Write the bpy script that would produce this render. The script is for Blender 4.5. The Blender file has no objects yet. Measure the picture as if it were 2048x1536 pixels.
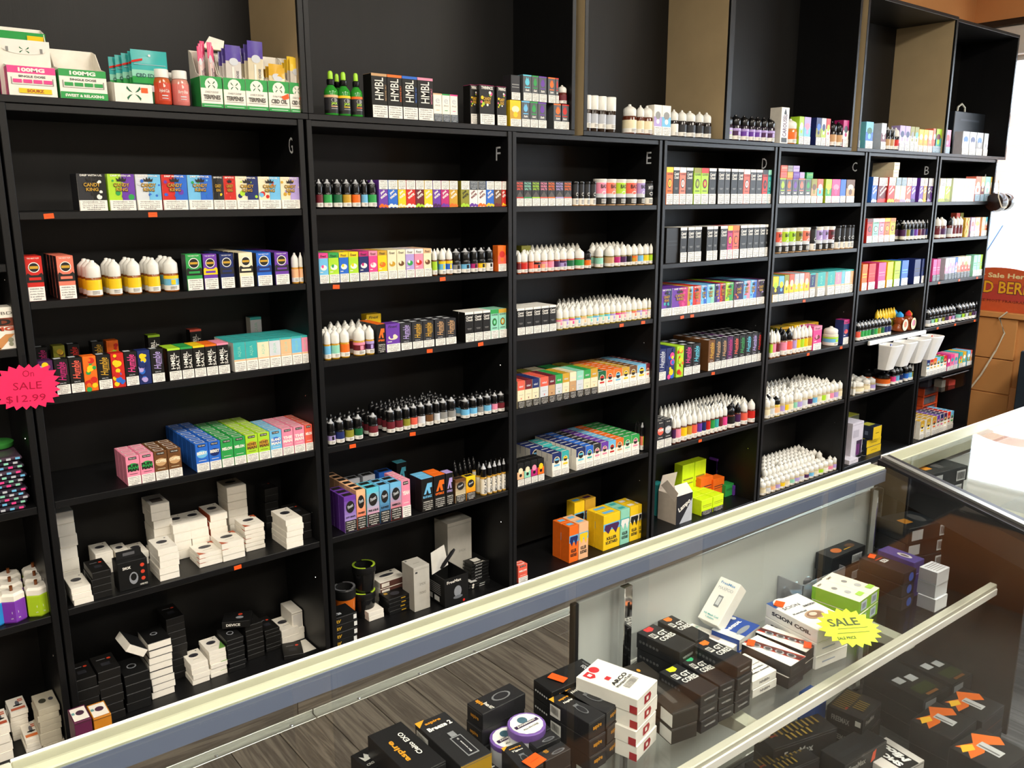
import bpy, math, random
from mathutils import Vector, Matrix
random.seed(7)
R = math.radians
SC = bpy.context.scene
COL = SC.collection

# ------------------------------------------------------------------ camera, world, light, exposure
CAM = Vector((-0.35403, -2.32892, 1.61273))
YAW, PIT, ROLL, FPX = R(38.7119), R(12.38937), R(-0.11424), 1704.36
_f = Vector((math.sin(YAW)*math.cos(PIT), math.cos(YAW)*math.cos(PIT), -math.sin(PIT)))
_r0 = Vector((math.cos(YAW), -math.sin(YAW), 0)); _u0 = _r0.cross(_f)
_r = _r0*math.cos(ROLL)+_u0*math.sin(ROLL); _u = _u0*math.cos(ROLL)-_r0*math.sin(ROLL)
cd = bpy.data.cameras.new('camera'); cd.sensor_width = 36; cd.lens = FPX/2048*36; cd.clip_start = .02; cd.clip_end = 200
cam = bpy.data.objects.new('camera', cd); COL.objects.link(cam)
cam.matrix_world = Matrix(((_r.x,_u.x,-_f.x,CAM.x),(_r.y,_u.y,-_f.y,CAM.y),(_r.z,_u.z,-_f.z,CAM.z),(0,0,0,1)))
SC.camera = cam
SC.view_settings.view_transform = 'Standard'; SC.view_settings.look = 'None'
SC.view_settings.gamma = 1; SC.view_settings.use_curve_mapping = False
SC.view_settings.exposure = 0.0
SC.cycles.use_denoising = True
SC.cycles.max_bounces = 10; SC.cycles.diffuse_bounces = 4; SC.cycles.glossy_bounces = 4
SC.cycles.transparent_max_bounces = 16; SC.cycles.transmission_bounces = 6
SC.cycles.sample_clamp_indirect = 6; SC.cycles.caustics_reflective = False; SC.cycles.caustics_refractive = False
wd = bpy.data.worlds.new('sky'); SC.world = wd; wd.use_nodes = True
_n = wd.node_tree.nodes; _bg = _n['Background']
_bg.inputs[0].default_value = (.80, .90, 1.0, 1); _bg.inputs[1].default_value = 10.0
sd = bpy.data.lights.new('sun', 'SUN'); sd.energy = 5.0; sd.angle = R(2); sd.color = (1, .95, .88)
sun = bpy.data.objects.new('sun', sd); COL.objects.link(sun)
sun.rotation_euler = (R(38), R(0), R(25))
CEIL_W, CEIL_COL = 64, (1, .94, .84)
def area(name, loc, sx, sy, w, col, rot=(0,0,0), portal=False):
    l = bpy.data.lights.new(name, 'AREA'); l.shape = 'RECTANGLE'; l.size = sx; l.size_y = sy; l.energy = w; l.color = col
    if portal: l.cycles.is_portal = True
    o = bpy.data.objects.new(name, l); COL.objects.link(o); o.location = loc; o.rotation_euler = rot
    return o
CEIL_SPOTS = [(-1.2,-2.15), (1.2,-2.15), (3.6,-2.15), (-1.2,-4.4), (1.2,-4.4), (3.6,-4.4)]
for _x,_y in CEIL_SPOTS: area('ceiling_lamp', (_x,_y,3.13), 1.15, .55, CEIL_W, CEIL_COL)
area('window_portal', (5.60,-1.9,1.78), 1.5, 4.3, 1, (1,1,1), (0,R(90),0), True)

def ray(px,py):
    return _f+_r*((px-1024)/FPX)+_u*((768-py)/FPX)
def atY(px,py,Y):
    d = ray(px,py); return CAM+d*((Y-CAM.y)/d.y)
def atZ(px,py,Z):
    d = ray(px,py); return CAM+d*((Z-CAM.z)/d.z)
def atX(px,py,X):
    d = ray(px,py); return CAM+d*((X-CAM.x)/d.x)
def xYZ(px,Y,Z):
    """X of the point on the line (Y,Z) that is seen in picture column px"""
    k = (px-1024)/FPX
    # (X-C).r = k (X-C).f
    a = _r-_f*k; dy = Y-CAM.y; dz = Z-CAM.z
    return CAM.x-(a.y*dy+a.z*dz)/a.x

# ------------------------------------------------------------------ materials (procedural)
def lin(c):
    return tuple((x/12.92 if x <= .04045 else ((x+.055)/1.055)**2.4) for x in c)
PAL = {'white':'ece8de','cream':'e9dcb8','paper':'efe9dc','black':'171615','char':'2b2b2e','grey':'8d8c88','silver':'b9bcc2','red':'c8281f','orange':'ee6d1d',
 'salmon':'ea7a62','coral':'e8604c','yellow':'f2c81e','gold':'c79a2d','olive':'8d8a2c','lime':'a9d431','green':'2f9a4a','dgreen':'17603a','teal':'39a9a6','mint':'8fd0b5',
 'sky':'6fb7de','blue':'2a66c4','navy':'1f2c63','purple':'6a3aa0','lilac':'b09bd2','magenta':'b8266f','pink':'ea8ba4','hotpink':'e2458a','maroon':'6b1f29','brown':'6a4526','tan':'c49a6c','peach':'f0b98a','cyan':'5fc3d8','fog':'cfd2d6','aqua':'2f9fa0','plum':'4a2350','warn':'efebe2','ink':'23211f','neon':'d6f21e','neonpink':'ff2f63','tag':'ff5a1e'}
CN = {'char':'charcoal','dgreen':'dark green','hotpink':'hot pink','sky':'sky blue','navy':'navy blue','paper':'off-white','fog':'pale grey','lime':'lime green','warn':'white','plum':'dark plum'}
_cc = {}
def C(c):
    if not isinstance(c,str): return c
    if c not in _cc:
        h = PAL.get(c,c); _cc[c] = lin(tuple(int(h[i:i+2],16)/255 for i in (0,2,4)))
    return _cc[c]
def cname(c): return CN.get(c,c)
MATS = {}
def pm(name, col=None, rough=.5, spec=.5, metal=0, amt=.06, scale=40, bump=0, bscale=200, trans=0, ior=1.45, emit=None, estr=0, coat=0, alpha=None, stretch=None):
    """principled material; colour from the printed-colour attribute when col is None, with a little procedural unevenness"""
    m = bpy.data.materials.new(name); m.use_nodes = True; nt = m.node_tree; N = nt.nodes; L = nt.links
    b = N['Principled BSDF']; b.inputs['Roughness'].default_value = rough; b.inputs['Metallic'].default_value = metal
    b.inputs['Specular IOR Level'].default_value = spec; b.inputs['IOR'].default_value = ior
    if trans: b.inputs['Transmission Weight'].default_value = trans
    if coat: b.inputs['Coat Weight'].default_value = coat; b.inputs['Coat Roughness'].default_value = .12
    if alpha is not None: b.inputs['Alpha'].default_value = alpha
    tc = N.new('ShaderNodeTexCoord'); mp = N.new('ShaderNodeMapping'); L.new(tc.outputs['Object'], mp.inputs[0])
    if stretch: mp.inputs['Scale'].default_value = stretch
    nz = N.new('ShaderNodeTexNoise'); nz.inputs['Scale'].default_value = scale; nz.inputs['Detail'].default_value = 4
    L.new(mp.outputs[0], nz.inputs['Vector'])
    rp = N.new('ShaderNodeMapRange'); rp.inputs[3].default_value = 1-amt; rp.inputs[4].default_value = 1+amt*.6
    rp.inputs[1].default_value = .3; rp.inputs[2].default_value = .7
    L.new(nz.outputs[0], rp.inputs[0])
    mx = N.new('ShaderNodeVectorMath'); mx.operation = 'MULTIPLY'
    if col is None:
        at = N.new('ShaderNodeAttribute'); at.attribute_name = 'Col'; L.new(at.outputs['Color'], mx.inputs[0])
    else: mx.inputs[0].default_value = C(col)
    L.new(rp.outputs[0], mx.inputs[1]); L.new(mx.outputs[0], b.inputs['Base Color'])
    if bump:
        n2 = N.new('ShaderNodeTexNoise'); n2.inputs['Scale'].default_value = bscale; L.new(mp.outputs[0], n2.inputs['Vector'])
        bp = N.new('ShaderNodeBump'); bp.inputs['Strength'].default_value = bump; bp.inputs['Distance'].default_value = .002
        L.new(n2.outputs[0], bp.inputs['Height']); L.new(bp.outputs[0], b.inputs['Normal'])
    if emit: b.inputs['Emission Color'].default_value = (*C(emit),1); b.inputs['Emission Strength'].default_value = estr
    MATS[name] = m; return m
pm('card', None, .42, .4); pm('gloss', None, .16, .5, amt=.03)
pm('laminate', '0e0e0f', .42, .38, amt=.25, scale=18, bump=.10, bscale=260, stretch=(1,1,.12))
pm('laminate_in', '131211', .46, .34, amt=.2, scale=14, bump=.08, bscale=220, stretch=(1,1,.12))
pm('beige_board', 'b8a27c', .5, .3, amt=.08, scale=6)
pm('capwhite', 'e4e2da', .34, .45, amt=.03); pm('capblack', '101011', .22, .5, amt=.1); pm('frost', 'd9d6cb', .3, .45, amt=.04)
pm('tip', 'd8dadd', .12, .5, trans=.35); pm('alu', 'c2c4bd', .32, .5, metal=.85, amt=.06, scale=30, stretch=(.05,1,1))
pm('aluwhite', 'c9c8b8', .38, .5, metal=.2, amt=.04); pm('railgreen', '9a9c84', .3, .5, metal=.1, amt=.12, scale=9); pm('railpale', 'b2b69c', .4, .4, amt=.04); pm('railblue', '737d98', .35, .5, metal=.1, amt=.06, scale=5); pm('aludark', '3a3a3d', .3, .5, metal=.8, amt=.05)
pm('chrome', 'd8d8d8', .08, .5, metal=1); pm('doorwhite', 'c4c8c6', .35, .4, amt=.03, scale=4)
pm('neutralwall', 'b5ada0', .8, .2, amt=.05, scale=3); pm('orangewall', 'e0a066', .75, .25, amt=.08, scale=3); pm('tanpanel', 'c98f55', .5, .35, amt=.06, scale=5)
pm('ceilpaint', 'cfcabd', .85, .2, amt=.05, scale=8); pm('darkpaint', '2b2320', .6, .3); pm('concrete', 'b9b4aa', .9, .2, amt=.1, scale=2)
pm('plasticwhite', 'e6e4e0', .35, .45, amt=.02); pm('carpaint', '2f63b8', .2, .5, coat=.6, amt=.03); pm('rubber', '161616', .7, .3); pm('rim', 'b8babd', .3, .5, metal=.7)
pm('darkwood', '24130d', .25, .5, amt=.3, scale=12, stretch=(1,.2,1)); pm('cord', 'e2d9c4', .5, .4)
pm('clearbin', 'cfcfd6', .2, .5, trans=.75, amt=.02); pm('liquid', 'a9631c', .1, .5, trans=.3, amt=.1)
pm('diffuser', 'ffffff', .5, .3, emit='fff0d8', estr=6)
def glassmat(name, tint, ior=1.5, rough=.0):
    m = bpy.data.materials.new(name); m.use_nodes = True; nt = m.node_tree; N = nt.nodes; L = nt.links; N.remove(N['Principled BSDF'])
    t = N.new('ShaderNodeBsdfTransparent'); t.inputs[0].default_value = (*tint,1)
    g = N.new('ShaderNodeBsdfGlossy'); g.inputs['Roughness'].default_value = rough
    fr = N.new('ShaderNodeFresnel'); ge = N.new('ShaderNodeNewGeometry'); mr = N.new('ShaderNodeMapRange')
    mr.inputs[3].default_value = ior; mr.inputs[4].default_value = 1/ior
    L.new(ge.outputs['Backfacing'], mr.inputs[0]); L.new(mr.outputs[0], fr.inputs[0])
    tc = N.new('ShaderNodeTexCoord'); nz = N.new('ShaderNodeTexNoise'); nz.inputs['Scale'].default_value = 3
    L.new(tc.outputs['Object'], nz.inputs['Vector'])
    ml = N.new('ShaderNodeMath'); ml.operation = 'MULTIPLY_ADD'; ml.inputs[1].default_value = .03; ml.inputs[2].default_value = rough
    L.new(nz.outputs[0], ml.inputs[0]); L.new(ml.outputs[0], g.inputs['Roughness'])
    x = N.new('ShaderNodeMixShader'); L.new(fr.outputs[0], x.inputs[0]); L.new(t.outputs[0], x.inputs[1]); L.new(g.outputs[0], x.inputs[2])
    L.new(x.outputs[0], N['Material Output'].inputs[0]); MATS[name] = m
glassmat('glass', (.975,.985,.975)); glassmat('windowglass', (.97,.98,.99)); glassmat('film', (.9,.9,.92), 1.4, .08)
def decalmat(name, c):
    m = bpy.data.materials.new(name); m.use_nodes = True; nt = m.node_tree; N = nt.nodes; L = nt.links; N.remove(N['Principled BSDF'])
    d = N.new('ShaderNodeBsdfDiffuse'); d.inputs[0].default_value = (*C(c),1); t = N.new('ShaderNodeBsdfTranslucent'); t.inputs[0].default_value = (*C(c),1)
    tc = N.new('ShaderNodeTexCoord'); nz = N.new('ShaderNodeTexNoise'); nz.inputs['Scale'].default_value = 6; L.new(tc.outputs['Object'], nz.inputs['Vector'])
    mr = N.new('ShaderNodeMapRange'); mr.inputs[3].default_value = .45; mr.inputs[4].default_value = .6; L.new(nz.outputs[0], mr.inputs[0])
    x = N.new('ShaderNodeMixShader'); L.new(mr.outputs[0], x.inputs[0]); L.new(d.outputs[0], x.inputs[1]); L.new(t.outputs[0], x.inputs[2]); L.new(x.outputs[0], N['Material Output'].inputs[0]); MATS[name] = m
decalmat('decal', 'e0b09a')
def woodmat(name, c1, c2, stretch):
    m = pm(name, c1, .45, .4); nt = m.node_tree; N = nt.nodes; L = nt.links; b = N['Principled BSDF']
    tc = N.new('ShaderNodeTexCoord'); oi = N.new('ShaderNodeObjectInfo'); ad = N.new('ShaderNodeVectorMath'); ad.operation = 'ADD'
    sc = N.new('ShaderNodeVectorMath'); sc.operation = 'SCALE'; sc.inputs[0].default_value = (37,53,11); L.new(oi.outputs['Random'], sc.inputs['Scale'])
    L.new(tc.outputs['Object'], ad.inputs[0]); L.new(sc.outputs[0], ad.inputs[1])
    mp = N.new('ShaderNodeMapping'); mp.inputs['Scale'].default_value = stretch; L.new(ad.outputs[0], mp.inputs[0])
    nz = N.new('ShaderNodeTexNoise'); nz.inputs['Scale'].default_value = 1; nz.inputs['Detail'].default_value = 3; nz.inputs['Distortion'].default_value = 1.2; L.new(mp.outputs[0], nz.inputs['Vector'])
    wv = N.new('ShaderNodeMath'); wv.operation = 'MULTIPLY'; wv.inputs[1].default_value = 22; L.new(nz.outputs[0], wv.inputs[0])
    sn = N.new('ShaderNodeMath'); sn.operation = 'SINE'; L.new(wv.outputs[0], sn.inputs[0])
    rp = N.new('ShaderNodeMapRange'); rp.inputs[1].default_value = -1; L.new(sn.outputs[0], rp.inputs[0])
    n2 = N.new('ShaderNodeTexNoise'); n2.inputs['Scale'].default_value = 9; n2.inputs['Detail'].default_value = 6; L.new(mp.outputs[0], n2.inputs['Vector'])
    ml = N.new('ShaderNodeMath'); ml.operation = 'MULTIPLY_ADD'; ml.inputs[1].default_value = .45; L.new(rp.outputs[0], ml.inputs[0])
    m3 = N.new('ShaderNodeMath'); m3.operation = 'MULTIPLY'; m3.inputs[1].default_value = .6; L.new(n2.outputs[0], m3.inputs[0]); L.new(m3.outputs[0], ml.inputs[2])
    cr = N.new('ShaderNodeValToRGB'); cr.color_ramp.elements[0].color = (*C(c2),1); cr.color_ramp.elements[1].color = (*C(c1),1)
    cr.color_ramp.elements[0].position = .2; cr.color_ramp.elements[1].position = .8
    L.new(ml.outputs[0], cr.inputs[0]); L.new(cr.outputs[0], b.inputs['Base Color'])
woodmat('floorwood', '7d7468', '534b43', (26,1.5,26)); woodmat('riserwood', '7d7468', '564e46', (1.5,26,26)); woodmat('deckwood', '5a5b5e', '303134', (26,1.5,26))

# ------------------------------------------------------------------ mesh building
_tx = {}
_tcu = bpy.data.curves.new('lettering', 'FONT'); _tcu.resolution_u = 2; _tob = bpy.data.objects.new('lettering', _tcu)
def glyphs(s, bold=0, it=0):
    """lettering as triangles, normalised to a unit box"""
    k = (s,bold,it)
    if k not in _tx:
        _tcu.body = s; _tcu.offset = bold; _tcu.shear = it; _tcu.resolution_u = 1 if len(s) > 14 else 2
        me = bpy.data.meshes.new_from_object(_tob)
        vs = [(v.co.x,v.co.y) for v in me.vertices]; fs = [tuple(p.vertices) for p in me.polygons]
        bpy.data.meshes.remove(me)
        if not vs: vs = [(0,0),(1,1)]
        x0 = min(v[0] for v in vs); x1 = max(v[0] for v in vs); y0 = min(v[1] for v in vs); y1 = max(v[1] for v in vs)
        sx = (x1-x0) or 1; sy = (y1-y0) or 1
        _tx[k] = ([((v[0]-x0)/sx-.5,(v[1]-y0)/sy-.5) for v in vs], fs)
    return _tx[k]
class MB:
    def __init__(s): s.v=[]; s.f=[]; s.c=[]; s.m=[]
    def face(s, pts, col='white', mi=0):
        n = len(s.v); s.v += [tuple(p) for p in pts]; s.f.append(tuple(range(n,n+len(pts)))); s.c.append(C(col)); s.m.append(mi)
    def grid(s, verts, faces, col='white', mi=0):
        n = len(s.v); s.v += [tuple(p) for p in verts]
        for f in faces:
            s.f.append(tuple(i+n for i in f)); s.c.append(C(col)); s.m.append(mi)
    def box(s, x0,x1,y0,y1,z0,z1, col='white', mi=0, ch=0, fc=None):
        """box with chamfered edges; fc: colours by side f(ront) b l r t d"""
        fc = fc or {}
        ch = min(ch,(x1-x0)*.3,(y1-y0)*.3,(z1-z0)*.3)
        if ch <= 0:
            P = [(x0,y0,z0),(x1,y0,z0),(x1,y1,z0),(x0,y1,z0),(x0,y0,z1),(x1,y0,z1),(x1,y1,z1),(x0,y1,z1)]
            n = len(s.v); s.v += P
            for k,f in (('f',(0,1,5,4)),('r',(1,2,6,5)),('b',(2,3,7,6)),('l',(3,0,4,7)),('t',(4,5,6,7)),('d',(3,2,1,0))):
                s.f.append(tuple(i+n for i in f)); s.c.append(C(fc.get(k,col))); s.m.append(mi)
            return
        n = len(s.v); V = []; idx = {}
        for ix,x in enumerate((x0,x1)):
            for iy,y in enumerate((y0,y1)):
                for iz,z in enumerate((z0,z1)):
                    dx = ch if ix == 0 else -ch; dy = ch if iy == 0 else -ch; dz = ch if iz == 0 else -ch
                    for a,p in (('x',(x,y+dy,z+dz)),('y',(x+dx,y,z+dz)),('z',(x+dx,y+dy,z))):
                        idx[(ix,iy,iz,a)] = n+len(V); V.append(p)
        s.v += V
        def F(ks,col): s.f.append(tuple(idx[k] for k in ks)); s.c.append(C(col)); s.m.append(mi)
        g = lambda k: fc.get(k,col)
        F([(0,0,0,'y'),(1,0,0,'y'),(1,0,1,'y'),(0,0,1,'y')],g('f')); F([(1,1,0,'y'),(0,1,0,'y'),(0,1,1,'y'),(1,1,1,'y')],g('b'))
        F([(0,1,0,'x'),(0,0,0,'x'),(0,0,1,'x'),(0,1,1,'x')],g('l')); F([(1,0,0,'x'),(1,1,0,'x'),(1,1,1,'x'),(1,0,1,'x')],g('r'))
        F([(0,0,1,'z'),(1,0,1,'z'),(1,1,1,'z'),(0,1,1,'z')],g('t')); F([(0,1,0,'z'),(1,1,0,'z'),(1,0,0,'z'),(0,0,0,'z')],g('d'))
        for iz in (0,1):
            for iy in (0,1):
                q = [(0,iy,iz,'y'),(1,iy,iz,'y'),(1,iy,iz,'z'),(0,iy,iz,'z')]
                F(q if (iy==0)==(iz==1) else q[::-1], g('t') if iz else g('d'))
            for ix in (0,1):
                q = [(ix,0,iz,'x'),(ix,1,iz,'x'),(ix,1,iz,'z'),(ix,0,iz,'z')]
                F(q if (ix==1)==(iz==1) else q[::-1], g('t') if iz else g('d'))
        for ix in (0,1):
            for iy in (0,1):
                q = [(ix,iy,0,'x'),(ix,iy,1,'x'),(ix,iy,1,'y'),(ix,iy,0,'y')]
                F(q if (ix==1)==(iy==1) else q[::-1], g('f') if iy==0 else g('b'))
                for iz in (0,1):
                    q = [(ix,iy,iz,'x'),(ix,iy,iz,'y'),(ix,iy,iz,'z')]
                    F(q if (ix+iy+iz)%2==0 else q[::-1], g('f') if iy==0 else g('b'))
    def lathe(s, prof, n=14, cols='white', mis=0, o=(0,0,0), caps=True, sy=1, ph=0):
        """prof: (r,z) from bottom to top; cols/mis one value or one per segment"""
        ns = len(prof)-1
        cols = cols if isinstance(cols,list) else [cols]*ns; mis = mis if isinstance(mis,list) else [mis]*ns
        b = len(s.v)
        for r,z in prof:
            for i in range(n):
                a = 2*math.pi*(i+ph)/n; s.v.append((o[0]+r*math.cos(a), o[1]+r*math.sin(a)*sy, o[2]+z))
        for j in range(ns):
            for i in range(n):
                i2 = (i+1)%n
                s.f.append((b+j*n+i,b+j*n+i2,b+(j+1)*n+i2,b+(j+1)*n+i)); s.c.append(C(cols[j])); s.m.append(mis[j])
        if caps:
            s.f.append(tuple(b+i for i in range(n))[::-1]); s.c.append(C(cols[0])); s.m.append(mis[0])
            s.f.append(tuple(b+ns*n+i for i in range(n))); s.c.append(C(cols[-1])); s.m.append(mis[-1])
    def tube(s, pts, r, n=8, col='white', mi=0, caps=True):
        b = len(s.v); P = [Vector(p) for p in pts]; up = Vector((0,0,1))
        for k,p in enumerate(P):
            d = (P[min(k+1,len(P)-1)]-P[max(k-1,0)]).normalized()
            a = d.cross(up); a = d.cross(Vector((1,0,0))) if a.length < 1e-3 else a
            a.normalize(); c = a.cross(d); rr = r[k] if isinstance(r,(list,tuple)) else r
            for i in range(n):
                t = 2*math.pi*i/n; s.v.append(tuple(p+a*rr*math.cos(t)+c*rr*math.sin(t)))
        for k in range(len(P)-1):
            for i in range(n):
                j = (i+1)%n; s.f.append((b+k*n+i,b+k*n+j,b+(k+1)*n+j,b+(k+1)*n+i)[::-1]); s.c.append(C(col)); s.m.append(mi)
        if caps:
            s.f.append(tuple(b+i for i in range(n))); s.c.append(C(col)); s.m.append(mi)
            s.f.append(tuple(b+(len(P)-1)*n+i for i in range(n))[::-1]); s.c.append(C(col)); s.m.append(mi)
    def prism(s, pts2, a0, a1, ax='y', col='white', mi=0):
        """2-D outline (counter-clockwise seen from -axis) pushed along an axis"""
        def P(p,a): return (p[0],a,p[1]) if ax=='y' else ((a,p[0],p[1]) if ax=='x' else (p[0],p[1],a))
        n = len(pts2); b = len(s.v); s.v += [P(p,a0) for p in pts2]+[P(p,a1) for p in pts2]
        s.f.append(tuple(range(b,b+n))); s.c.append(C(col)); s.m.append(mi)
        s.f.append(tuple(range(b+2*n-1,b+n-1,-1))); s.c.append(C(col)); s.m.append(mi)
        for i in range(n):
            j = (i+1)%n; s.f.append((b+j,b+i,b+n+i,b+n+j)); s.c.append(C(col)); s.m.append(mi)
    def art(s, P, w, h, prims, mi=0, e=.00018, cyl=False):
        """flat print: prims laid on the surface map P(x,y,offset) of size w x h"""
        k = 0
        for q in prims:
            k += 1; of = e*k; t = q[0]; col = q[-1]
            if t == 'r':
                u0,v0,u1,v1 = q[1:5]; nn = 5 if cyl else 1
                for i in range(nn):
                    a = u0+(u1-u0)*i/nn; b = u0+(u1-u0)*(i+1)/nn
                    s.face([P(a*w,v0*h,of),P(b*w,v0*h,of),P(b*w,v1*h,of),P(a*w,v1*h,of)],col,mi)
            elif t == 'c' or t == 'e':
                u,v,ru = q[1:4]; rv = ru*w/h if t == 'c' else q[4]
                s.face([P((u+ru*math.cos(2*math.pi*i/14))*w,(v+rv*math.sin(2*math.pi*i/14))*h,of) for i in range(14)],col,mi)
            elif t == 'p':
                s.face([P(a*w,b*h,of) for a,b in q[1]],col,mi)
            elif t == 't':
                txt,u,v,fw,fh,rot = q[1:7]; bold = q[7] if len(q) > 8 else .012; it = q[8] if len(q) > 9 else 0
                vs,fs = glyphs(txt,bold,it); a = R(rot); ca,sa = math.cos(a),math.sin(a)
                W,H = (fw*w,fh*h) if abs(rot) < 60 else (fw*h,fh*w)
                s.grid([P(u*w+x*W*ca-y*H*sa, v*h+x*W*sa+y*H*ca, of) for x,y in vs], fs, col, mi)
    def build(s, name, mats, parent=None, smooth=False):
        me = bpy.data.meshes.new(name); me.from_pydata(s.v,[],s.f)
        mats = [mats] if isinstance(mats,str) else mats
        for m in mats: me.materials.append(MATS[m])
        if len(mats) > 1: me.polygons.foreach_set('material_index', s.m)
        at = me.color_attributes.new('Col','FLOAT_COLOR','CORNER'); d = []
        for p,c in zip(s.f,s.c): d += [c[0],c[1],c[2],1.0]*len(p)
        at.data.foreach_set('color', d)
        if smooth:
            me.polygons.foreach_set('use_smooth',[True]*len(s.f))
            try: me.set_sharp_from_angle(angle=R(38))
            except Exception: pass
        me.update()
        return link(name, me, parent)
def link(name, me, parent=None):
    o = bpy.data.objects.new(name, me); COL.objects.link(o)
    if parent: o.parent = parent
    return o
def empty(name, loc=(0,0,0), rz=0):
    o = bpy.data.objects.new(name, None); COL.objects.link(o); o.location = loc; o.rotation_euler = (0,0,rz); o.empty_display_size = .02
    return o
def tag(o, label=None, cat=None, group=None, kind=None):
    if label: o['label'] = label
    if cat: o['category'] = cat
    if group: o['group'] = group
    if kind: o['kind'] = kind
    return o
def copy_tree(o, parent=None):
    c = o.copy(); COL.objects.link(c); c.parent = parent
    for ch in [x for x in KIDS.get(o.name,())]: copy_tree(ch, c)
    return c
KIDS = {}
def front(x0,y,z0):
    return lambda a,b,of: (x0+a, y-of, z0+b)
def topf(x0,y0,z):
    return lambda a,b,of: (x0+a, y0+b, z+of)
def leftf(x,y1,z0):
    return lambda a,b,of: (x-of, y1-a, z0+b)
ORD = ['','first','second','third','fourth','fifth','sixth','seventh','eighth','ninth','tenth','eleventh','twelfth','thirteenth','fourteenth','fifteenth','sixteenth','seventeenth','eighteenth','nineteenth','twentieth']+['%d%s'%(i,{1:'st',2:'nd',3:'rd'}.get(i%10,'th')) for i in range(21,60)]

# ------------------------------------------------------------------ the room
XR_W, YB = 5.6, .36
def struct(name, mb, mats, parent=None):
    o = mb.build(name, mats, parent)
    if not parent: o['kind'] = 'structure'
    return o
m = MB(); m.box(-3.2,XR_W,-6.2,YB,-.06,-.004); floor = struct('floor', m, 'rubber')
PLW = .152
plk = []
for j in range(3):
    m = MB(); m.box(-PLW/2+.0012,PLW/2-.0012,-.61,.61,-.006,0,ch=.0012); o = m.build('plank','floorwood'); plk.append(o.data); bpy.data.objects.remove(o)
i = 0; x = -.9
while x < 4.2:
    y = -.03-((i*.47)%1.22)
    o = link('plank', plk[i%3], floor); o.location = (x,y+.61,0); o.scale = (1,1,1)
    while y > -2.4:
        o = link('plank', plk[i%3], floor); o.location = (x,y-.611,0); y -= 1.2215; i += 1
    x += PLW
m = MB(); m.box(-3.2,5.9,YB,YB+.1,0,3.25); struct('wall_back', m, 'orangewall')
m = MB(); m.box(-3.3,-3.2,-6.2,YB,0,3.25); struct('wall_left', m, 'neutralwall')
m = MB(); m.box(-3.2,5.7,-6.3,-6.2,0,3.25); struct('wall_front', m, 'neutralwall')
m = MB(); m.box(-3.3,5.75,-6.3,YB+.1,3.25,3.35); struct('ceiling', m, 'ceilpaint')
WY0, WY1, WZ0, WZ1 = -4.1, .27, .885, 2.47
m = MB()
m.box(XR_W,XR_W+.14,-6.2,YB,WZ1+.17,3.25); m.box(XR_W,XR_W+.14,-6.2,WY0,0,WZ1+.17); m.box(XR_W,XR_W+.14,WY1,YB,0,WZ1+.17); m.box(XR_W,XR_W+.14,WY0,WY1,0,WZ0-.5)
struct('wall_right', m, 'orangewall')
# tan boards under the window, each a piece of the wall
wl = struct('wall_right_lower', (lambda b: (b.box(XR_W+.02,XR_W+.12,WY0,WY1,0,WZ0-.03), b)[1])(MB()), 'tanpanel')
for j,(z0,z1) in enumerate(((.02,.33),(.335,.56),(.565,.83))):
    m = MB(); m.box(XR_W-.012,XR_W+.02,-.12,WY1+.05,z0,z1,ch=.003); m.build('board','tanpanel',wl)
m = MB(); m.box(XR_W-.03,XR_W+.13,WY0,WY1+.06,.835,.872,ch=.004); struct('trim_1', m, 'tanpanel')
m = MB(); m.box(XR_W-.03,XR_W+.14,WY0-.05,WY1+.05,WZ1,WZ1+.17,ch=.006); struct('trim_2', m, 'plasticwhite')
m = MB(); m.box(XR_W-.05,XR_W,WY0-.05,WY1+.06,WZ1+.17,WZ1+.21,ch=.006); struct('trim_3', m, 'aludark')
w = empty('window_1',(0,0,0)); w['kind'] = 'structure'
m = MB(); m.box(XR_W+.075,XR_W+.081,WY0,WY1,WZ0,WZ1); m.build('pane','windowglass',w)
m = MB()
for yy in (WY0,-2.65,-1.2,WY1-.03): m.box(XR_W+.05,XR_W+.11,yy,yy+.035,WZ0,WZ1,ch=.002)
m.box(XR_W+.05,XR_W+.11,WY0,WY1,WZ0-.01,WZ0+.02); m.box(XR_W+.05,XR_W+.11,WY0,WY1,WZ1-.03,WZ1)
m.build('frame','plasticwhite',w)
# peach lettering bands on the pane (parts of large curved letters)
def band(z0, z1, bow, y0, y1):
    m = MB(); n = 10; ps = []
    for i in range(n+1):
        t = i/n; y = y0+(y1-y0)*t; d = bow*(2*t-1)**2; ps.append((y,z0-d,z1-d))
    for i in range(n):
        a,b = ps[i],ps[i+1]; X = XR_W+.073
        m.face([(X,a[0],a[1]),(X,a[0],a[2]),(X,b[0],b[2]),(X,b[0],b[1])],'e9b48f')
    m.build('decal_letter_stroke','decal',w)
band(2.08,2.15,.05,-.42,.14); band(1.82,1.93,0,-.9,.22); band(1.655,1.735,-.06,-.9,.25)
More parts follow.
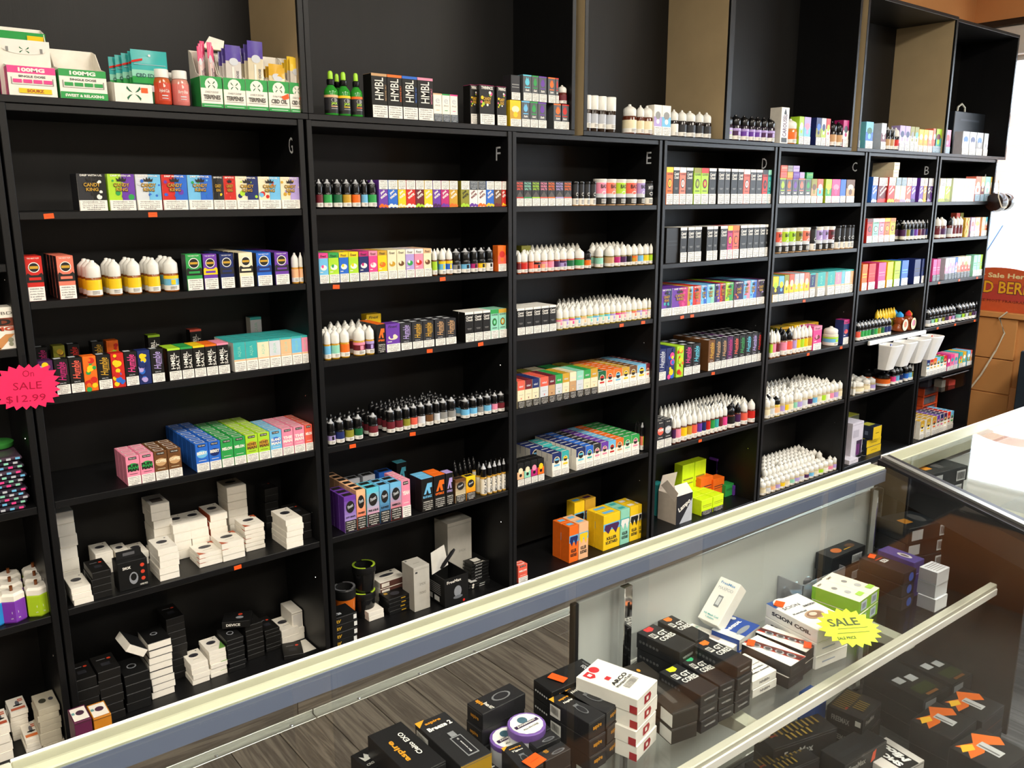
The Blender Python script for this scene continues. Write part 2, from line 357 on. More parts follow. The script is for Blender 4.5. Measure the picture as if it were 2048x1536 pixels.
# outside: ground and a parked car
m = MB(); m.box(XR_W+.15,40,-25,25,-.12,-.05); struct('ground', m, 'concrete')
car = empty('parked_car',(9.6,2.35,-.05),R(8)); tag(car,'blue car parked outside beyond the window','car')
m = MB()
pr = [(-2.1,.35),(-1.55,.28),(1.6,.28),(2.05,.4),(2.1,.75),(1.9,.92),(1.15,1.0),(.45,1.4),(-.75,1.44),(-1.55,1.02),(-2.05,.95),(-2.15,.6)]
m.prism(pr,-.85,.85,'y'); m.build('body','carpaint',car)
m = MB(); m.prism([(1.0,1.0),(.42,1.34),(-.7,1.37),(-1.4,1.02)],-.857,.857,'y'); m.build('side_window','aludark',car)
for cx in (-1.3,1.3):
    for sy in (-.78,.62):
        m = MB(); m.lathe([(.3,0),(.34,.03),(.34,.17),(.3,.2)],24); o = m.build('tyre','rubber',car,True); o.rotation_euler = (R(90),0,0); o.location = (cx,sy+.1,.3)
        m = MB(); m.lathe([(.0,-.01),(.24,-.02),(.25,.1),(.2,.21)],20)
        for a in range(5):
            t = 2*math.pi*a/5; m.tube([(.05*math.cos(t),.05*math.sin(t),.21),(.23*math.cos(t),.23*math.sin(t),.205)],.02,6)
        o = m.build('wheel_rim','rim',car,True); o.rotation_euler = (R(90),0,0); o.location = (cx,sy+.1,.3)
# ceiling lamp fixtures
for i,(x,y) in enumerate(CEIL_SPOTS):
    o = empty('ceiling_light',(x,y,3.25)); tag(o,'flat white ceiling light panel, %s in the %s row of panels'%(('left','middle','right')[i%3],('near','far')[i//3]),'ceiling light','ceiling light panels')
    m = MB(); m.box(-.63,.63,-.33,-.29,-.07,0,ch=.004); m.box(-.63,.63,.29,.33,-.07,0,ch=.004); m.box(-.63,-.59,-.29,.29,-.07,0,ch=.004); m.box(.59,.63,-.29,.29,-.07,0,ch=.004); m.build('frame','plasticwhite',o)
    m = MB(); m.box(-.59,.59,-.29,.29,-.06,-.03); m.build('diffuser','diffuser',o)

# ------------------------------------------------------------------ bookcases
TH = .0166
DXL = [.0004,.0031,-.0065,-.0012,.0025,.0084,.0087]; DXR = [.0024,-.0012,-.0053,-.001,.0018,-.0027,-.0092]
BX = {'H':(-.76+.0208,-.0208+.003)}
for k,L in enumerate('GFEDCBA'): BX[L] = (k*.76+.0208+DXL[k], (k+1)*.76-.0208+DXR[k])
SZ = [1.845,1.58,1.36,1.127,.856,.558,.222]
LZ = {L:list(SZ) for L in 'GFEDCBA'}
LZ['E'][2] = 1.346; LZ['D'][2] = 1.344; LZ['C'][2] = 1.353; LZ['B'][2] = 1.374; LZ['A'][2] = 1.371; LZ['G'][2] = 1.366
for L in 'GFEDCBA': LZ[L][6] = .165
LZ['H'] = [1.845,1.62,1.46,1.256,.852,.553,.165]
DEP = .285
_m = MB(); _m.lathe([(.0026,0),(.0022,.001)],6); _m.v = [(-z,x,y) for x,y,z in _m.v]; _o = _m.build('shelf_pin','chrome'); PIN = _o.data; bpy.data.objects.remove(_o)
for L in 'HGFEDCBA':
    x0,x1 = BX[L]; c = (x0+x1)/2; hw = (x1-x0)/2
    bc = empty('bookcase',(c,0,.147))
    tag(bc,'tall black bookcase at the far left, cut by the picture edge' if L=='H' else 'tall black laminate bookcase marked with the letter %s'%L,'bookcase','black bookcases along the wall')
    def part(nm,*b,mat='laminate',ch=.0012):
        m = MB(); m.box(*b,ch=ch); return m.build(nm,mat,bc)
    H0 = .147
    part('side_panel',-hw-TH,-hw,0,DEP,0,1.828-H0); part('side_panel',hw,hw+TH,0,DEP,0,1.828-H0)
    part('top_panel',-hw,hw,.004,DEP,1.81-H0,1.827-H0)
    part('back_panel',-hw,hw,DEP-.004,DEP,.03,1.81-H0,mat='laminate_in',ch=0)
    part('bottom_panel',-hw,hw,.002,DEP-.004,LZ[L][6]-H0-.018,LZ[L][6]-H0)
    for z in LZ[L][1:6]: part('shelf',-hw+.0005,hw-.0005,.003,DEP-.005,z-H0-.019,z-H0)
    if L != 'H':
        m = MB(); P = leftf(hw-.0006,.062,1.745-H0-.02)
        zc = {'G':1.758,'F':1.757,'E':1.762,'D':1.757,'C':1.757,'B':1.752,'A':1.72}[L]
        m.art(leftf(hw-.0004,.07,zc-H0-.024),.032,.048,[('t',L,.5,.5,.8,.95,0,.0,'fog')]); m.build('letter_mark','card',bc)
    for z in (1.62,1.42,1.02,.92,.64,.42):
        o = link('shelf_pin', PIN, bc); o.location = (hw-.0002,.05,z-H0)
# platform under the bookcases with wood-faced riser boards and a screwed metal strip
m = MB(); m.box(-1.6,5.34,-.022,YB,0,.1465); struct('wall_plinth', m, 'laminate')
rs = empty('riser_facing',(0,-.022,0)); rs['kind'] = 'structure'
for j,(a,b) in enumerate(((-1.6,-.35),(-.348,.62),(.622,2.1),(2.102,3.6),(3.602,5.34))):
    m = MB(); m.box(a,b,-.008,0,.004,.1462,ch=.0012); m.build('board','riserwood',rs)
st = empty('metal_edge_strip',(0,-.03,0)); tag(st,'flat aluminium strip screwed along the foot of the riser','edge strip')
for j,(a,b) in enumerate(((-1.6,.668),(.671,2.9),(2.903,5.3))):
    m = MB(); m.box(a,b,-.031,-.001,0,.003,ch=.001); m.box(a,b,-.004,0,.003,.018,ch=.0006); m.build('strip','alu',st)
for j in range(22):
    m = MB(); m.lathe([(.006,0),(.005,.0016),(.002,.0022)],8); o = m.build('screw','chrome',st); o.location = (-1.3+j*.236,-.018,.003)

# upper open boxes standing on the bookcases
UP = [(-1.15,.7745,0,2.75),(.7755,1.803,0,2.75),(1.842,2.668,-.004,2.75),(2.67,3.645,0,2.75),(3.684,4.602,-.008,2.556),(4.604,5.415,0,2.551)]
UBEI = [1,0,1,0,1,0]
for j,(x0,x1,yf,zt) in enumerate(UP):
    bc = empty('upper_cabinet',((x0+x1)/2,yf,1.828)); hw = (x1-x0)/2; D = .335-yf
    pos = ['at the far left above bay G','above bay F and part of E','above bays E and D','above bays D and C','above bay B','at the right end above bay A'][j]
    tag(bc,'open black box cabinet with no shelves, '+pos,'cabinet','open upper cabinets')
    def part(nm,*b,mat='laminate',ch=.0012,fc=None,mats=None):
        m = MB(); m.box(*b,ch=ch); return m.build(nm,mat,bc)
    h = zt-1.828
    part('bottom_panel',-hw,hw,0,D,0,.0168); part('top_panel',-hw,hw,0,D,h-.017,h)
    part('left_panel',-hw,-hw+.017,0.0004,D,.0172,h-.0172)
    part('right_panel',hw-.017,hw,.0004,D,.0172,h-.0172)
    part('back_panel',-hw+.0172,hw-.0172,D-.005,D-.0005,.0172,.44 if j==0 else h-.0172,mat='laminate_in',ch=0)
    if j == 0: part('back_panel',-hw+.0172,hw-.0172,D-.003,D+.002,.44,h-.0172,mat='laminate_in',ch=0)
    if UBEI[j]: m = MB(); m.box(hw-.0178,hw-.0171,.012,D-.006,.0175,h-.0175); m.build('side_lining','beige_board',bc)
    if j in (2,4): m = MB(); m.box(-hw-.0007,-hw-.0001,.003,D,.001,h-.001); m.build('outer_lining','beige_board',bc)

# ------------------------------------------------------------------ glass display cases
CA = -.0195; CO = Vector((0,-1.4325,0))
def cloc(x,y,z=0): return (CO.x+x*math.cos(CA)-y*math.sin(CA), CO.y+x*math.sin(CA)+y*math.cos(CA), z)
ZC, ZS, ZD = 1.06, .855, .55
dc = empty('display_case',(CO.x,CO.y,0),CA); tag(dc,'long glass-topped display case in the foreground','display case')
d2 = empty('display_case',(CO.x,CO.y,0),CA); tag(d2,'second glass-topped display case at the right with bright window reflections','display case')
def cp(nm,*b,mat='aluwhite',ch=.0015,par=None):
    m = MB(); m.box(*b,ch=ch); return m.build(nm,mat,par or dc)
XA, XJ, XB, YF = -.276, 1.335, 3.3, -.66
cp('rear_rail',XA,XJ-.02,-.019,0,1.03,ZC+.001,mat='railgreen'); cp('rear_rail',XJ+.03,XB,-.034,.004,1.03,ZC+.006,mat='railgreen',par=d2)
cp('rear_rail_edge',XA,XJ-.02,-.001,.002,1.03,ZC+.003,mat='plasticwhite',ch=.0006); cp('rear_rail_edge',XJ+.03,XB,.003,.006,1.03,ZC+.008,mat='plasticwhite',par=d2,ch=.0006)  # thin white strips: highlight along the rail's rear edge put in as colour
cp('rear_rail_lip',XA,XJ-.02,-.034,-.019,1.03,ZC+.001,mat='railpale')
m = MB(); m.box(XA,XJ-.02,-.0356,-.034,1.031,ZC-.003); m.build('rear_rail_face','railblue',dc)  # aluminium face; its blue is the sky's reflection put into the colour
cp('front_rail',XA,.99,YF-.03,YF,1.012,ZC+.002); cp('front_rail',1.06,XB,YF-.03,YF,1.012,ZC+.006,par=d2); cp('end_rail',XA-.03,XA,YF-.03,0,1.012,ZC+.002)
sl = .505
def jx(y): return XJ+.008+sl*y
m = MB(); m.prism([(XA,YF),(jx(YF),YF),(jx(-.036),-.036),(XA,-.036)],ZC-.005,ZC+.001,'z'); m.build('top_glass','glass',dc)
m = MB(); m.prism([(jx(YF)+.04,YF),(XB,YF),(XB,-.035),(jx(-.035)+.04,-.035)],ZC-.001,ZC+.005,'z'); m.build('top_glass','glass',d2)
def jrail(nm,o0,o1,z0,z1,mat):
    m = MB(); m.prism([(jx(YF)+o0,YF),(jx(YF)+o1,YF),(jx(0)+o1,0),(jx(0)+o0,0)],z0,z1,'z'); m.build(nm,mat,d2)
jrail('joint_rail',0,.016,1.0,ZC+.004,'aludark'); jrail('joint_rail_cap',.016,.03,1.01,ZC+.0085,'alu'); jrail('joint_rail',.03,.046,1.0,ZC+.0065,'aludark')
m = MB(); m.box(XA,XA+.006,YF,-.02,ZD,1.012); m.build('end_glass','glass',dc)
m = MB(); m.box(XA,1.76,YF-.004,YF+.002,ZD,1.012); m.build('front_glass','glass',dc)
m = MB(); m.box(1.762,XB,YF-.004,YF+.002,ZD,1.012); m.build('front_glass','glass',d2)
cp('deck',XA,1.76,YF,-.004,ZD-.03,ZD,mat='deckwood'); cp('base_cabinet',XA+.02,1.76,YF+.03,-.03,.04,ZD-.03,mat='doorwhite'); cp('deck',1.762,XB,YF,-.004,ZD-.03,ZD,mat='deckwood',par=d2); cp('base_cabinet',1.762,XB,YF+.03,-.03,.04,ZD-.03,mat='doorwhite',par=d2)
cp('kick_board',XA+.04,1.76,YF+.06,-.06,.001,.04,mat='aludark')
cp('corner_post',XA,XA+.03,-.03,0,ZD,1.012,mat='alu'); cp('corner_post',XB-.03,XB,-.03,0,ZD,1.012,mat='alu',par=d2)
# sliding rear doors slid to the right, leaving the left third open
DXA = .462
cp('sliding_door',DXA+.012,1.30,-.016,-.010,ZD+.012,1.008,mat='doorwhite'); cp('sliding_door_edge',DXA,DXA+.012,-.018,-.008,ZD+.012,1.008,mat='aludark')
cp('sliding_door',1.42,2.4,-.016,-.010,ZD+.012,1.008,mat='doorwhite',par=d2)
cp('bottom_track',XA,1.76,-.03,-.004,ZD,ZD+.012,mat='alu')
cp('end_post',1.325,1.40,-.024,-.006,ZD,1.012,mat='aludark'); cp('end_post',1.30,1.325,-.03,-.012,ZD,1.012,mat='alu')
m = MB(); m.box(1.385,1.39,-.30,-.03,ZD,1.0); m.build('divider_panel','darkpaint',dc)
# slotted standards, glass shelf on brackets with a pale front moulding
for x in (-.2,.556,1.29):
    m = MB(); m.box(x-.009,x+.009,-.042,-.030,ZD+.01,1.02,ch=.0012); o = m.build('slotted_standard','chrome',dc)
    for k in range(9):
        m = MB(); m.box(x-.0022,x+.0022,-.0424,-.0418,ZD+.06+k*.045,ZD+.084+k*.045); m.build('slot','capblack',dc)
YS = -.2335
cp('glass_shelf',XA+.02,2.1,YS,-.05,ZS-.006,ZS,mat='glass',ch=0)
cp('shelf_moulding',XA+.02,2.1,YS-.014,YS,ZS-.012,ZS+.003,mat='aluwhite'); cp('shelf_moulding_lip',XA+.02,2.1,YS-.016,YS-.013,ZS-.02,ZS-.006,mat='plasticwhite')
for x in (-.18,.275,.64,1.06,1.48,1.86):
    m = MB(); m.prism([(-.05,ZS-.05),(YS+.03,ZS-.03),(YS+.004,ZS-.034),(YS-.012,ZS-.026),(YS-.012,ZS-.013),(-.05,ZS-.007)][::-1],x-.013,x+.013,'x'); m.build('shelf_bracket','aluwhite',dc)
cp('white_shelf_panel',1.5,2.9,-.5,-.06,.78,.792,mat='doorwhite',par=d2)

# ------------------------------------------------------------------ products: registry and labels
REG = []
def reg(o, bay, lvl, row, desc, cat):
    REG.append((o,bay,lvl,row,desc,cat)); return o
def where(bay,lvl):
    b = 'the leftmost bay' if bay == 'H' else 'bay '+bay
    return 'ledge above '+b if lvl == 0 else ('bottom shelf of '+b if lvl == 6 else '%s shelf of %s'%(ORD[lvl],b))
def finish_labels():
    rows = {}
    for t in REG: rows.setdefault((t[1],t[2],t[3]),[]).append(t)
    for (bay,lvl,row),ts in rows.items():
        ts.sort(key=lambda t: t[0].location.x)
        many = (bay,lvl,1) in rows or (bay,lvl,2) in rows
        for i,(o,_,_,_,desc,cat) in enumerate(ts):
            if row >= 2: pos = 'in crowded rear rows, '+where(bay,lvl)
            else: pos = '%s from left%s, %s'%(ORD[i+1],(', front row' if row == 0 else ', second row') if many else '',where(bay,lvl))
            dw = desc.split(); k = 16-len(pos.split())
            if len(dw) > k and ' with ' in desc: dw = desc.split(' with ')[0].split()
            lab = ' '.join(dw[:k])+(' ' if row >= 2 else ', ')+pos
            tag(o,lab,cat,'%s, %s'%({'box':'cartons','bottle':'bottles','jar':'jars'}.get(cat,cat+'s'),where(bay,lvl)))
# shared printed warning panels, 1 x 1, front towards -y
WTXT = ['WARNING: This','product contains','nicotine. Nicotine','is an addictive','chemical.']
def warnmesh(bg,ink):
    m = MB(); m.box(-.5,.5,-.0004,.0002,0,1,col=bg)
    m.art(front(-.5,-.0004,0),1,1,[('t',t,.5,.86-.18*i,.82-(.3 if i == 4 else 0),.115,0,.02,ink) for i,t in enumerate(WTXT)],e=.00006)
    o = m.build('warning_label','card'); me = o.data; bpy.data.objects.remove(o); return me
WARN = {'w':warnmesh('warn','3a3733'),'k':warnmesh('ink','e8e4da'),'g':warnmesh('4a5258','c9ccd0'),'b':warnmesh('7d97a8','dfe6ea')}
rnd = random.Random(11)
def blobs(cols,n=9,v0=.3,v1=1,seed=1,r0=.09,r1=.2):
    q = random.Random(seed); out = []
    for i in range(n):
        ru = q.uniform(r0,r1); out.append(('c',q.uniform(ru,1-ru),q.uniform(v0+.06,v1-.06),ru,cols[i%len(cols)]))
    return out
CROWN = [(.34,.80),(.30,.90),(.39,.85),(.44,.93),(.5,.86),(.56,.93),(.61,.85),(.70,.90),(.66,.80)]
DROPX = lambda u,v,a,b,col: [('p',[(u+sx*a*.15,v+sy*b*.1),(u+sx*a*.55,v+sy*b*.5),(u+sx*a*.85,v+sy*b*.95),(u+sx*a*.95,v+sy*b*.6),(u+sx*a*.6,v+sy*b*.25)][::1 if sx*sy>0 else -1],col) for sx in (-1,1) for sy in (-1,1)]
# style functions: (base colour, side colours, front print, top print, warning panel)
# a style returns dict(base, fc, art, top, warn=(kind,v0,v1), word)
def st_humble(tc,bg='black'):
    return dict(base=bg,art=[('t','Humble',.50,.66,.52,.56,90,.012,.3,tc),('r',.82,.55,.86,.86,tc),('t','SALTS',.5,.325,.45,.03,0,'fog')],top=[('r',.1,.25,.6,.75,'fog')],warn=('w',.02,.28),word='black box with slanted %s lettering'%cname(tc))
def st_fruit(c1,c2,c3,sd=1):
    return dict(base=c1,art=blobs([c2,c3,c1,'yellow'],16,.0,1,sd,.12,.26),top=[],warn=None,word='carton with %s and %s fruit print'%(cname(c2),cname(c3)))
def st_hmbl(band,salt=1):
    a = [('r',0,.94,1,1,band)]+[('r',.04+.09*i,.31,.055+.09*i,.93,'2b2a26') for i in range(11)]
    a += [('t','HMBL',.36,.61,.5,.34,90,.01,'white'),('t','SALT',.74,.56,.46,.26,90,.01,'white')] if salt else [('t','HMBL',.46,.66,.5,.55,90,.004,'white'),('t','NICOTINE SALT',.88,.58,.36,.1,90,.0,band)]
    return dict(base='black',fc={'t':band},art=a,top=[],warn=('w',.015,.29),word='black box with %s top band'%cname(band))
def st_candy(c1,c2,c3='white',sd=1):
    a = [('r',0,.29,.5,1,c1),('r',.5,.29,1,1,c2)]+blobs([c3,c2],4,.3,.62,sd,.05,.12)+blobs([c3,c1],3,.62,.95,sd+5,.03,.07)
    a += [('t','DRIP WITH US.',.5,.955,.78,.05,0,.03,'white'),('p',CROWN,'ink'),('t','CANDY',.5,.70,.62,.115,0,.05,'ink'),('t','CANDY',.5,.705,.58,.10,0,.02,'gold'),('t','KING',.5,.575,.46,.105,0,.05,'ink'),('t','KING',.5,.58,.43,.09,0,.02,'gold'),('r',.497,.0,.503,1,'55504a')]
    return dict(base='white',fc={'t':c1,'l':c1},art=a,top=[],warn=('w',.01,.28),word='half %s half %s crown-emblem carton'%(cname(c1),cname(c2)))
def st_jam(c,alt='white',tc='white',wk='w'):
    a = [('r',0,0,1,.66,c),('t','JAM',.42,.55,.55,.10,33,.05,tc),('t','MONSTER',.55,.43,.8,.09,33,.05,tc)]+[('c',.1+.2*i,.05+.03*(i%2),.13,alt) for i in range(5)]+[('e',.3,.1,.2,.05,alt)]
    return dict(base=c,fc={'t':c},art=a,top=[],warn=(wk,.67,.995),word='%s carton with %s drips'%(cname(c),cname(alt)))
def st_finest(c1,c2,c3='white',tx='Finest'):
    a = [('r',0,.83,1,1,c2),('t',tx,.48,.90,.66,.09,0,.02,.3,'ink'),('e',.5,.52,.34,.09,c3),('c',.4,.56,.15,c2),('c',.62,.55,.13,c3),('r',.1,.36,.4,.385,'white')]
    return dict(base=c1,fc={'t':c2},art=a,top=[('r',.2,.3,.8,.7,c1)],warn=('w',.01,.29),word='%s and %s fruit carton'%(cname(c1),cname(c2)))
def st_coast(c='black',tc='white'):
    return dict(base=c,fc={'t':'white'},art=[('r',0,.92,1,1,'white'),('t','Coastal',.5,.83,.78,.085,0,.02,.3,tc),('t','Clouds',.5,.735,.74,.085,0,.02,.3,tc),('r',.25,.44,.75,.455,'grey'),('r',.3,.41,.7,.42,'grey')],top=[],warn=('w',.01,.29),word='%s box with white lid'%cname(c))
def st_oval(c,c2,ink='ink'):
    return dict(base=c,fc={'t':c},art=[('r',0,.86,1,1,c2),('t','CLOUDS',.5,.82,.8,.06,0,.03,ink),('e',.5,.57,.3,.13,ink),('e',.5,.57,.24,.10,c2),('e',.5,.57,.1,.06,c),('r',.2,.36,.8,.38,ink)],top=[],warn=('w',.01,.29),word='%s carton with %s oval emblem'%(cname(c),cname(c2)))
def st_vape(c,ban='ink'):
    return dict(base=c,fc={'l':'char','t':c},art=[('t','THE NEXT PUFF',.5,.95,.7,.03,0,'white'),('c',.5,.75,.34,'white'),('c',.5,.75,.29,'ink'),('r',.25,.72,.75,.78,'gold'),('r',0,.42,1,.58,ban),('p',[(0,.58),(.3,.58),(.1,.63)],ban),('p',[(.7,.58),(1,.58),(.9,.63)],ban),('r',.15,.47,.85,.53,c)],top=[],warn=('w',.01,.32),word='%s box with round emblem'%cname(c))
def st_aqua(c,c2='white'):
    return dict(base=c2,fc={'t':'teal','l':c2},art=[('r',0,.93,1,1,'teal'),('r',0,.42,1,.93,c),('r',0,.36,1,.41,'peach'),('t','AQUA',.5,.68,.36,.3,90,.0,'mint')],top=[],warn=('w',.02,.34),word='%s carton with teal lid'%cname(c))
def st_man(c,txt,tc='white',c2='white'):
    q = txt.split()
    a = [('r',.2,.88,.8,.97,'ink'),('t','THE ONE',.5,.925,.5,.04,0,'white'),('e',.5,.62,.42,.14,c2 if c2 != 'white' else c)]
    a += [('t',w,.5,.66-.13*i,.8,.11,0,.05,tc) for i,w in enumerate(q)]+[('r',.2,.385,.8,.40,tc)]
    return dict(base=c,fc={'t':c},art=a,top=[('r',.15,.2,.85,.8,'white'),('r',.2,.3,.8,.7,c)],warn=('w',.01,.31),word='%s carton with white top label'%cname(c))
def st_naked(c,low):
    return dict(base=low,fc={'t':c,'l':low},art=[('r',0,.66,1,1,c),('t','naked',.5,.80,.55,.08,0,.02,'fog'),('r',.2,.48,.8,.49,'grey'),('p',[(.42,.38),(.58,.38),(.5,.31)],c),('r',0,0,1,.27,'ink')],top=[('r',.15,.2,.85,.8,c)],warn=('k',.01,.26),word='small box, %s above %s'%(cname(c),cname(low)))
def st_fac(c,c2):
    return dict(base='paper',fc={'t':c,'b':c},art=[('r',0,.62,1,1,c),('c',.5,.69,.33,'cream'),('c',.5,.69,.27,'ink'),('r',.28,.69,.72,.77,c2),('r',.2,.44,.8,.52,c2),('r',.4,.37,.6,.38,'grey')],top=[('r',.15,.2,.85,.4,'white')],warn=('w',.03,.30),word='%s-topped white carton with round emblem'%cname(c))
def st_fine(c1,c2,txt=None):
    A,B = C(c1),C(c2); a = []
    for i in range(8):
        t = i/7; a.append(('r',0,i/8,1,(i+1)/8,tuple(B[k]*(1-t)+A[k]*t for k in range(3))))
    a += [('e',.5,.70,.36,.17,'ink'),('t','Finest',.5,.72,.5,.09,20,.02,.3,'fog')]
    if txt: a += [('t',txt,.5,.42,.8,.055,0,.04,'ink')]
    return dict(base=c1,fc={'t':c1,'l':c1},art=a,top=[('r',.12,.2,.88,.8,'ink')],warn=('k',.015,.33),word='%s-to-%s box with black oval'%(cname(c1).replace(' ','-'),cname(c2).replace(' ','-')))
def st_alpha(c):
    return dict(base='black',fc={'t':c},art=[('p',[(.2,.52),(.5,.84),(.9,.84),(.9,.7),(.72,.7),(.8,.52),(.62,.52),(.5,.66),(.38,.52)],c),('t','BLUE RAZZ' if c == 'sky' else 'OPTIMUS',.5,.44,.75,.07,0,.04,c)],top=[],warn=('k',.02,.34),word='black box with angular %s letter'%cname(c))
def st_pacha(c,low):
    return dict(base='char',art=[('t','PACHA',.5,.9,.84,.09,0,.02,c),('t','MAMA',.5,.79,.84,.09,0,.02,c),('t','SALTS',.5,.68,.84,.09,0,.02,c),('p',[(.1,.4),(.5,.6),(.9,.4),(.9,.36),(.1,.36)],'54504c'),('r',0,.32,1,.36,low)],top=[],warn=('w',.01,.31),word='dark grey carton with %s lettering'%cname(c))
def st_band(c1,c2,c3='white',wk='w'):
    return dict(base=c1,fc={'t':c1},art=[('r',0,.3,1,.62,c2),('e',.5,.66,.34,.13,c3),('c',.5,.46,.2,c1)],top=[],warn=(wk,.01,.29),word='%s and %s carton'%(cname(c1),cname(c2)))
def st_goat(c,c2='grey'):
    return dict(base='54575a',fc={'t':c},art=[('r',0,.95,1,1,c),('e',.5,.72,.26,.13,c),('p',[(.3,.78),(.4,.92),(.5,.82),(.6,.92),(.7,.78)],c),('r',.2,.5,.8,.54,c),('t','Salt',.5,.42,.5,.08,0,.03,.2,'white')],top=[],warn=('w',.01,.31),word='grey carton with %s lid'%cname(c))
def st_plain(c,warnk='w',c2=None):
    return dict(base=c,fc={'t':c},art=[('r',.1,.6,.9,.64,c2 or c),('r',.1,.5,.9,.53,c2 or c)],top=[],warn=(warnk,.01,.3) if warnk else None,word='plain %s carton'%cname(c))
STY = {k[3:]:v for k,v in list(globals().items()) if k.startswith('st_')}
def carton_mesh(w,d,h,S,name='carton'):
    m = MB(); m.box(-w/2,w/2,0,d,0,h,col=S['base'],fc=S.get('fc'),ch=.0008)
    m.art(front(-w/2,0,0),w,h,S['art'])
    m.art(topf(-w/2,0,h),w,d,[('r',.02,.93,.98,.945,'55504a')]+list(S.get('top',())))
    return m
def carton(w,d,h,S,loc,rz=0,mat='card',nm='carton'):
    m = carton_mesh(w,d,h,S)
    o = m.build(nm,mat); o.location = loc; o.rotation_euler = (0,0,rz)
    if S.get('warn'):
        k,v0,v1 = S['warn']; a = link('warning_label',WARN[k],o); a.location = (0,-.0022,v0*h); a.scale = (w*.96,1,(v1-v0)*h)
    return o
FAM = {'humble':'dark_carton','hmbl':'dark_carton','coast':'dark_carton','alpha':'dark_carton','pacha':'dark_carton','candy':'crown_carton','fac':'emblem_carton','oval':'emblem_carton','vape':'emblem_carton','man':'emblem_carton','naked':'two_tone_carton','finest':'fruit_carton','fruit':'fruit_carton','jam':'drip_carton'}
def clampx(bay,lvl,x,hw):
    if lvl: a,b = BX[bay]
    else: a,b = min(((u[0]+.018,u[1]-.0185) for u in UP),key=lambda q: 0 if q[0] <= x <= q[1] else min(abs(x-q[0]),abs(x-q[1])))
    return min(max(x,a+hw+.0008),b-hw-.0008)
def boxes(bay,lvl,ref,items,d=.036,y0=.012,rows=1,row=0,h=None,gap=.0007,zoff=0,desc=None,mat='card',back=None):
    """cartons side by side: items (px0,px1,style,args...) with px the picture columns of the foot of the front face"""
    z = LZ[bay][lvl]+.0003+zoff; out = []
    if h is None: h = atY(ref[0],ref[1],y0).z-z
    for it in items:
        px0,px1,sty = it[:3]; S = STY[sty](*it[3:])
        xa,xb = xYZ(px0,y0,z),xYZ(px1,y0,z)
        if lvl: xa,xb = max(xa,min(BX[bay][0]+.0008,xb-.012)),min(xb,max(BX[bay][1]-.0008,xa+.012))
        w = xb-xa-gap
        o = carton(w,d,h,S,(clampx(bay,lvl,(xa+xb)/2,w/2),y0,z),0,mat,FAM.get(sty,'carton'))
        reg(o,bay,lvl,row,(desc or '')+S['word'],'box'); out.append(o)
        for k in range(1,rows):
            c = o.copy(); COL.objects.link(c); c.location = (o.location.x,y0+k*(d+.0015),z)
            if c.location.y+d > DEP-.007: COL.objects.unlink(c); bpy.data.objects.remove(c); break
            reg(c,bay,lvl,row+k,S['word'],'box')
    return out
# ------------------------------------------------------------------ bottles
def bprof(kind):
    """(body profile, cap profile) in units of (r, h)"""
    if kind == 'w':   # frosted white cap with cone and tip over a short body
        return [(.9,0),(1,.02),(1,.50),(.93,.525)],[(.96,.53),(.985,.545),(.96,.79),(.90,.83),(.46,.925),(.33,.94),(.29,.985),(.16,1)]
    if kind == 'k':   # black cap, clear pointed tip
        return [(.9,0),(1,.02),(1,.50),(.93,.53)],[(.92,.53),(.95,.55),(.93,.80),(.80,.85),(.42,.90),(.30,.93),(.22,.985),(.1,1)]
    if kind == 't':   # tall slim bottle with thin pointed cap
        return [(.92,0),(1,.015),(1,.55),(.86,.585)],[(.88,.585),(.92,.60),(.88,.78),(.76,.835),(.38,.925),(.26,.945),(.22,.985),(.12,1)]
    if kind == 's':   # stout 100 ml bottle with white screw cap
        return [(.92,0),(1,.02),(1,.56),(.9,.60)],[(.88,.60),(.92,.62),(.92,.80),(.80,.86),(.40,.92),(.24,.94),(.2,.985),(.1,1)]
    if kind == 'u':   # tube with long straight cap
        return [(.98,0),(1,.01),(1,.60),(.98,.61)],[(1.02,.61),(1.04,.62),(1.04,.985),(.98,1)]
def bottle_parts(kind,r,h,lab,cap='capwhite',body='6a3a16',lab2=None,foot='warn',bare=False,txt=None):
    bp,cp = bprof(kind); n = 14 if h > .07 else 12
    P = [(a*r,b*h) for a,b in bp]; K = [(a*r,b*h) for a,b in cp]
    lz0,lz1 = (.05,.47) if kind != 't' else (.05,.53)
    if kind == 'u': lz0,lz1 = (.1,.5)
    rl = r*1.012; f = lz0+(lz1-lz0)*.34; g = lz0+(lz1-lz0)*.78
    L = [(rl,lz0*h),(rl,f*h),(rl,g*h),(rl,lz1*h)]; LC = [foot,lab,lab2 or lab]
    def art(m):
        cyl = lambda a,b,of: ((rl+of)*math.sin((a-.5)*1.5)*1, -(rl+of)*math.cos((a-.5)*1.5), b)
        pr = [('r',.3,f+.02,.7,g-.02,lab2 or 'white')] if lab2 else []
        pr += [('r',.2,lz0+.03+.035*i,.8,lz0+.045+.035*i,'7a766f') for i in range(3)]
        if txt: pr += [('t',txt,.5,(f+g)/2,.5,.5,90,.02,'ink')]
        m.art(lambda a,b,of: cyl(a,b,of),1,h,pr,mi=0,e=.0003,cyl=True)
    return P,K,L,LC,art,n
BNAME = {'w':'cone_cap_bottle','k':'black_cap_bottle','t':'slim_bottle','s':'stout_bottle','u':'tube_bottle'}
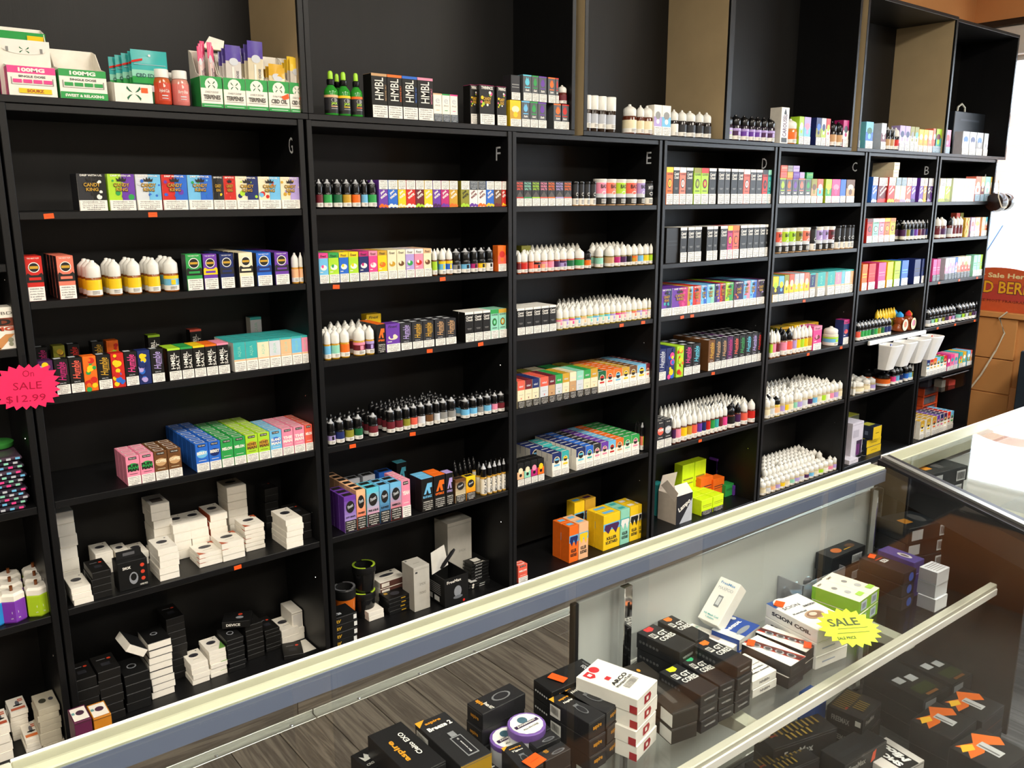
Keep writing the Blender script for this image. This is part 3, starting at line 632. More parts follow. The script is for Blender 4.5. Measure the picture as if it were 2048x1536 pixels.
def bottle(kind,r,h,lab,loc,cap='capwhite',**kw):
    body = kw.get('body','6a3a16')
    P,K,L,LC,art,n = bottle_parts(kind,r,h,lab,cap,**kw)
    e = empty(BNAME[kind],loc)
    m = MB(); m.lathe(P,n,body); m.build('bottle_body','gloss',e,True)
    m = MB(); m.lathe(L,n,LC,caps=False); art(m); m.build('label','card',e,True)
    m = MB()
    if cap == 'clear': m.lathe(K[:4],n); m.build('cap','capblack',e,True); m = MB(); m.lathe(K[3:],n); m.build('cap_tip','tip',e,True)
    else: m.lathe(K,n); m.build('cap',cap,e,True)
    return e
_bm = {}
def bottle_mesh(kind,r,h,lab,cap='capwhite',**kw):
    key = (kind,round(r,4),round(h,4),lab,cap)
    if key not in _bm:
        body = kw.get('body','6a3a16'); P,K,L,LC,art,n = bottle_parts(kind,r,h,lab,cap,**kw)
        m = MB(); m.lathe(P,n,body,1); m.lathe(L,n,LC,0,caps=False); m.lathe(K,n,'white',2)
        o = m.build(BNAME[kind],['card','gloss','capblack' if cap == 'clear' else cap],None,True); _bm[key] = o.data; bpy.data.objects.remove(o)
    return _bm[key]
def bottles(bay,lvl,ref,items,kind='w',cap='capwhite',y0=.012,row=0,h=None,rows=1,dy=None,lab2=None,body='6a3a16',word=None,txt=None,foot='warn',zoff=0):
    z = LZ[bay][lvl]+.0003+zoff; out = []
    for it in items:
        px0,px1,lab = it[:3]; kk = it[3] if len(it) > 3 else {}
        xa,xb = xYZ(px0,y0+.012,z),xYZ(px1,y0+.012,z)
        if lvl: xa,xb = max(xa,min(BX[bay][0]+.0008,xb-.012)),min(xb,max(BX[bay][1]-.0008,xa+.012))
        r = (xb-xa)/2*.965
        hh = h or atY(ref[0],ref[1],y0+r).z-z
        c = kk.get('cap',cap); kd = kk.get('kind',kind)
        xc = clampx(bay,lvl,(xa+xb)/2,r*1.02)
        o = bottle(kd,r,hh*kk.get('hs',1),lab,(xc,y0+r,z),c,lab2=kk.get('lab2',lab2),body=kk.get('body',body),txt=txt,foot=foot)
        cn = {'capwhite':'white-capped','capblack':'black-capped','clear':'black-capped','frost':'frosted-cap','capblue':'blue-capped','capred':'red-capped','capyellow':'yellow-capped'}[c]
        reg(o,bay,lvl,row,word or '%s bottle with %s label'%(cn,cname(lab)),'bottle'); out.append(o)
        for k in range(1,rows):
            b = link(BNAME[kd],bottle_mesh(kd,r,hh,lab,c,lab2=lab2,body=body)); b.location = (xc,y0+r+k*(dy or 2*r+.002),z)
            if b.location.y+r > DEP-.007: COL.objects.unlink(b); bpy.data.objects.remove(b); break
            reg(b,bay,lvl,row+k,'%s bottle with %s label'%(cn,cname(lab)),'bottle')
    return out
def fill(bay,lvl,kind,cap,labs,px,ny,y0,r,h,body='6a3a16',skip=.05,dy=None,row=2,word=None):
    """rear rows of look-alike bottles between picture columns px (at depth y0)"""
    z = LZ[bay][lvl]+.0003; dy = dy or 2*r+.003
    for j in range(ny):
        y = y0+r+j*dy
        if y+r > DEP-.007: break
        x = xYZ(px[0],y,z)+r; x1 = xYZ(px[1],y,z)-r
        x += rnd.uniform(0,.008); x = max(x,BX[bay][0]+r*1.03); x1 = min(x1,BX[bay][1]-r*1.03)
        while x < x1:
            if rnd.random() > skip:
                b = link(BNAME[kind],bottle_mesh(kind,r,h,rnd.choice(labs),cap,body=body)); b.location = (x,y+rnd.uniform(-.001,.001),z); pass
                reg(b,bay,lvl,row,word or 'white-capped bottle','bottle')
            x += 2*r+.0025
for nm,c in (('capblue','2b8fd0'),('capred','c8282c'),('capyellow','e8bf2a')): pm(nm,c,.3,.45,amt=.03)
# ------------------------------------------------------------------ piles of flat cartons
def stack(px0,px1,py,Z,n,d,lh,S,name,cat='box',rz=0,jit=.003,sides=None,dims=None,topS=None,y=None,ground=None,grp=None,mat='card',skew=0):
    """n cartons on one another; (px0,py)-(px1) is the foot of the lowest front face on the plane Z"""
    if y is None: y = atZ(px0,py,Z).y
    xa,xb = xYZ(px0,y,Z),xYZ(px1,y,Z); w = xb-xa
    return pile((xa+xb)/2,y,Z,w,d,lh,n,S,name,cat,rz,jit,topS,grp,mat)
def pile(x,y,Z,w,d,lh,n,S,name,cat='box',rz=0,jit=.003,topS=None,grp=None,mat='card'):
    out = []; me = None
    for k in range(n):
        T = topS if (k == n-1 and topS) else S
        if me is None or T is topS:
            m = MB(); m.box(-w/2,w/2,0,d,0,lh-.0006,col=T['base'],fc=T.get('fc'),ch=.0008)
            m.art(front(-w/2,0,0),w,lh-.0006,[('r',.0,.93,1,.95,T.get('line','8a8780'))]+list(T.get('art',())))
            m.art(topf(-w/2,0,lh-.0006),w,d,T.get('top',()))
            m.art(leftf(-w/2,d,0),d,lh-.0006,T.get('left',()))
            o = m.build('flat_carton',mat); me = o.data
        else: o = link('flat_carton',me)
        o.location = (x+rnd.uniform(-jit,jit),y+rnd.uniform(-jit,jit)*.7,Z+.0003+k*lh); o.rotation_euler = (0,0,rz+rnd.uniform(-jit,jit)*4)
        if n == 1: tag(o,name,cat)
        else: tag(o,('%s, topmost'%name) if k == n-1 else '%s, %s from bottom'%(name,ORD[k+1]),cat,grp or 'cartons in stacks')
        out.append(o)
    return out

# ------------------------------------------------------------------ bay G
boxes('G',1,(380,350),[(160,217,'candy','char','black','white',1),(221,274,'candy','lime','purple','green',2),(276,326,'candy','fog','sky','blue',3),(328,378,'candy','red','blue','purple',4),(379,428,'candy','sky','blue','green',5)],d=.07)
boxes('G',1,(440,352),[(428.5,450,'candy','black','char','yellow',6),(450.5,474,'candy','red','red','coral',7)],d=.07)
boxes('G',1,(500,353),[(474.5,519,'candy','cream','navy','lime',8),(519.5,563,'candy','cream','sky','red',9),(563.5,607,'candy','cream','lilac','gold',10)],d=.07)
boxes('G',2,(72,512),[(57,93,'vape','red')],d=.036,rows=2); boxes('G',2,(140,511),[(121,155,'vape','salmon')],rows=4)
boxes('G',2,(390,508),[(376,407.5,'vape','green')],rows=1); boxes('G',2,(390,508),[(377,405,'vape','green')],y0=.2,row=2)
boxes('G',2,(425,508),[(410,438,'vape','purple','yellow')],rows=1); boxes('G',2,(425,506),[(408,434,'vape','plum')],y0=.2,row=2)
boxes('G',2,(455,507),[(443,470.5,'vape','navy','char')],rows=4); boxes('G',2,(490,505),[(481,508.5,'vape','cream')],rows=6)
boxes('G',2,(530,505),[(516,545.5,'vape','blue','navy')],rows=5); boxes('G',2,(565,504),[(552,579.5,'vape','purple','char')],rows=6)
bottles('G',2,(190,520),[(175,208.5,'yellow'),(220,247,'yellow'),(258,286,'yellow'),(298,323,'yellow'),(331,361,'sky',{'lab2':'yellow'})],kind='w',lab2=None,body='8a4a12',rows=3)
bottles('G',2,(600,505),[(584,598,'peach'),(598.5,613,'peach')],kind='w',body='c48a2a')
boxes('G',3,(230,707),[(83,113,'fruit','plum','lilac','magenta',3),(114.5,143,'humble','magenta'),(144,171,'humble','coral'),(171.5,198.5,'fruit','orange','green','red',5),(199,226.5,'humble','gold'),(227,253,'fruit','red','blue','yellow',8),(253.5,279.5,'humble','hotpink'),(280,305,'fruit','navy','blue','lilac',9),(305.5,331,'humble','lilac')])
for px,a in ((92,('humble','magenta')),(126,('fruit','olive','gold','brown',4)),(155,('humble','red')),(203,('humble','gold')),(232,('fruit','orange','red','lime',6))): boxes('G',3,(230,707),[(px-13,px+11,)+a],y0=.19,row=2,h=.098)
boxes('G',3,(400,691),[(339.5,365,'hmbl','lime'),(365.5,389.5,'hmbl','green'),(390,413.5,'hmbl','yellow'),(414,437,'hmbl','orange'),(437.5,460.5,'hmbl','pink')],rows=2)
boxes('G',3,(400,691),[(302,326,'hmbl','lime')],y0=.17,row=2,h=.105); boxes('G',3,(400,691),[(385,408,'hmbl','coral')],y0=.2,row=2,h=.105)
boxes('G',3,(560,676),[(470,493.5,'aqua','teal'),(494,517,'aqua','teal'),(517.5,540.5,'aqua','cream'),(541,563,'aqua','fog'),(563.5,585,'aqua','peach'),(585.5,605,'aqua','sky'),(605.5,624,'aqua','pink')],rows=4)
boxes('G',3,(560,676),[(505,527,'aqua','fog')],y0=.235,row=2,h=.12)
boxes('G',4,(300,906),[(256,283.5,'man','pink','PUFF MAN','ink','green'),(284,311.5,'man','pink','PUFF MAN','ink','green'),(312,338.5,'man','brown','COFFEE','cream','tan'),(339,366,'man','brown','COFFEE','cream','tan')],rows=3)
boxes('G',4,(500,870),[(394,420,'man','blue','BERRY','white','sky'),(420.5,444,'man','blue','BERRY','white','navy')],rows=7)
boxes('G',4,(500,870),[(444.5,469,'man','green','MELON','white'),(469.5,493.5,'man','green','MELON','white'),(494,518,'man','lime','HONEY MAN','brown','gold'),(518.5,541.5,'man','lime','HONEY MAN','brown','gold')],rows=6)
boxes('G',4,(500,870),[(542,565.5,'man','sky','ISLAND MAN','white','blue'),(566,588.5,'man','pink','THE MAN','white'),(589,611,'man','pink','THE MAN','white'),(611.5,633.5,'man','coral','MELON','white')],rows=4)
# ------------------------------------------------------------------ bay F
boxes('F',1,(850,361),[(758.5,776.5,'jam','purple','orange'),(777,796,'jam','blue','white'),(797,812.5,'jam','yellow','cream'),(813,831.5,'jam','red','white'),(832,848.5,'jam','maroon','lime'),(849,865.5,'jam','yellow','white'),(866,882,'jam','purple','plum'),(882.5,898.5,'jam','magenta','purple'),(899,915.5,'jam','gold','orange')],rows=2)
boxes('F',1,(950,362),[(922,938.5,'jam','olive','lime','ink'),(939,955.5,'jam','white','purple','maroon','g'),(956,972,'jam','white','orange','maroon','g'),(972.5,988,'jam','blue','yellow'),(988.5,1003,'jam','brown','maroon'),(1003.5,1017,'jam','red','yellow')],rows=2)
bottles('F',1,(640,358),[(632.5,646,'maroon'),(648,665,'green'),(668,685,'dgreen'),(686.5,703,'gold'),(705,721,'orange'),(723,735,'sky'),(737,754,'green')],kind='k',cap='clear',body='141414',rows=3)
boxes('F',2,(720,503),[(639.5,658.5,'finest','sky','hotpink'),(659,679.5,'finest','lime','green'),(680,698.5,'finest','blue','yellow'),(699,718.5,'finest','lime','yellow'),(719.5,738.5,'finest','navy','magenta','white'),(739,756.5,'finest','hotpink','pink'),(757,775.5,'finest','yellow','gold','orange'),(776.5,794.5,'finest','cream','cream','gold'),(795,812,'finest','cream','cream','brown'),(812.5,829.5,'finest','lilac','white','green'),(830,847.5,'finest','pink','white','red'),(848,863.5,'finest','cream','peach','brown')],rows=3)
bottles('F',2,(884,497),[(864,873,'lime'),(878.5,891,'sky',{'lab2':'yellow'}),(892,904.5,'blue',{'lab2':'yellow'})],kind='t',rows=2)
bottles('F',2,(960,495),[(905.5,922,'grey',{'lab2':'black'}),(923.5,941,'sky',{'lab2':'black'}),(942,955,'magenta',{'lab2':'black'}),(956,971,'yellow',{'lab2':'black'}),(972,985.5,'white',{'lab2':'black'})],kind='k',cap='clear',body='141414',rows=2)
boxes('F',2,(1004,491),[(996,1016.5,'band','orange','coral','red')],d=.03)
bottles('F',3,(690,656),[(648.5,662,'sky'),(663,680.5,'mint'),(682,700,'orange'),(710,732,'maroon',{'lab2':'pink'}),(733,749,'plum',{'lab2':'lilac'})],kind='w',body='b98a1e',rows=3)
fill('F',3,'w','capwhite',['lime','mint','pink'],(655,745),3,.11,.0115,.092,body='b98a1e')
boxes('F',3,(760,648),[(755,772,'alpha','orange')],rows=3); boxes('F',3,(790,647),[(773,801,'finest','purple','purple','cream')],d=.05,rows=1)
boxes('F',3,(860,641),[(802,824,'humble','lilac','char'),(825,846.5,'humble','gold','char'),(847,868.5,'humble','gold','char'),(870.5,891,'humble','tan','char'),(891.5,912.5,'humble','tan','char')],rows=2)
boxes('F',3,(800,640),[(735,764,'finest','yellow','yellow','ink')],y0=.16,row=2,h=.105)
boxes('F',3,(960,622),[(930.5,948,'coast'),(948.5,965.5,'coast'),(966,981,'coast'),(981.5,997,'oval','mint','green'),(997.5,1014.5,'oval','mint','gold')],d=.036,rows=2)
BLK = dict(kind='k',cap='clear',body='141414')
bottles('F',4,(690,833),[(656,671.5,'lilac',{'lab2':'black'}),(673,689.5,'navy'),(692,708.5,'olive'),(710,726,'dgreen')],rows=3,**BLK)
bottles('F',4,(748,825),[(739.5,757,'maroon')],rows=4,**BLK)
bottles('F',4,(850,803),[(775,790.5,'maroon'),(791.5,806,'maroon'),(807,820.5,'olive'),(821.5,834.5,'coral'),(836,850.5,'fog'),(852,866.5,'brown'),(868,879,'fog'),(880,895,'grey'),(896.5,912,'grey')],rows=5,**BLK)
bottles('F',4,(960,790),[(924,939.5,'sky'),(940.5,954,'sky'),(955,966,'grey'),(968.5,982.5,'sky'),(983.5,994,'pink'),(995.5,1009,'maroon')],rows=3,**BLK)
boxes('F',5,(700,992),[(690.5,714,'fine','purple','lilac','JUST GRAPE')],rows=3); boxes('F',5,(720,980),[(715,733,'fine','peach','coral','STRAWBERRY')],rows=6)
boxes('F',5,(790,965),[(735.5,760,'fine','cyan','pink','PINK & BLUE'),(761,780.5,'fine','sky','navy','BLUE FREEZE'),(782,804,'fine','sky','coral','AMERICA')],rows=2)
boxes('F',5,(812,960),[(804.5,822,'man','pink','YEAH','white')],rows=3)
boxes('F',5,(720,965),[(700,722,'fine','silver','grey'),(728,752,'fine','silver','navy'),(760,786,'fine','blue','navy')],y0=.165,row=2,h=.118); boxes('F',5,(720,965),[(795,815,'alpha','cyan')],y0=.22,row=2,h=.118)
boxes('F',5,(850,957),[(844,867.5,'alpha','sky'),(868.5,891.5,'alpha','orange')],rows=2); boxes('F',5,(900,945),[(892.5,907,'alpha','lilac')])
boxes('F',5,(920,958),[(911,931.5,'fine','brown','cream'),(932.5,951,'fine','yellow','orange')],d=.03)
bottles('F',5,(992,921),[(961.5,973,'paper'),(974,983,'paper'),(984,992.5,'paper'),(993.5,1001.5,'paper'),(1002.5,1012,'paper')],kind='t',cap='clear',body='c99a3a',rows=2,txt='SOLACE')
fill('F',5,'t','clear',['paper'],(905,960),3,.1,.0095,.098,body='c99a3a',dy=.03,word='black-tipped slim bottle')
# ------------------------------------------------------------------ bay E
boxes('E',1,(1090,362),[(1032.5,1047,'pacha','coral','red'),(1047.5,1063.5,'pacha','mint','green'),(1064,1079.5,'pacha','lime','lime'),(1080,1095,'pacha','pink','coral'),(1095.5,1110,'pacha','orange','orange'),(1110.5,1127,'pacha','lilac','lilac'),(1127.5,1143,'pacha','orange','coral')],rows=3)
boxes('E',2,(1050,488),[(1043,1062,'plain','olive',None,'yellow')],y0=.19,row=2,h=.085)
E2L = [(1032.5,1040,'maroon'),(1041,1055,'red'),(1057,1066,'coral'),(1067,1081,'coral',{'lab2':'black'}),(1082,1094,'peach',{'lab2':'pink'}),(1095,1107,'pink'),(1108,1118,'plum'),(1119,1133,'lilac',{'lab2':'plum'}),(1134,1148,'dgreen'),(1152,1168.5,'green')]
bottles('E',2,(1125,498),E2L,kind='w',body='a9441c',rows=3)
bottles('E',2,(1175,500),[(1169.5,1181,'orange')],kind='w',cap='capblack',body='141414')
bottles('E',2,(1250,490),[(1192.5,1205.5,'mint'),(1213,1228,'tan'),(1228.5,1239.5,'magenta'),(1240,1252,'plum'),(1252.5,1262,'black'),(1262.5,1274,'gold',{'lab2':'orange'}),(1274.5,1285,'sky'),(1285.5,1296,'yellow'),(1296.5,1307,'lime')],kind='w',body='6d5a20',rows=2)
fill('E',2,'w','frost',['fog','mint','plum'],(1040,1160),2,.19,.0105,.085); fill('E',2,'w','frost',['fog','paper'],(1180,1300),3,.14,.0105,.085)
boxes('E',3,(1070,614),[(1034,1049.5,'coast'),(1050,1066,'coast'),(1066.5,1082,'coast'),(1082.5,1098,'coast'),(1098.5,1112,'coast')],rows=3)
E3C = ['pink','lilac','hotpink','sky','peach','mint','sky','mint','cyan','lilac','hotpink','pink','fog','salmon','lilac','pink','fog']
E3X = [1112.5,1125,1137,1149,1160.5,1173,1185,1197,1208,1219,1230,1241,1251,1262,1272.5,1283,1293.5,1304]
bottles('E',3,(1200,607),[(E3X[i],E3X[i+1]-.6,'paper',{'lab2':E3C[i]}) for i in range(17)],kind='w',body='b9a23a',rows=2)
fill('E',3,'w','capwhite',['paper','pink','mint'],(1112,1300),7,.075,.0108,.082,body='b9a23a')
boxes('E',4,(1100,752),[(1035,1049.5,'naked','coral','cream'),(1050,1064,'naked','maroon','cream'),(1064.5,1078,'naked','navy','cream'),(1080.5,1096.5,'naked','coral','fog'),(1097,1110,'naked','maroon','tan'),(1111,1124.5,'naked','green','fog'),(1125,1138.5,'naked','gold','cream'),(1139,1152,'naked','cream','tan'),(1152.5,1166.5,'naked','mint','fog'),(1167,1180.5,'naked','green','cream'),(1181,1194.5,'naked','gold','cream')],rows=4,d=.026)
boxes('E',4,(1250,735),[(1196,1211,'fac','dgreen','red'),(1212,1227,'fac','orange','coral'),(1227.5,1243.5,'fac','orange','sky'),(1244,1258,'fac','gold','yellow'),(1258.5,1273,'fac','brown','gold'),(1274,1290.5,'fac','sky','yellow'),(1291,1303,'fac','maroon','salmon')],rows=7,d=.03)
boxes('E',4,(1100,752),[(1050,1070,'naked','olive','tan'),(1072,1095,'naked','cream','tan'),(1100,1125,'naked','green','dgreen'),(1130,1150,'naked','olive','gold')],y0=.175,row=2,h=.085,rows=3,d=.026)
boxes('E',5,(1060,922),[(1034.5,1048,'band','black','peach','cream'),(1048.5,1061.5,'band','black','mint','cream'),(1062,1075,'band','black','magenta','pink'),(1075.5,1088,'band','black','orange','yellow')],d=.03,rows=2)
boxes('E',5,(1120,905),[(1104,1122.5,'fac','navy','sky'),(1123,1137.5,'fac','teal','yellow')],rows=3,d=.03)
boxes('E',5,(1220,882),[(1152,1170.5,'fac','navy','cyan'),(1171,1186,'fac','blue','teal'),(1186.5,1201,'fac','char','pink'),(1201.5,1216,'fac','purple','pink'),(1216.5,1230.5,'fac','sky','red'),(1231,1246,'fac','orange','tan'),(1246.5,1262,'fac','green','mint'),(1262.5,1277.5,'fac','green','pink')],rows=8,d=.03)
boxes('E',5,(1060,880),[(1060,1084,'fac','navy','sky'),(1086,1104,'fac','teal','mint')],y0=.13,row=2,h=.09,rows=3,d=.03)
bottles('E',5,(1285,845),[(1278.5,1286,'salmon'),(1287,1296.5,'lime')],kind='t',cap='clear',body='1a1a1a',y0=.03,rows=3)
# shrink-wrapped and lidded jars
def jar(bay,lvl,ref,px0,px1,c,txt='BAD',lid='white',y0=.012,row=0,word=None):
    z = LZ[bay][lvl]+.0003; xa,xb = xYZ(px0,y0+.014,z),xYZ(px1,y0+.014,z); r = (xb-xa)/2*.96; h = atY(ref[0],ref[1],y0+r).z-z
    e = empty('jar',(clampx(bay,lvl,(xa+xb)/2,r*1.04),y0+r,z))
    m = MB(); m.lathe([(r*.93,0),(r*.96,.002),(r*.96,h*.9)],16,'tan'); m.build('jar_body','gloss',e,True)
    m = MB(); rl = r*.975; lc = ['ink','fog',c,'paper'] if lid == 'white' else ['paper','black','char','black']
    m.lathe([(rl,h*.04),(rl,h*.30),(rl,h*.45),(rl,h*.86),(rl,h*.9)],16,lc,caps=False)
    m.art(lambda a,b,of: ((rl+of)*math.sin((a-.5)*1.6),-(rl+of)*math.cos((a-.5)*1.6),b),1,h,([('t',txt,.5,.72,.75,.15,0,.03,'ink' if c != 'black' else 'fog')] if txt else [])+[('e',.5,.47,.25,.07,'white'),('e',.5,.47,.2,.05,c)]+[('r',.2,.09+.06*i,.8,.12+.06*i,'d8d4cc' if lid == 'white' else '6a6a6a') for i in range(3)],e=.0003,cyl=True); m.build('label','card',e,True)
    m = MB(); m.lathe([(r,h*.9),(r*1.03,h*.91),(r*1.03,h*.99),(r*.98,h)],16); m.build('lid','capwhite' if lid == 'white' else 'capblack',e,True)
    reg(e,bay,lvl,row,word or '%s-lidded jar with %s label'%(lid,cname(c)),'jar')
for a,b,c in ((1193,1213,'pink'),(1213.5,1232,'salmon'),(1232.5,1252,'lime'),(1252.5,1274,'coral'),(1274.5,1288.5,'lilac')): jar('E',1,(1240,358.5),a,b,c)
for a,b in ((1143.5,1155,),(1155.5,1166),(1166.5,1178),(1178.5,1190)): jar('E',1,(1170,363),a,b,'black','',lid='black',word='black shrink-wrapped jar')
jar('E',1,(1300,362),1290.5,1307,'black','MYTH',lid='black')
# ------------------------------------------------------------------ bay D
boxes('D',1,(1440,337),[(1331,1344.5,'oval','orange','yellow'),(1345,1357,'coast'),(1357.5,1370,'oval','salmon','white'),(1370.5,1384,'coast'),(1386,1400,'oval','lime','olive'),(1400.5,1415,'oval','lime','red'),(1416,1430,'coast'),(1434,1447,'coast','char'),(1447.5,1458,'coast','char'),(1460,1473,'coast'),(1473.5,1484.5,'coast'),(1485,1497.5,'oval','coral','white'),(1498,1509.5,'coast','char'),(1510,1522,'coast','char'),(1522.5,1533,'oval','red','char'),(1533.5,1546,'oval','teal','mint')],d=.06)
boxes('D',1,(1450,337),[(1438,1452,'coast')],y0=.03,row=1,h=.03,zoff=.1185,d=.05,desc='small ')
boxes('D',2,(1450,452),[(1359,1372,'coast'),(1374,1387,'coast'),(1387.5,1401,'coast'),(1411.5,1424,'coast'),(1424.5,1433,'coast'),(1438.5,1452.5,'coast'),(1453,1463,'oval','magenta','yellow'),(1463.5,1476,'oval','coral','orange'),(1478,1492,'coast'),(1492.5,1504,'coast'),(1504.5,1516,'coast'),(1516.5,1528,'coast'),(1528.5,1540,'coast')],d=.06,rows=2)
boxes('D',2,(1450,452),[(1331,1356,'plain','black',None,'char')],y0=.02,d=.05)
D3 = [(1321,1342,'purple','navy','teal'),(1342.5,1373.5,'purple','magenta','hotpink'),(1374,1384,'gold','sky','blue'),(1384.5,1400,'red','coral','blue'),(1400.5,1412,'sky','blue','white'),(1412.5,1427,'sky','mint','white'),(1427.5,1438,'navy','purple','yellow'),(1438.5,1449,'red','maroon','gold'),(1449.5,1465,'lime','green','olive'),(1467,1485,'plum','navy','orange'),(1485.5,1498,'sky','pink','red'),(1498.5,1511,'sky','blue','white'),(1512,1533,'plum','char','lilac')]
boxes('D',3,(1430,568),[(a,b,'candy',c,d,e,i) for i,(a,b,c,d,e) in enumerate(D3)],d=.055,rows=4)
boxes('D',4,(1400,686),[(1315,1330.5,'humble','fog','navy'),(1331,1348,'fruit','navy','blue','hotpink',2),(1352,1366,'fruit','lime','red','orange',3),(1366.5,1383,'humble','hotpink'),(1383.5,1399,'humble','cyan')],d=.05,rows=3)
boxes('D',4,(1470,673),[(1415,1428,'humble','gold','brown'),(1428.5,1440.5,'humble','tan','char'),(1441,1452,'humble','tan','char'),(1452.5,1464,'humble','magenta','plum'),(1464.5,1476,'humble','coral'),(1476.5,1488.5,'humble','green'),(1489,1501,'humble','cyan'),(1501.5,1512.5,'humble','lilac','char'),(1513,1524,'humble','red')],d=.05,rows=4)
boxes('D',5,(1330,840),[(1312.5,1327,'man','char','YAMI','white','coral'),(1327.5,1342,'man','char','YAMI','white','silver')],rows=2)
D5X = [1342.5,1349,1361,1373,1382,1393,1402,1410,1419,1427.5,1435,1443.5,1452.5]; D5C = ['plum','pink','yellow','gold','coral','purple','navy','red','green','teal','maroon','hotpink']
bottles('D',5,(1400,820),[(D5X[i],D5X[i+1]-.5,D5C[i]) for i in range(12)],kind='t',rows=2,body='5a2a1a')
bottles('D',5,(1480,804),[(1455,1470,'black',{'cap':'capblack'}),(1470.5,1479,'plum',{'cap':'capblack'}),(1482.5,1493.5,'coral'),(1498,1511.5,'red')],kind='t',rows=2,body='5a2a1a')
fill('D',5,'t','capwhite',['pink','fog','yellow','coral'],(1316,1510),5,.075,.0125,.118,skip=.08); fill('D',5,'t','capblack',['plum','magenta'],(1390,1500),1,.1,.0125,.12,word='black-capped bottle')
# ------------------------------------------------------------------ bay C
boxes('C',1,(1600,357),[(1557,1569.5,'goat','lime'),(1570,1582,'goat','orange'),(1582.5,1594,'goat','purple'),(1594.5,1607.5,'goat','salmon'),(1608,1620,'goat','green'),(1620.5,1632,'band','olive','tan','brown'),(1632.5,1644,'band','coral','cyan','white'),(1649,1661,'band','lime','green','yellow'),(1661.5,1678,'band','hotpink','magenta','pink'),(1678.5,1689.5,'plain','blue'),(1690.5,1707,'band','brown','tan','cream')],d=.045)
z1 = atY(1600,357,.012).z-LZ['C'][1]
for k,(a,b,c1,c2) in enumerate(((1561,1574,'coral','plum'),(1574.5,1586,'gold','yellow'),(1586.5,1599,'purple','lilac'),(1599.5,1609,'lilac','pink'),(1613,1626,'green','lime'))): boxes('C',1,(1600,333.5),[(a,b,'plain',c1,None,c2)],zoff=z1+.0005,d=.05,h=.028,y0=.014,row=1,desc='stacked ')
for k,(a,b,c1,c2) in enumerate(((1562,1575,'coral','cream'),(1575.5,1586,'grey','char'),(1586.5,1599,'lilac','purple'))): boxes('C',1,(1600,310),[(a,b,'plain',c1,None,c2)],zoff=z1+.029,d=.05,h=.028,y0=.016,row=1,desc='topmost ')
for a,b,c in ((1549.5,1561,'coral'),(1562,1576,'lime'),(1576.5,1589,'lime'),(1590,1603,'olive'),(1603.5,1618,'salmon'),(1630,1643,'lilac'),(1643.5,1653,'lilac'),(1654,1667,'maroon')): jar('C',2,(1600,455),a,b,c)
for a,b in ((1619,1629.5),(1668,1678),(1679,1686),(1688,1697.5),(1698,1711)): jar('C',2,(1690,450),a,b,'black','',lid='black')
boxes('C',3,(1555,553),[(1543.5,1555,'band','yellow','char','lime'),(1555.5,1566,'band','sky','navy','yellow')],d=.04,rows=2)
boxes('C',3,(1590,548),[(1566.5+10*i,1576+10*i,'band',['olive','coral','silver','silver','salmon'][i],'yellow','cream') for i in range(5)],d=.04,rows=3)
boxes('C',3,(1660,543),[(1618,1628,'aqua','navy'),(1633,1648,'aqua','teal'),(1653,1667,'aqua','teal'),(1668.5,1680,'aqua','pink'),(1680.5,1687,'aqua','sky'),(1687.5,1698,'aqua','fog'),(1698.5,1708,'aqua','peach')],d=.045,rows=3)
bottles('C',4,(1560,660),[(1537,1541.5,'lime'),(1542,1549,'pink'),(1549.5,1557.5,'maroon')],kind='t',body='8a5a3a',rows=2)
bottles('C',4,(1590,655),[(1562,1572,'pink',{'cap':'capblack'}),(1572.5,1583,'coral',{'cap':'capblack'}),(1583.5,1590,'lilac'),(1590.5,1598,'yellow'),(1598.5,1605,'lime'),(1605.5,1613,'yellow'),(1613.5,1621,'gold')],kind='t',body='8a5a3a',rows=2)
boxes('C',4,(1630,653),[(1624.5,1641,'finest','hotpink','pink','maroon')],d=.08); boxes('C',4,(1600,642),[(1556,1580,'finest','olive','gold'),(1586,1612,'finest','gold','yellow'),(1614,1634,'finest','olive','gold')],y0=.13,row=1,h=.112,rows=2)
bottles('C',4,(1670,651),[(1660.5,1677.5,'sky',{'lab2':'lime'})],kind='s',body='d8d4c0'); boxes('C',4,(1690,640),[(1684.5,1701,'finest','navy','magenta','coral')],d=.05)
C5C = ['cream','fog','peach','lilac','yellow','cream','mint','lilac','fog','plum','sky','cream','lime','paper','pink','lilac','cream','silver']
C5X = [1529,1539,1547.5,1559.5,1568,1575,1586,1592,1604,1614,1624,1633,1642,1650,1658,1666,1675,1687]
bottles('C',5,(1610,778),[(C5X[i],C5X[i+1]-.5,C5C[i],{'cap':'capblack','body':'c9a83a'} if i in (2,) else {}) for i in range(17)],kind='s',body='b8a888',rows=2)
fill('C',5,'s','capwhite',['cream','fog','peach','lilac'],(1528,1686),5,.085,.0165,.105,body='b8a888')
bottles('C',6,(1600,937),[(1521+9.6*i,1530.2+9.6*i,C5C[i]) for i in range(16)],kind='s',body='b8a888',rows=2)
fill('C',6,'s','capwhite',['cream','fog','peach','lilac'],(1522,1670),5,.085,.0165,.092,body='b8a888')
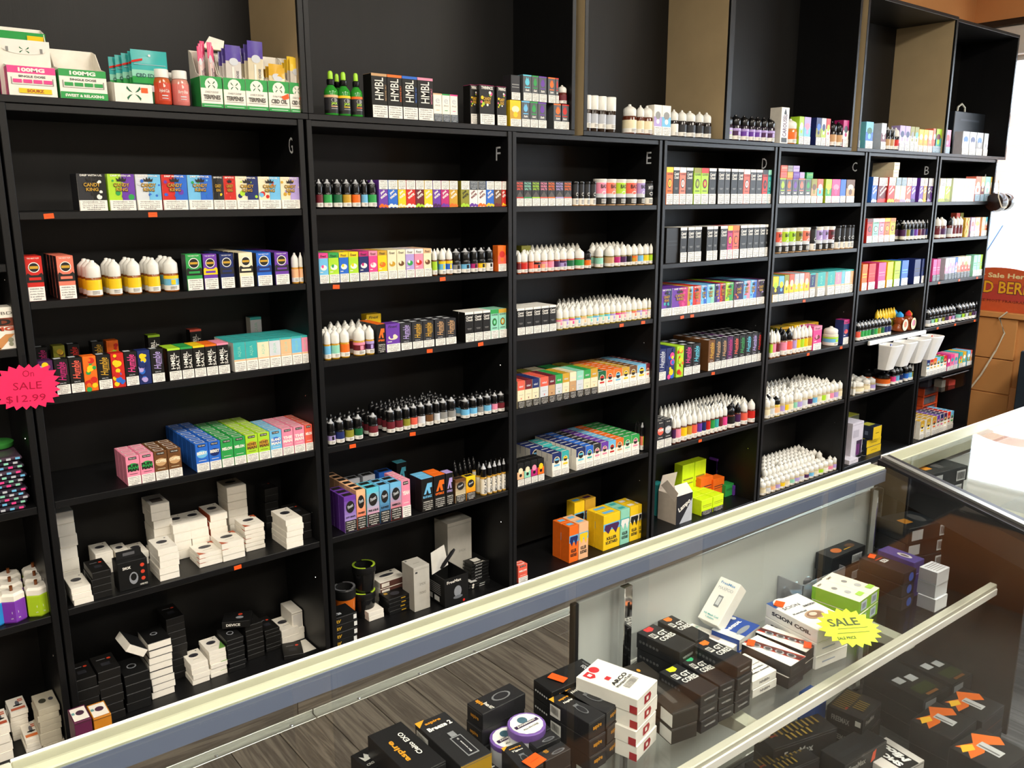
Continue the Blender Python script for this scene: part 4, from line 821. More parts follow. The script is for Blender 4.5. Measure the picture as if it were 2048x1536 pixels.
# ------------------------------------------------------------------ bay B
for i,(a,b,c,alt) in enumerate(((1742,1752,'blue','white'),(1774,1787,'red','yellow'),(1788,1798.5,'cream','coral'),(1799,1809.5,'cream','lilac'),(1810,1820,'coral','white'),(1820.5,1829,'purple','navy'),(1836.5,1844.5,'purple','white'),(1845,1851,'gold','yellow'),(1853,1859.5,'plum','lilac'),(1865,1872.5,'purple','lilac'))):
    boxes('B',1,(1800,355),[(a,b,'jam',c,alt,'white','b' if i in (2,3) else 'w')],d=.05)
boxes('B',1,(1760,355),[(1754,1773,'jam','maroon','red')],d=.03,y0=.02)
z1 = atY(1800,355,.012).z-LZ['B'][1]
for k in range(2): boxes('B',1,(1790,338),[(1786+2*k,1797+2*k,'plain','cream',None,'plum')],zoff=z1+.0005+k*.0385,h=.038,d=.12,y0=.016,row=1,desc=('stacked ','topmost ')[k])
boxes('B',2,(1760,437),[(1731.5,1742.5,'oval','red','maroon'),(1743,1755,'oval','mint','white'),(1755.5,1766,'oval','pink','white'),(1766.5,1777,'oval','orange','yellow'),(1777.5,1788,'oval','yellow','orange')],d=.05)
for k,nm in ((0,'b'),(1,'g')): boxes('B',2,(1750,415),[(1738+13*k,1750+13*k,'plain','tan' if k == 0 else 'silver',None,'brown')],y0=.1,row=1,h=.105)
bottles('B',2,(1830,440),[(1803+7.6*i,1810+7.6*i,['plum','olive','navy','purple','maroon','plum','navy'][i]) for i in range(7)],kind='t',cap='clear',body='141414',rows=2)
boxes('B',3,(1790,523),[(1721.5,1732,'plain','orange','w','yellow'),(1734.5,1748,'plain','red','w','coral'),(1754,1768.5,'plain','hotpink','w','pink'),(1771.5,1783,'plain','yellow','w','lime'),(1786,1797.5,'plain','lime','w','olive'),(1800.5,1813.5,'plain','blue','w','sky'),(1826,1837.5,'plain','navy','w','char'),(1841,1852.5,'plain','navy','w','char')],d=.05,rows=2)
B4 = ['coral','green','green','green','dgreen','green','olive','dgreen','navy','navy']
bottles('B',4,(1750,640),[(1712+6.8*i,1718.3+6.8*i,B4[i]) for i in range(10)],kind='t',cap='clear',body='141414',rows=2)
fill('B',4,'t','capyellow',['olive'],(1748,1790),2,.09,.014,.125,body='3a2412',word='yellow-capped bottle')
# honey-bear bottles with coloured caps
def bear(px0,px1,lab,cap,y0=.02,row=0):
    z = LZ['B'][4]+.0003; xa,xb = xYZ(px0,y0+.02,z),xYZ(px1,y0+.02,z); r = (xb-xa)/2*.95; h = .112
    e = empty('bear_bottle',(clampx('B',4,(xa+xb)/2,r*1.02),y0+r,z))
    m = MB(); m.lathe([(r*.85,0),(r,.006),(r*1.0,h*.22),(r*.78,h*.34),(r*.74,h*.38),(r*.88,h*.5),(r*.86,h*.6),(r*.5,h*.72),(r*.42,h*.74)],16,'8a3f1c',sy=.85)
    m.build('bottle_body','gloss',e,True)
    m = MB(); m.art(lambda a,b,of: ((a-.5)*r*1.5,-r*.87-of-.002,b),1,h,[('e',.5,.35,.5,.3,'cream'),('e',.5,.38,.26,.16,lab)],e=.0006); m.build('label','card',e)
    m = MB(); m.lathe([(r*.46,h*.73),(r*.52,h*.75),(r*.5,h*.86),(r*.15,h*.98),(r*.08,h)],12); m.build('cap',cap,e,True)
    reg(e,'B',4,row,{'capblue':'blue','capred':'red','capyellow':'yellow'}[cap]+'-capped waisted syrup bottle','bottle')
bear(1796,1811,'salmon','capblue'); bear(1813,1826,'pink','capred'); bear(1828,1841,'char','capyellow'); bear(1785,1796,'pink','capblue',.09,1); bear(1798,1808,'cream','capblue',.13,1); bear(1811,1821,'cream','capyellow',.13,1); bear(1823,1833,'cream','capyellow',.15,1)
bottles('B',5,(1730,757),[(1703.5,1707,'white'),(1713,1729,'cream'),(1730,1739,'cream'),(1740,1750,'lilac')],kind='s',body='b8a888',rows=3)
bottles('B',5,(1790,737),[(1766,1782,'orange',{'body':'5a2a0a','cap':'capblack'}),(1783,1789,'hotpink',{'cap':'clear'}),(1790,1796,'sky',{'cap':'clear'}),(1797,1803,'navy',{'cap':'clear'}),(1808,1814,'blue',{'cap':'clear'}),(1815,1821,'sky',{'cap':'clear'}),(1822.5,1832.5,'olive')],kind='t',body='161616',rows=2)
# ------------------------------------------------------------------ bay A
boxes('A',1,(1893,357),[(1876,1888,'jam','cream','lime'),(1888.5,1898,'jam','lime','olive')],d=.05); boxes('A',1,(1930,357),[(1903,1911,'plain','white',None,'fog'),(1911.5,1925,'plain','white',None,'silver'),(1925.5,1933,'plain','white',None,'silver'),(1933.5,1947,'plain','white',None,'fog')],d=.06)
boxes('A',1,(1960,353),[(1947.5,1958,'band','salmon','fog','cream','b'),(1958.5,1966,'band','peach','maroon','white','b'),(1966.5,1977,'band','mint','fog','white','b'),(1977.5,1984,'band','gold','tan','white','b')],d=.06)
boxes('A',1,(1940,345),[(1925,1950,'plain','silver',None,'gold')],y0=.16,row=1,h=.112)
bottles('A',2,(1890,434),[(1871,1878.5,'maroon'),(1880.5,1891,'plum'),(1896,1902,'silver',{'cap':'capblack'}),(1902.5,1909.5,'maroon'),(1910,1915.5,'maroon'),(1916,1921.5,'maroon')],kind='s',body='5a2018')
boxes('A',2,(1950,435),[(1928,1936,'fruit','gold','orange','yellow',2),(1939,1947,'band','lilac','pink','coral'),(1947.5,1957,'band','peach','lilac','lime'),(1961,1968,'band','peach','tan','white'),(1968.5,1977.5,'band','cyan','orange','white')],d=.05)
boxes('A',2,(1915,420),[(1909,1916,'plain','coral',None,'peach'),(1917,1923,'plain','olive',None,'green')],y0=.1,row=1,h=.14)
boxes('A',3,(1910,515),[(1863,1870.5,'plain','hotpink','g','pink'),(1871,1877.5,'plain','magenta','g','pink'),(1887.5,1894.5,'band','silver','pink','fog','g'),(1895,1901.5,'band','fog','lilac','pink','g'),(1902,1907,'band','fog','lilac','pink','g'),(1907.5,1912,'band','blue','silver','pink','g'),(1912.5,1919,'band','cream','coral','white','g'),(1919.5,1925.5,'band','cream','red','coral','g'),(1926,1932,'band','cream','red','olive','g'),(1932.5,1938,'band','cream','red','white','g')],d=.05)
boxes('A',3,(1955,510),[(1944,1951,'plain','mint','w','green'),(1951.5,1957.5,'plain','mint','w','olive'),(1958,1962.5,'plain','lime','w','mint'),(1963,1967.5,'plain','mint','w','green')],d=.05)
A4 = [1853,1861,1868,1875,1882,1888.5,1895.5,1902,1909,1914.5,1922,1929,1936,1942,1948,1953,1958]
bottles('A',4,(1900,612),[(A4[i],A4[i+1]-.6,['silver','mint','lime','fog','olive','plum','pink','lilac'][i%8],{'lab2':'black'}) for i in range(16) if i != 8],kind='t',cap='clear',body='141414',rows=2)
boxes('A',5,(1890,712),[(1851+6.8*i,1857.3+6.8*i,'fac',['navy','red','orange','sky','green','red'][i],['sky','gold','gold','yellow','teal','orange'][i]) for i in range(6)],d=.03,rows=4)
boxes('A',5,(1920,706),[(1893,1898.5,'band','magenta','hotpink','white'),(1899,1906,'band','hotpink','pink','teal'),(1906.5,1914,'band','pink','lilac','teal'),(1916,1923,'band','teal','yellow','coral'),(1923.5,1930,'band','gold','teal','white'),(1932.5,1939,'band','sky','olive','white'),(1939.5,1946,'band','coral','peach','white')],d=.05,rows=2)
boxes('A',6,(1870,820),[(1838,1846,'fac','gold','yellow'),(1850.5,1858.5,'fac','gold','yellow'),(1862,1870,'fac','gold','orange'),(1871,1877,'fac','purple','pink'),(1878,1884,'fac','navy','hotpink'),(1885,1891,'fac','plum','gold'),(1892,1898,'fac','red','coral'),(1898.5,1904.5,'fac','sky','green')],h=.115,d=.03,rows=5)

# ------------------------------------------------------------------ ledge under the upper cabinets
boxes('F',0,(790,150),[(745,776,'hmbl','tan',0),(776.5,805.5,'hmbl','orange',0),(806,836,'hmbl','blue',0),(836.5,867,'hmbl','pink',0)],d=.05)
LS = lambda c: dict(base='paper',fc={'t':c},art=[('r',0,.95,1,1,c),('t','e',.5,.74,.5,.16,0,.0,'silver'),('t','SPACE',.5,.58,.6,.05,0,'grey'),('r',.3,.4,.7,.42,c)],top=[],warn=('g',.01,.28),word='small white carton with %s lid'%cname(c))
STY['space'] = LS
boxes('F',0,(890,188),[(867.5,884.5,'space','peach'),(885,900.5,'space','green'),(901,916,'space','hotpink')],d=.05)
def st_twin():
    return dict(base='black',fc={'t':'hotpink'},art=blobs(['yellow','hotpink','lime','white'],9,.3,.95,4,.06,.1)+[('t','TWINPACK',.5,.93,.8,.08,0,.04,'white'),('t','CANDY',.5,.66,.55,.08,0,.04,'gold'),('t','KING',.5,.57,.4,.08,0,.04,'gold')],top=[],warn=('w',.01,.27),word='black dotted twin-pack box')
STY['twin'] = st_twin
boxes('F',0,(970,170),[(959.5,989,'twin'),(994,1013,'twin')],d=.05); boxes('F',0,(970,172),[(941,957,'twin')],d=.04,y0=.03)
boxes('F',0,(1060,203),[(1020,1042,'band','yellow','gold','cream'),(1043,1059.5,'goat','sky'),(1060,1075.5,'goat','green'),(1076,1092.5,'goat','purple'),(1107,1124,'goat','orange'),(1124.5,1141,'goat','red')],d=.05)
zz = atY(1060,203,.012).z-LZ['F'][0]
boxes('F',0,(1060,147),[(1046,1063,'goat','cyan'),(1063.5,1077,'goat','green'),(1077.5,1093,'goat','purple'),(1096,1110.5,'goat','orange'),(1111,1117,'goat','red')],zoff=zz+.0005,h=zz-.001,d=.048,row=1)
boxes('F',0,(1060,147),[(1022,1040,'plain','char','w','grey')],zoff=zz+.0005,h=zz-.006,d=.045,row=1); boxes('F',0,(990,155),[(972,990,'goat','cyan'),(995,1020,'goat','cyan')],y0=.09,row=1,h=.128,d=.05)
bottles('F',0,(1125,160),[(1118.5,1134,'maroon')],kind='s',h=.066,zoff=zz+.0005,body='5a2018',row=1)
# green dropper bottles
def dropper(px0,px1,band,y0=.012,row=0):
    z = LZ['F'][0]+.0003; xa,xb = xYZ(px0,y0+.017,z),xYZ(px1,y0+.017,z); r = (xb-xa)/2*.95; h = .125
    e = empty('dropper_bottle',((xa+xb)/2,y0+r,z))
    m = MB(); m.lathe([(r*.9,0),(r,.004),(r,h*.52),(r*.92,h*.58),(r*.5,h*.66),(r*.44,h*.68)],18,'2c8a2c'); m.build('bottle_body','gloss',e,True)
    m = MB(); rl = r*1.012; m.lathe([(rl,h*.05),(rl,h*.12),(rl,h*.40),(rl,h*.455)],18,['black','char',band],caps=False)
    m.art(lambda a,b,of: ((rl+of)*math.sin((a-.5)*1.6),-(rl+of)*math.cos((a-.5)*1.6),b),1,h,[('e',.5,.34,.3,.05,'grey'),('t','JAX',.5,.26,.6,.07,0,.04,'lime'),('r',.2,.19,.8,.21,band),('r',.2,.14,.8,.16,'grey')],e=.0003,cyl=True); m.build('label','card',e,True)
    m = MB(); m.lathe([(r*.5,h*.68),(r*.55,h*.69),(r*.55,h*.80),(r*.42,h*.815)],14); m.build('cap_collar','capblack',e,True)
    m = MB(); m.lathe([(r*.36,h*.815),(r*.38,h*.83),(r*.36,h*.95),(r*.25,h*.99),(r*.1,h)],12); m.build('dropper_bulb','limecap',e,True)
    reg(e,'F',0,row,'green dropper bottle with %s label band'%cname(band),'bottle')
pm('limecap','a8e03a',.4,.45)
pm('signpink','ff2f63',.6,.3)
dropper(651.5,678,'peach'); dropper(677.5,702.5,'yellow'); dropper(703,726,'orange'); dropper(666,687,'peach',.06,1)
# ledge above E
bottles('E',0,(1200,193),[(1169,1180,'silver'),(1181,1195.5,'silver'),(1197,1211.5,'silver'),(1214,1231,'silver')],kind='u',cap='capwhite',body='2a1c12',foot='warn',word='dark tube with tall white cap')
bottles('E',0,(1265,209),[(1253.5,1274.5,'cream'),(1275,1287,'cream'),(1288,1305,'cream')],kind='s',body='5a2a18')
boxes('E',0,(1320,210),[(1307,1322.5,'band','paper','lilac','grey'),(1323,1340.5,'band','paper','sky','grey')],d=.04)
bottles('E',0,(1380,222),[(1342,1355.5,'paper'),(1358,1372.5,'char'),(1374,1391.5,'char'),(1393,1406,'char'),(1407.5,1421.5,'char')],kind='s',body='1e1614',y0=.02)
BCP = dict(kind='s',cap='capblack',body='221a28')
bottles('D',0,(1500,232),[(1440,1450,'lime'),(1451,1463.5,'lime'),(1466,1481,'plum'),(1483,1496.5,'purple'),(1497.5,1508.5,'purple'),(1509.5,1521,'purple'),(1522,1533.5,'plum'),(1534.5,1549,'plum')],lab2='lilac',**BCP)
STY['carousel'] = lambda: dict(base='paper',art=[('t','CAROUSEL',.5,.5,.62,.5,90,.03,'plum'),('p',[(.35,.86),(.5,.97),(.65,.86),(.65,.8),(.35,.8)],'char'),('r',.15,.03,.85,.16,'ink')],top=[],warn=None,word='tall white carton with vertical lettering')
boxes('D',0,(1565,214),[(1559.5,1575,'carousel')],d=.06); bottles('D',0,(1584,238),[(1576.5,1594,'orange')],kind='s',body='c87a3a')
boxes('C',0,(1605,233),[(1596,1605.5,'band','lime','mint','white'),(1606,1619,'band','lilac','sky','pink')],d=.05); boxes('C',0,(1645,236),[(1630,1640,'band','navy','olive','blue'),(1640.5,1649.5,'band','fog','lime','navy'),(1650,1658,'band','red','white','lime')],d=.05)
bottles('C',0,(1672,243),[(1659.5,1671.5,'tan'),(1672.5,1684,'tan')],kind='s',cap='capblack',body='161418'); boxes('C',0,(1690,240),[(1686,1697,'band','magenta','paper','char')],d=.05)
boxes('B',0,(1735,243),[(1711.5,1718,'band','lime','yellow','white'),(1729,1743.5,'band','sky','blue','dgreen'),(1760,1769.5,'band','fog','maroon','silver')],d=.08)
bottles('B',0,(1778,254),[(1770.5,1777.5,'tan',{'cap':'clear'}),(1778.5,1786,'tan',{'cap':'clear'}),(1787,1796,'red')],kind='s',body='161418')
boxes('B',0,(1815,252),[(1796.5,1807,'band','lilac','paper','navy'),(1807.5,1817.5,'band','lilac','paper','navy'),(1818,1826,'band','olive','white','grey'),(1826.5,1834.5,'band','olive','white','cyan')],d=.05); boxes('B',0,(1848,259),[(1835,1844,'band','yellow','gold','cream'),(1844.5,1853,'band','yellow','gold','white'),(1853.5,1862.5,'band','peach','salmon','white')],d=.05)
boxes('A',0,(1880,258),[(1863,1869.5,'band','salmon','coral','white','b'),(1871,1883.5,'band','lime','teal','maroon','b'),(1884.5,1896,'band','pink','hotpink','red','b')],d=.05); boxes('A',0,(1945,264),[(1922,1935,'band','silver','fog','blue'),(1936,1949,'band','fog','silver','navy'),(1950,1962.5,'band','silver','grey','blue'),(1964.5,1973,'band','grey','silver','white')],d=.05)
# dark carry box with handle behind them
x0,x1 = xYZ(1902,.14,1.845),xYZ(1962,.14,1.845)
e = empty('carry_box',(clampx('A',0,(x0+x1)/2,(x1-x0)/2),.14,1.8455)); tag(e,'dark carry box with an arched handle at the right end of ledge','box')
m = MB(); m.box(-(x1-x0)/2,(x1-x0)/2,0,.12,0,.26,col='1b2026',ch=.003); m.art(front(-(x1-x0)/2,0,0),x1-x0,.26,[('r',.2,.8,.8,.84,'3a4048'),('c',.75,.35,.05,'c0603a'),('c',.8,.55,.03,'6a5a50')]); m.build('case_body','card',e)
m = MB(); m.tube([(-.05,.06,.26),(-.045,.06,.295),(0,.06,.315),(.045,.06,.295),(.05,.06,.26)],.006,8); m.build('handle','aluwhite',e,True)
# counter-top display trays with high backs (left end of the ledge)
def tray(px0,px1,ref,c,prims,rise,d,word,label,side='paper',txtbg='paper',y0=.014):
    z = LZ['G'][0]+.0003; xa,xb = xYZ(px0,y0,z),xYZ(px1,y0,z); w = xb-xa-.001; h = atY(ref[0],ref[1],y0).z-z; t = .0016
    e = empty('display_tray',((xa+xb)/2,y0,z)); tag(e,label,'display box','counter display trays on the ledge above bay G')
    m = MB(); m.box(-w/2,w/2,0,t,0,h,col=txtbg); m.art(front(-w/2,0,0),w,h,prims); m.build('front_panel','card',e)
    m = MB(); m.box(-w/2,w/2,d-t,d,0,h*rise,col=side); m.build('back_panel','card',e)
    for s in (-1,1):
        m = MB(); xx = s*(w/2-t/2)
        m.prism([(t,0),(t,h),(d*.35,h*1.12),(d*.7,h*rise*.93),(d-t,h*rise),(d-t,0)],xx-t/2,xx+t/2,'x',col=side)
        if s < 0: m.face([(xx-t/2-.0004,d-t,0),(xx-t/2-.0004,d-t,h*.98),(xx-t/2-.0004,t,h*.98),(xx-t/2-.0004,t,0)],c)
        m.build('side_panel','card',e)
    m = MB(); m.box(-w/2+t,w/2-t,t,d-t,0,t,col=side); m.build('base_panel','card',e)
    return e,w,h,d
def dose(c,foot):
    a = [('r',0,.76,1,1,c),('t','100MG',.5,.88,.55,.14,0,.05,'white'),('t','SINGLE DOSE',.5,.66,.56,.075,0,.03,'3a3a3a'),('r',.06,.38,.08,.62,'8a8780'),('r',.92,.38,.94,.62,'8a8780'),('r',.06,.38,.94,.395,'8a8780')]
    a += [('r',.1+.21*i,.44,.28+.21*i,.56,c) for i in range(4)]
    return a+foot
tray(19,116.5,(60,133),'hotpink',dose('hotpink',[('r',.2,.1,.88,.26,'yellow'),('t','SOURZ',.54,.18,.36,.11,0,.06,'a8561c')]),2.5,.11,'','white display tray with pink 100MG band and yellow strip')
tray(122,217,(165,140),'green',dose('green',[('r',0,0,1,.24,'green'),('t','SWEET & RELAXING',.5,.12,.82,.1,0,.04,'white')]),1.85,.11,'','empty white display tray with green 100MG band')
z = LZ['G'][0]+.0003
# pouch and white candy pack in the first tray
o,w_,h_,d_ = None,0,0,0
def pouch(name,loc,w,h,cols,label,cat='pouch',rz=0,tilt=0,txt=None,grp=None,parent=None,t=.006):
    m = MB(); n = 8; F = []
    for j in range(n+1):
        v = j/n; th = t*(math.sin(math.pi*min(1,v*1.06))**.6 if v < .94 else .12)
        for i in range(5): u = i/4; F.append((-w/2+w*u,-th*(1-(2*u-1)**4)*.5,v*h))
    G = len(F); F += [(x,-y+.0003,zz_) for x,y,zz_ in F]
    k = 0
    for j in range(n):
        c = [cc for vv,cc in cols if j/n >= vv][-1]
        m.grid([F[j*5+i] for i in range(5)]+[F[(j+1)*5+i] for i in range(5)],[(i,i+1,i+6,i+5) for i in range(4)],c)
        m.grid([F[G+j*5+i] for i in range(5)]+[F[G+(j+1)*5+i] for i in range(5)],[(i+1,i,i+5,i+6) for i in range(4)],c)
    if txt: m.art(lambda a,b,of: (-w/2+a,-t*.52-of,b),w,h,txt)
    o = m.build(name,'gloss',parent,True); o.location = loc; o.rotation_euler = (tilt,0,rz); 
    if not parent: tag(o,label,cat,grp)
    return o
xa = xYZ(60,.06,z)
pouch('candy_pouch',(xa+.004,.10,z+.004),.10,.150,[(0,'paper'),(.75,'green'),(.93,'lime')],'green and white pouch standing in the pink-banded tray',txt=[('r',.6,.82,.95,.95,'yellow'),('e',.5,.66,.42,.06,'white')]+DROPX(.5,.66,.1,.05,'dgreen'),tilt=R(4))
pouch('candy_pouch',(xa-.004,.05,z+.004),.11,.125,[(0,'paper'),(.8,'white')],'white crumpled pack in front of the green pouch',txt=[('e',.5,.82,.4,.08,'white')]+DROPX(.5,.82,.1,.06,'dgreen')+[('r',.15,.78,.2,.86,'grey'),('r',.8,.78,.85,.86,'grey')],tilt=R(3))
# edibles tray with teal pouches
EP = DROPX(.5,.5,.2,.4,'dgreen')
tray(231,307,(270,168),'paper',EP+[('r',.7,.55,.88,.82,'tag')],1.25,.10,'','white display tray with green four-drop emblem holding teal pouches')
for k in range(5):
    px = 228+k*13; yy = .085-.013*k; xx = xYZ(px+26,yy,z)
    pouch('edibles_pouch',(xx,yy,z+.003),.088 if k == 4 else .07,.128-.004*(4-k),[(0,'dgreen'),(.3,'green'),(.45,'mint'),(.62,'teal'),(.9,'aqua')],'teal pouch lettered CBD EDIBLES, frontmost in its tray' if k == 4 else 'teal pouch in the white emblem tray, %s from the back'%ORD[k+1],grp='teal pouches in the tray',txt=[('t','CBD EDIBLES',.5,.52,.8,.075,0,.02,'2a4a52'),('r',.06,.72,.94,.735,'8fb8bc'),('p',[(0,.75),(.3,.8),(.3,.84),(0,.79)],'red'),('c',.5,.9,.035,'e0e6e6'),('e',.5,.28,.3,.06,'fog')],t=.005)
# gummy jars
def gummy(px0,px1,c1,c2,label,y0=.014):
    xa,xb = xYZ(px0,y0+.02,z),xYZ(px1,y0+.02,z); r = (xb-xa)/2*.96; h = .088
    e = empty('gummy_jar',((xa+xb)/2,y0+r,z)); tag(e,label,'jar','gummy jars on the ledge')
    m = MB(); m.lathe([(r*.88,0),(r,.005),(r,h*.62),(r*.86,h*.74),(r*.74,h*.76)],18,[c1,c1,c2,c2]); m.build('jar_body','gloss',e,True)
    m = MB(); rl = r*1.01; m.art(lambda a,b,of: ((rl+of)*math.sin((a-.5)*1.6),-(rl+of)*math.cos((a-.5)*1.6),b),1,h,[('r',.08,.12,.92,.6,c1),('t','b',.5,.54,.14,.1,0,.05,'white'),('t','Hybrid Cubs' if c1=='c8452a' else 'Berry Bites',.5,.38,.7,.12,0,.01,.3,'white'),('r',.3,.24,.7,.27,'fog'),('r',.3,.17,.7,.19,'fog')],e=.0003,cyl=True); m.build('label','card',e,True)
    m = MB(); m.lathe([(r*.8,h*.76),(r*.84,h*.77),(r*.84,h*.97),(r*.8,h)],20); m.build('lid','capwhite',e,True)
gummy(308.5,345.5,'c8452a','b85a2a','white-lidded gummy jar with red contents'); gummy(346,381.5,'d97a72','c88a7a','white-lidded gummy jar with pink contents'); gummy(325,352,'c88a7a','b88a7a','gummy jar standing behind the other two jars',.07)
# five green-and-white dose trays with tubes in pouches
DT = [(404,447.5,'TERPENES'),(449.5,493.5,'TERPENES'),(494,537.5,'TERPENES'),(539,580.5,'CBD OIL'),(581.5,610.5,'CBD OIL')]
for i,(a,b,t) in enumerate(DT):
    pr = [('r',0,.62,1,1,'green'),('c',.5,.74,.3,'paper')]+DROPX(.5,.74,.17,.13,'dgreen')+[('t','DAILY DOSE',.5,.5,.62,.055,0,.0,.2,'6a6a66'),('t',t,.5,.34,.78,.14,0,.03,'4a463f'),('r',.1,.22,.9,.235,'b0aca4'),('r',0,.0,1,.13,'green'),('r',.1,.05,.9,.07,'c8e0cc')]
    if i >= 3: pr.append(('p',[(.6,.5),(.95,.62),(.98,.46),(.72,.4)],'tag'))
    e,w,h,d = tray(a,b,((a+b)/2,(153,157,160,163,166)[i]),'green',pr,1.9,.075,'','%s green and white tray from left, lettered %s'%(ORD[i+1],t))
    cap,stem = (('e0507a','d8b8b4'),('5a4a9a','cfc8c0'),('5a4a9a','d8ccae'),('d8a830','d8c8a0'),('f0c838','cfc6b8'))[i]
    for k in range((7,3,3,4,5)[i]):
        n = (7,3,3,4,5)[i]; wp = w*(.22 if i == 0 else .72); u = (k+.5)/n
        xx = e.location.x+(u-.5)*(w-wp)*1.0 if i == 0 else e.location.x+(u-.5)*(w-wp)*.8
        hh = (.158,.152,.168,.118,.142)[i]*(1+.05*((k*37)%5-2)/2); yy = e.location.y+.012+.008*((n-1-k) if i != 0 else k%4*1.5)
        p = pouch('dose_tube_pouch',(xx,yy,z+.004),wp,hh,[(0,stem),(.72,cap)],'clear pouch with %s top, %s from left in tray %d of five'%({'e0507a':'pink','5a4a9a':'violet','d8a830':'ochre','f0c838':'yellow'}[cap],ORD[k+1],i+1),grp='dose pouches in the green trays',tilt=R(-2+k%3*2),t=.006,rz=R((k%3-1)*4),
          txt=[('e',.5,.74,.3,.06,'fog'),('t','DAILY DOSE',.72,.45,.3,.16 if i else .3,90,.02,'5a5a66'),('r',.36,.1,.5,.66,'ece6da'),('r',.34,.18,.52,.23,'d06a2a')])
m = MB(); m.prism([(0,0),(.055,-.006),(.06,.022),(.02,.03)],-.0008,.0008,'y',col='paper'); m.box(.0,.055,-.02,-.001,-.0065,-.005,col='cream'); o = m.build('carton_flap','card'); o.location = (xYZ(404,.09,2.03),.09,2.01); tag(o,'torn white cardboard flap standing above the pink-topped pouches','cardboard'); o.location.z = z+.162

# ------------------------------------------------------------------ piles on the lower shelves
def stk(px0,px1,y,n,ytop,d,S,name,bay,lvl,rz=0,jit=.0025,topS=None,mat='card',py=None):
    """n flat cartons; y depth of the front face (or py: picture row of its foot); ytop picture row of the top front edge at px0"""
    Z = LZ[bay][lvl] if lvl else 0
    if y is None: y = atZ(px0,py,Z).y
    y = max(y,.004) if lvl else y
    y = min(y,.276-d) if lvl else y
    xa,xb = xYZ(px0,y,Z),xYZ(px1,y,Z); lh = (atY(px0,ytop,y).z-Z)/n
    return pile(clampx(bay,lvl,(xa+xb)/2,(xb-xa)/2+.004) if lvl else (xa+xb)/2,y,Z,xb-xa,d,lh,n,S,name,'box',rz,jit,topS,'cartons piled on the %s'%where(bay,lvl) if lvl else 'cartons on the floor',mat)
DEV = [('e',.5,.6,.28,.13,'3a3a40'),('r',.36,.5,.64,.62,'2a2a30'),('r',.3,.3,.7,.32,'9a978e'),('c',.78,.86,.05,'5a5a60')]
WH = dict(base='paper',top=DEV,line='b8b4aa'); WR = dict(base='paper',top=[('p',[(0,0),(.3,0),(0,.3)],'b5532e'),('p',[(1,1),(.72,1),(1,.72)],'b5532e')]+DEV,line='b8b4aa'); WP = dict(base='paper',line='c8c4ba')
BK = dict(base='black',line='5a5a5c',top=[('r',.2,.7,.6,.74,'6a6a6c'),('c',.75,.7,.09,'c8402a'),('r',.3,.3,.7,.5,'2a2a2e')]); BK2 = dict(base='141414',line='6a6a6c',top=[('e',.5,.5,.2,.14,'8a8d92'),('e',.5,.5,.15,.1,'141414')])
WB = dict(base='paper',fc={'t':'141414'},line='1a1a1a',top=[('e',.5,.55,.16,.1,'8a8d92'),('e',.5,.55,.11,.06,'141414')])
g5 = lambda *a,**k: stk(*a,bay='G',lvl=5,**k)
g5(128,163,.175,6,1024,.09,WP,'white carton at back left of the fifth shelf, bay G')
g5(147,186,None,3,1178,.095,WH,'white carton at front left of fifth shelf, bay G',py=1213)
g5(190,227,None,4,1145,.095,BK,'black carton beside the front left white stack',py=1200)
g5(322,361,None,5,1099,.095,WH,'white carton in the tall front stack, fifth shelf',py=1164)
g5(313,350,.165,7,1008,.09,WP,'white carton in the tall stack behind, fifth shelf',topS=dict(base='paper',top=[('r',.2,.2,.8,.6,'6a6058')]))
g5(352,386,.14,4,1050,.09,WH,'white carton left of the middle back wall, bay G'); g5(386.5,421,.14,4,1042,.09,WH,'white carton right of the middle back wall, bay G')
g5(424,458,.15,5,1030,.1,dict(base='paper',top=DEV,left=[('r',0,0,1,1,'b5532e')],line='b8b4aa'),'white carton with orange side at the back, bay G')
g5(462,500,.19,7,974,.085,WH,'white carton in highest back stack, fifth shelf')
g5(400,446,None,3,1110,.085,WR,'orange-cornered white carton, left front pair, bay G',py=1136); g5(447,491,None,3,1088,.085,WR,'orange-cornered white carton, right front pair, bay G',py=1125)
g5(493,531,None,6,1053,.085,WR,'white carton right of the orange-cornered pair, bay G',py=1105)
g5(575,608,None,5,1041,.11,WH,'white carton in deep right stack, fifth shelf',py=1099); g5(610,637,.05,3,1029,.12,BK,'large black carton at right end, fifth shelf')
g5(534,560,.2,6,978,.07,BK,'dark carton at the back right, fifth shelf')
for a,b in ((197,232),(236,262),(266,300)): g5(a,b,.17,2,1108,.085,WH,'white printed carton at the back, %s of three, bay G'%{197:'left',236:'middle',266:'right'}[a])
# hanging retail box with red icons
Zg = LZ['G'][5]; y = atZ(239,1185,Zg).y; xa,xb = xYZ(240,y,Zg),xYZ(299,y,Zg); w = xb-xa; h = atY(239,1128,y).z-Zg
e = empty('retail_box',((xa+xb)/2,y,Zg+.0003)); tag(e,'black retail box with three red icons, fifth shelf of bay G','box')
m = MB(); m.box(-w/2,w/2,0,.055,0,h,col='131313',ch=.001); m.art(front(-w/2,0,0),w,h,[('t','SMOK',.3,.78,.28,.1,0,.03,'white'),('c',.82,.78,.07,'c8402a'),('c',.82,.54,.07,'c8402a'),('c',.82,.30,.07,'c8402a'),('e',.5,.38,.15,.22,'8a8d92'),('e',.5,.42,.1,.13,'131313'),('t','NORD POD',.82,.1,.25,.06,0,'white')]); m.build('carton_body','card',e)
m = MB(); m.box(-w/2+.006,w/2-.006,.03,.0316,h,h+.022,col='1b1b1b'); m.art(front(-w/2,.03,h),w,.022,[('r',.3,.3,.7,.7,'5a5a5c')]); m.build('hang_tab','card',e)
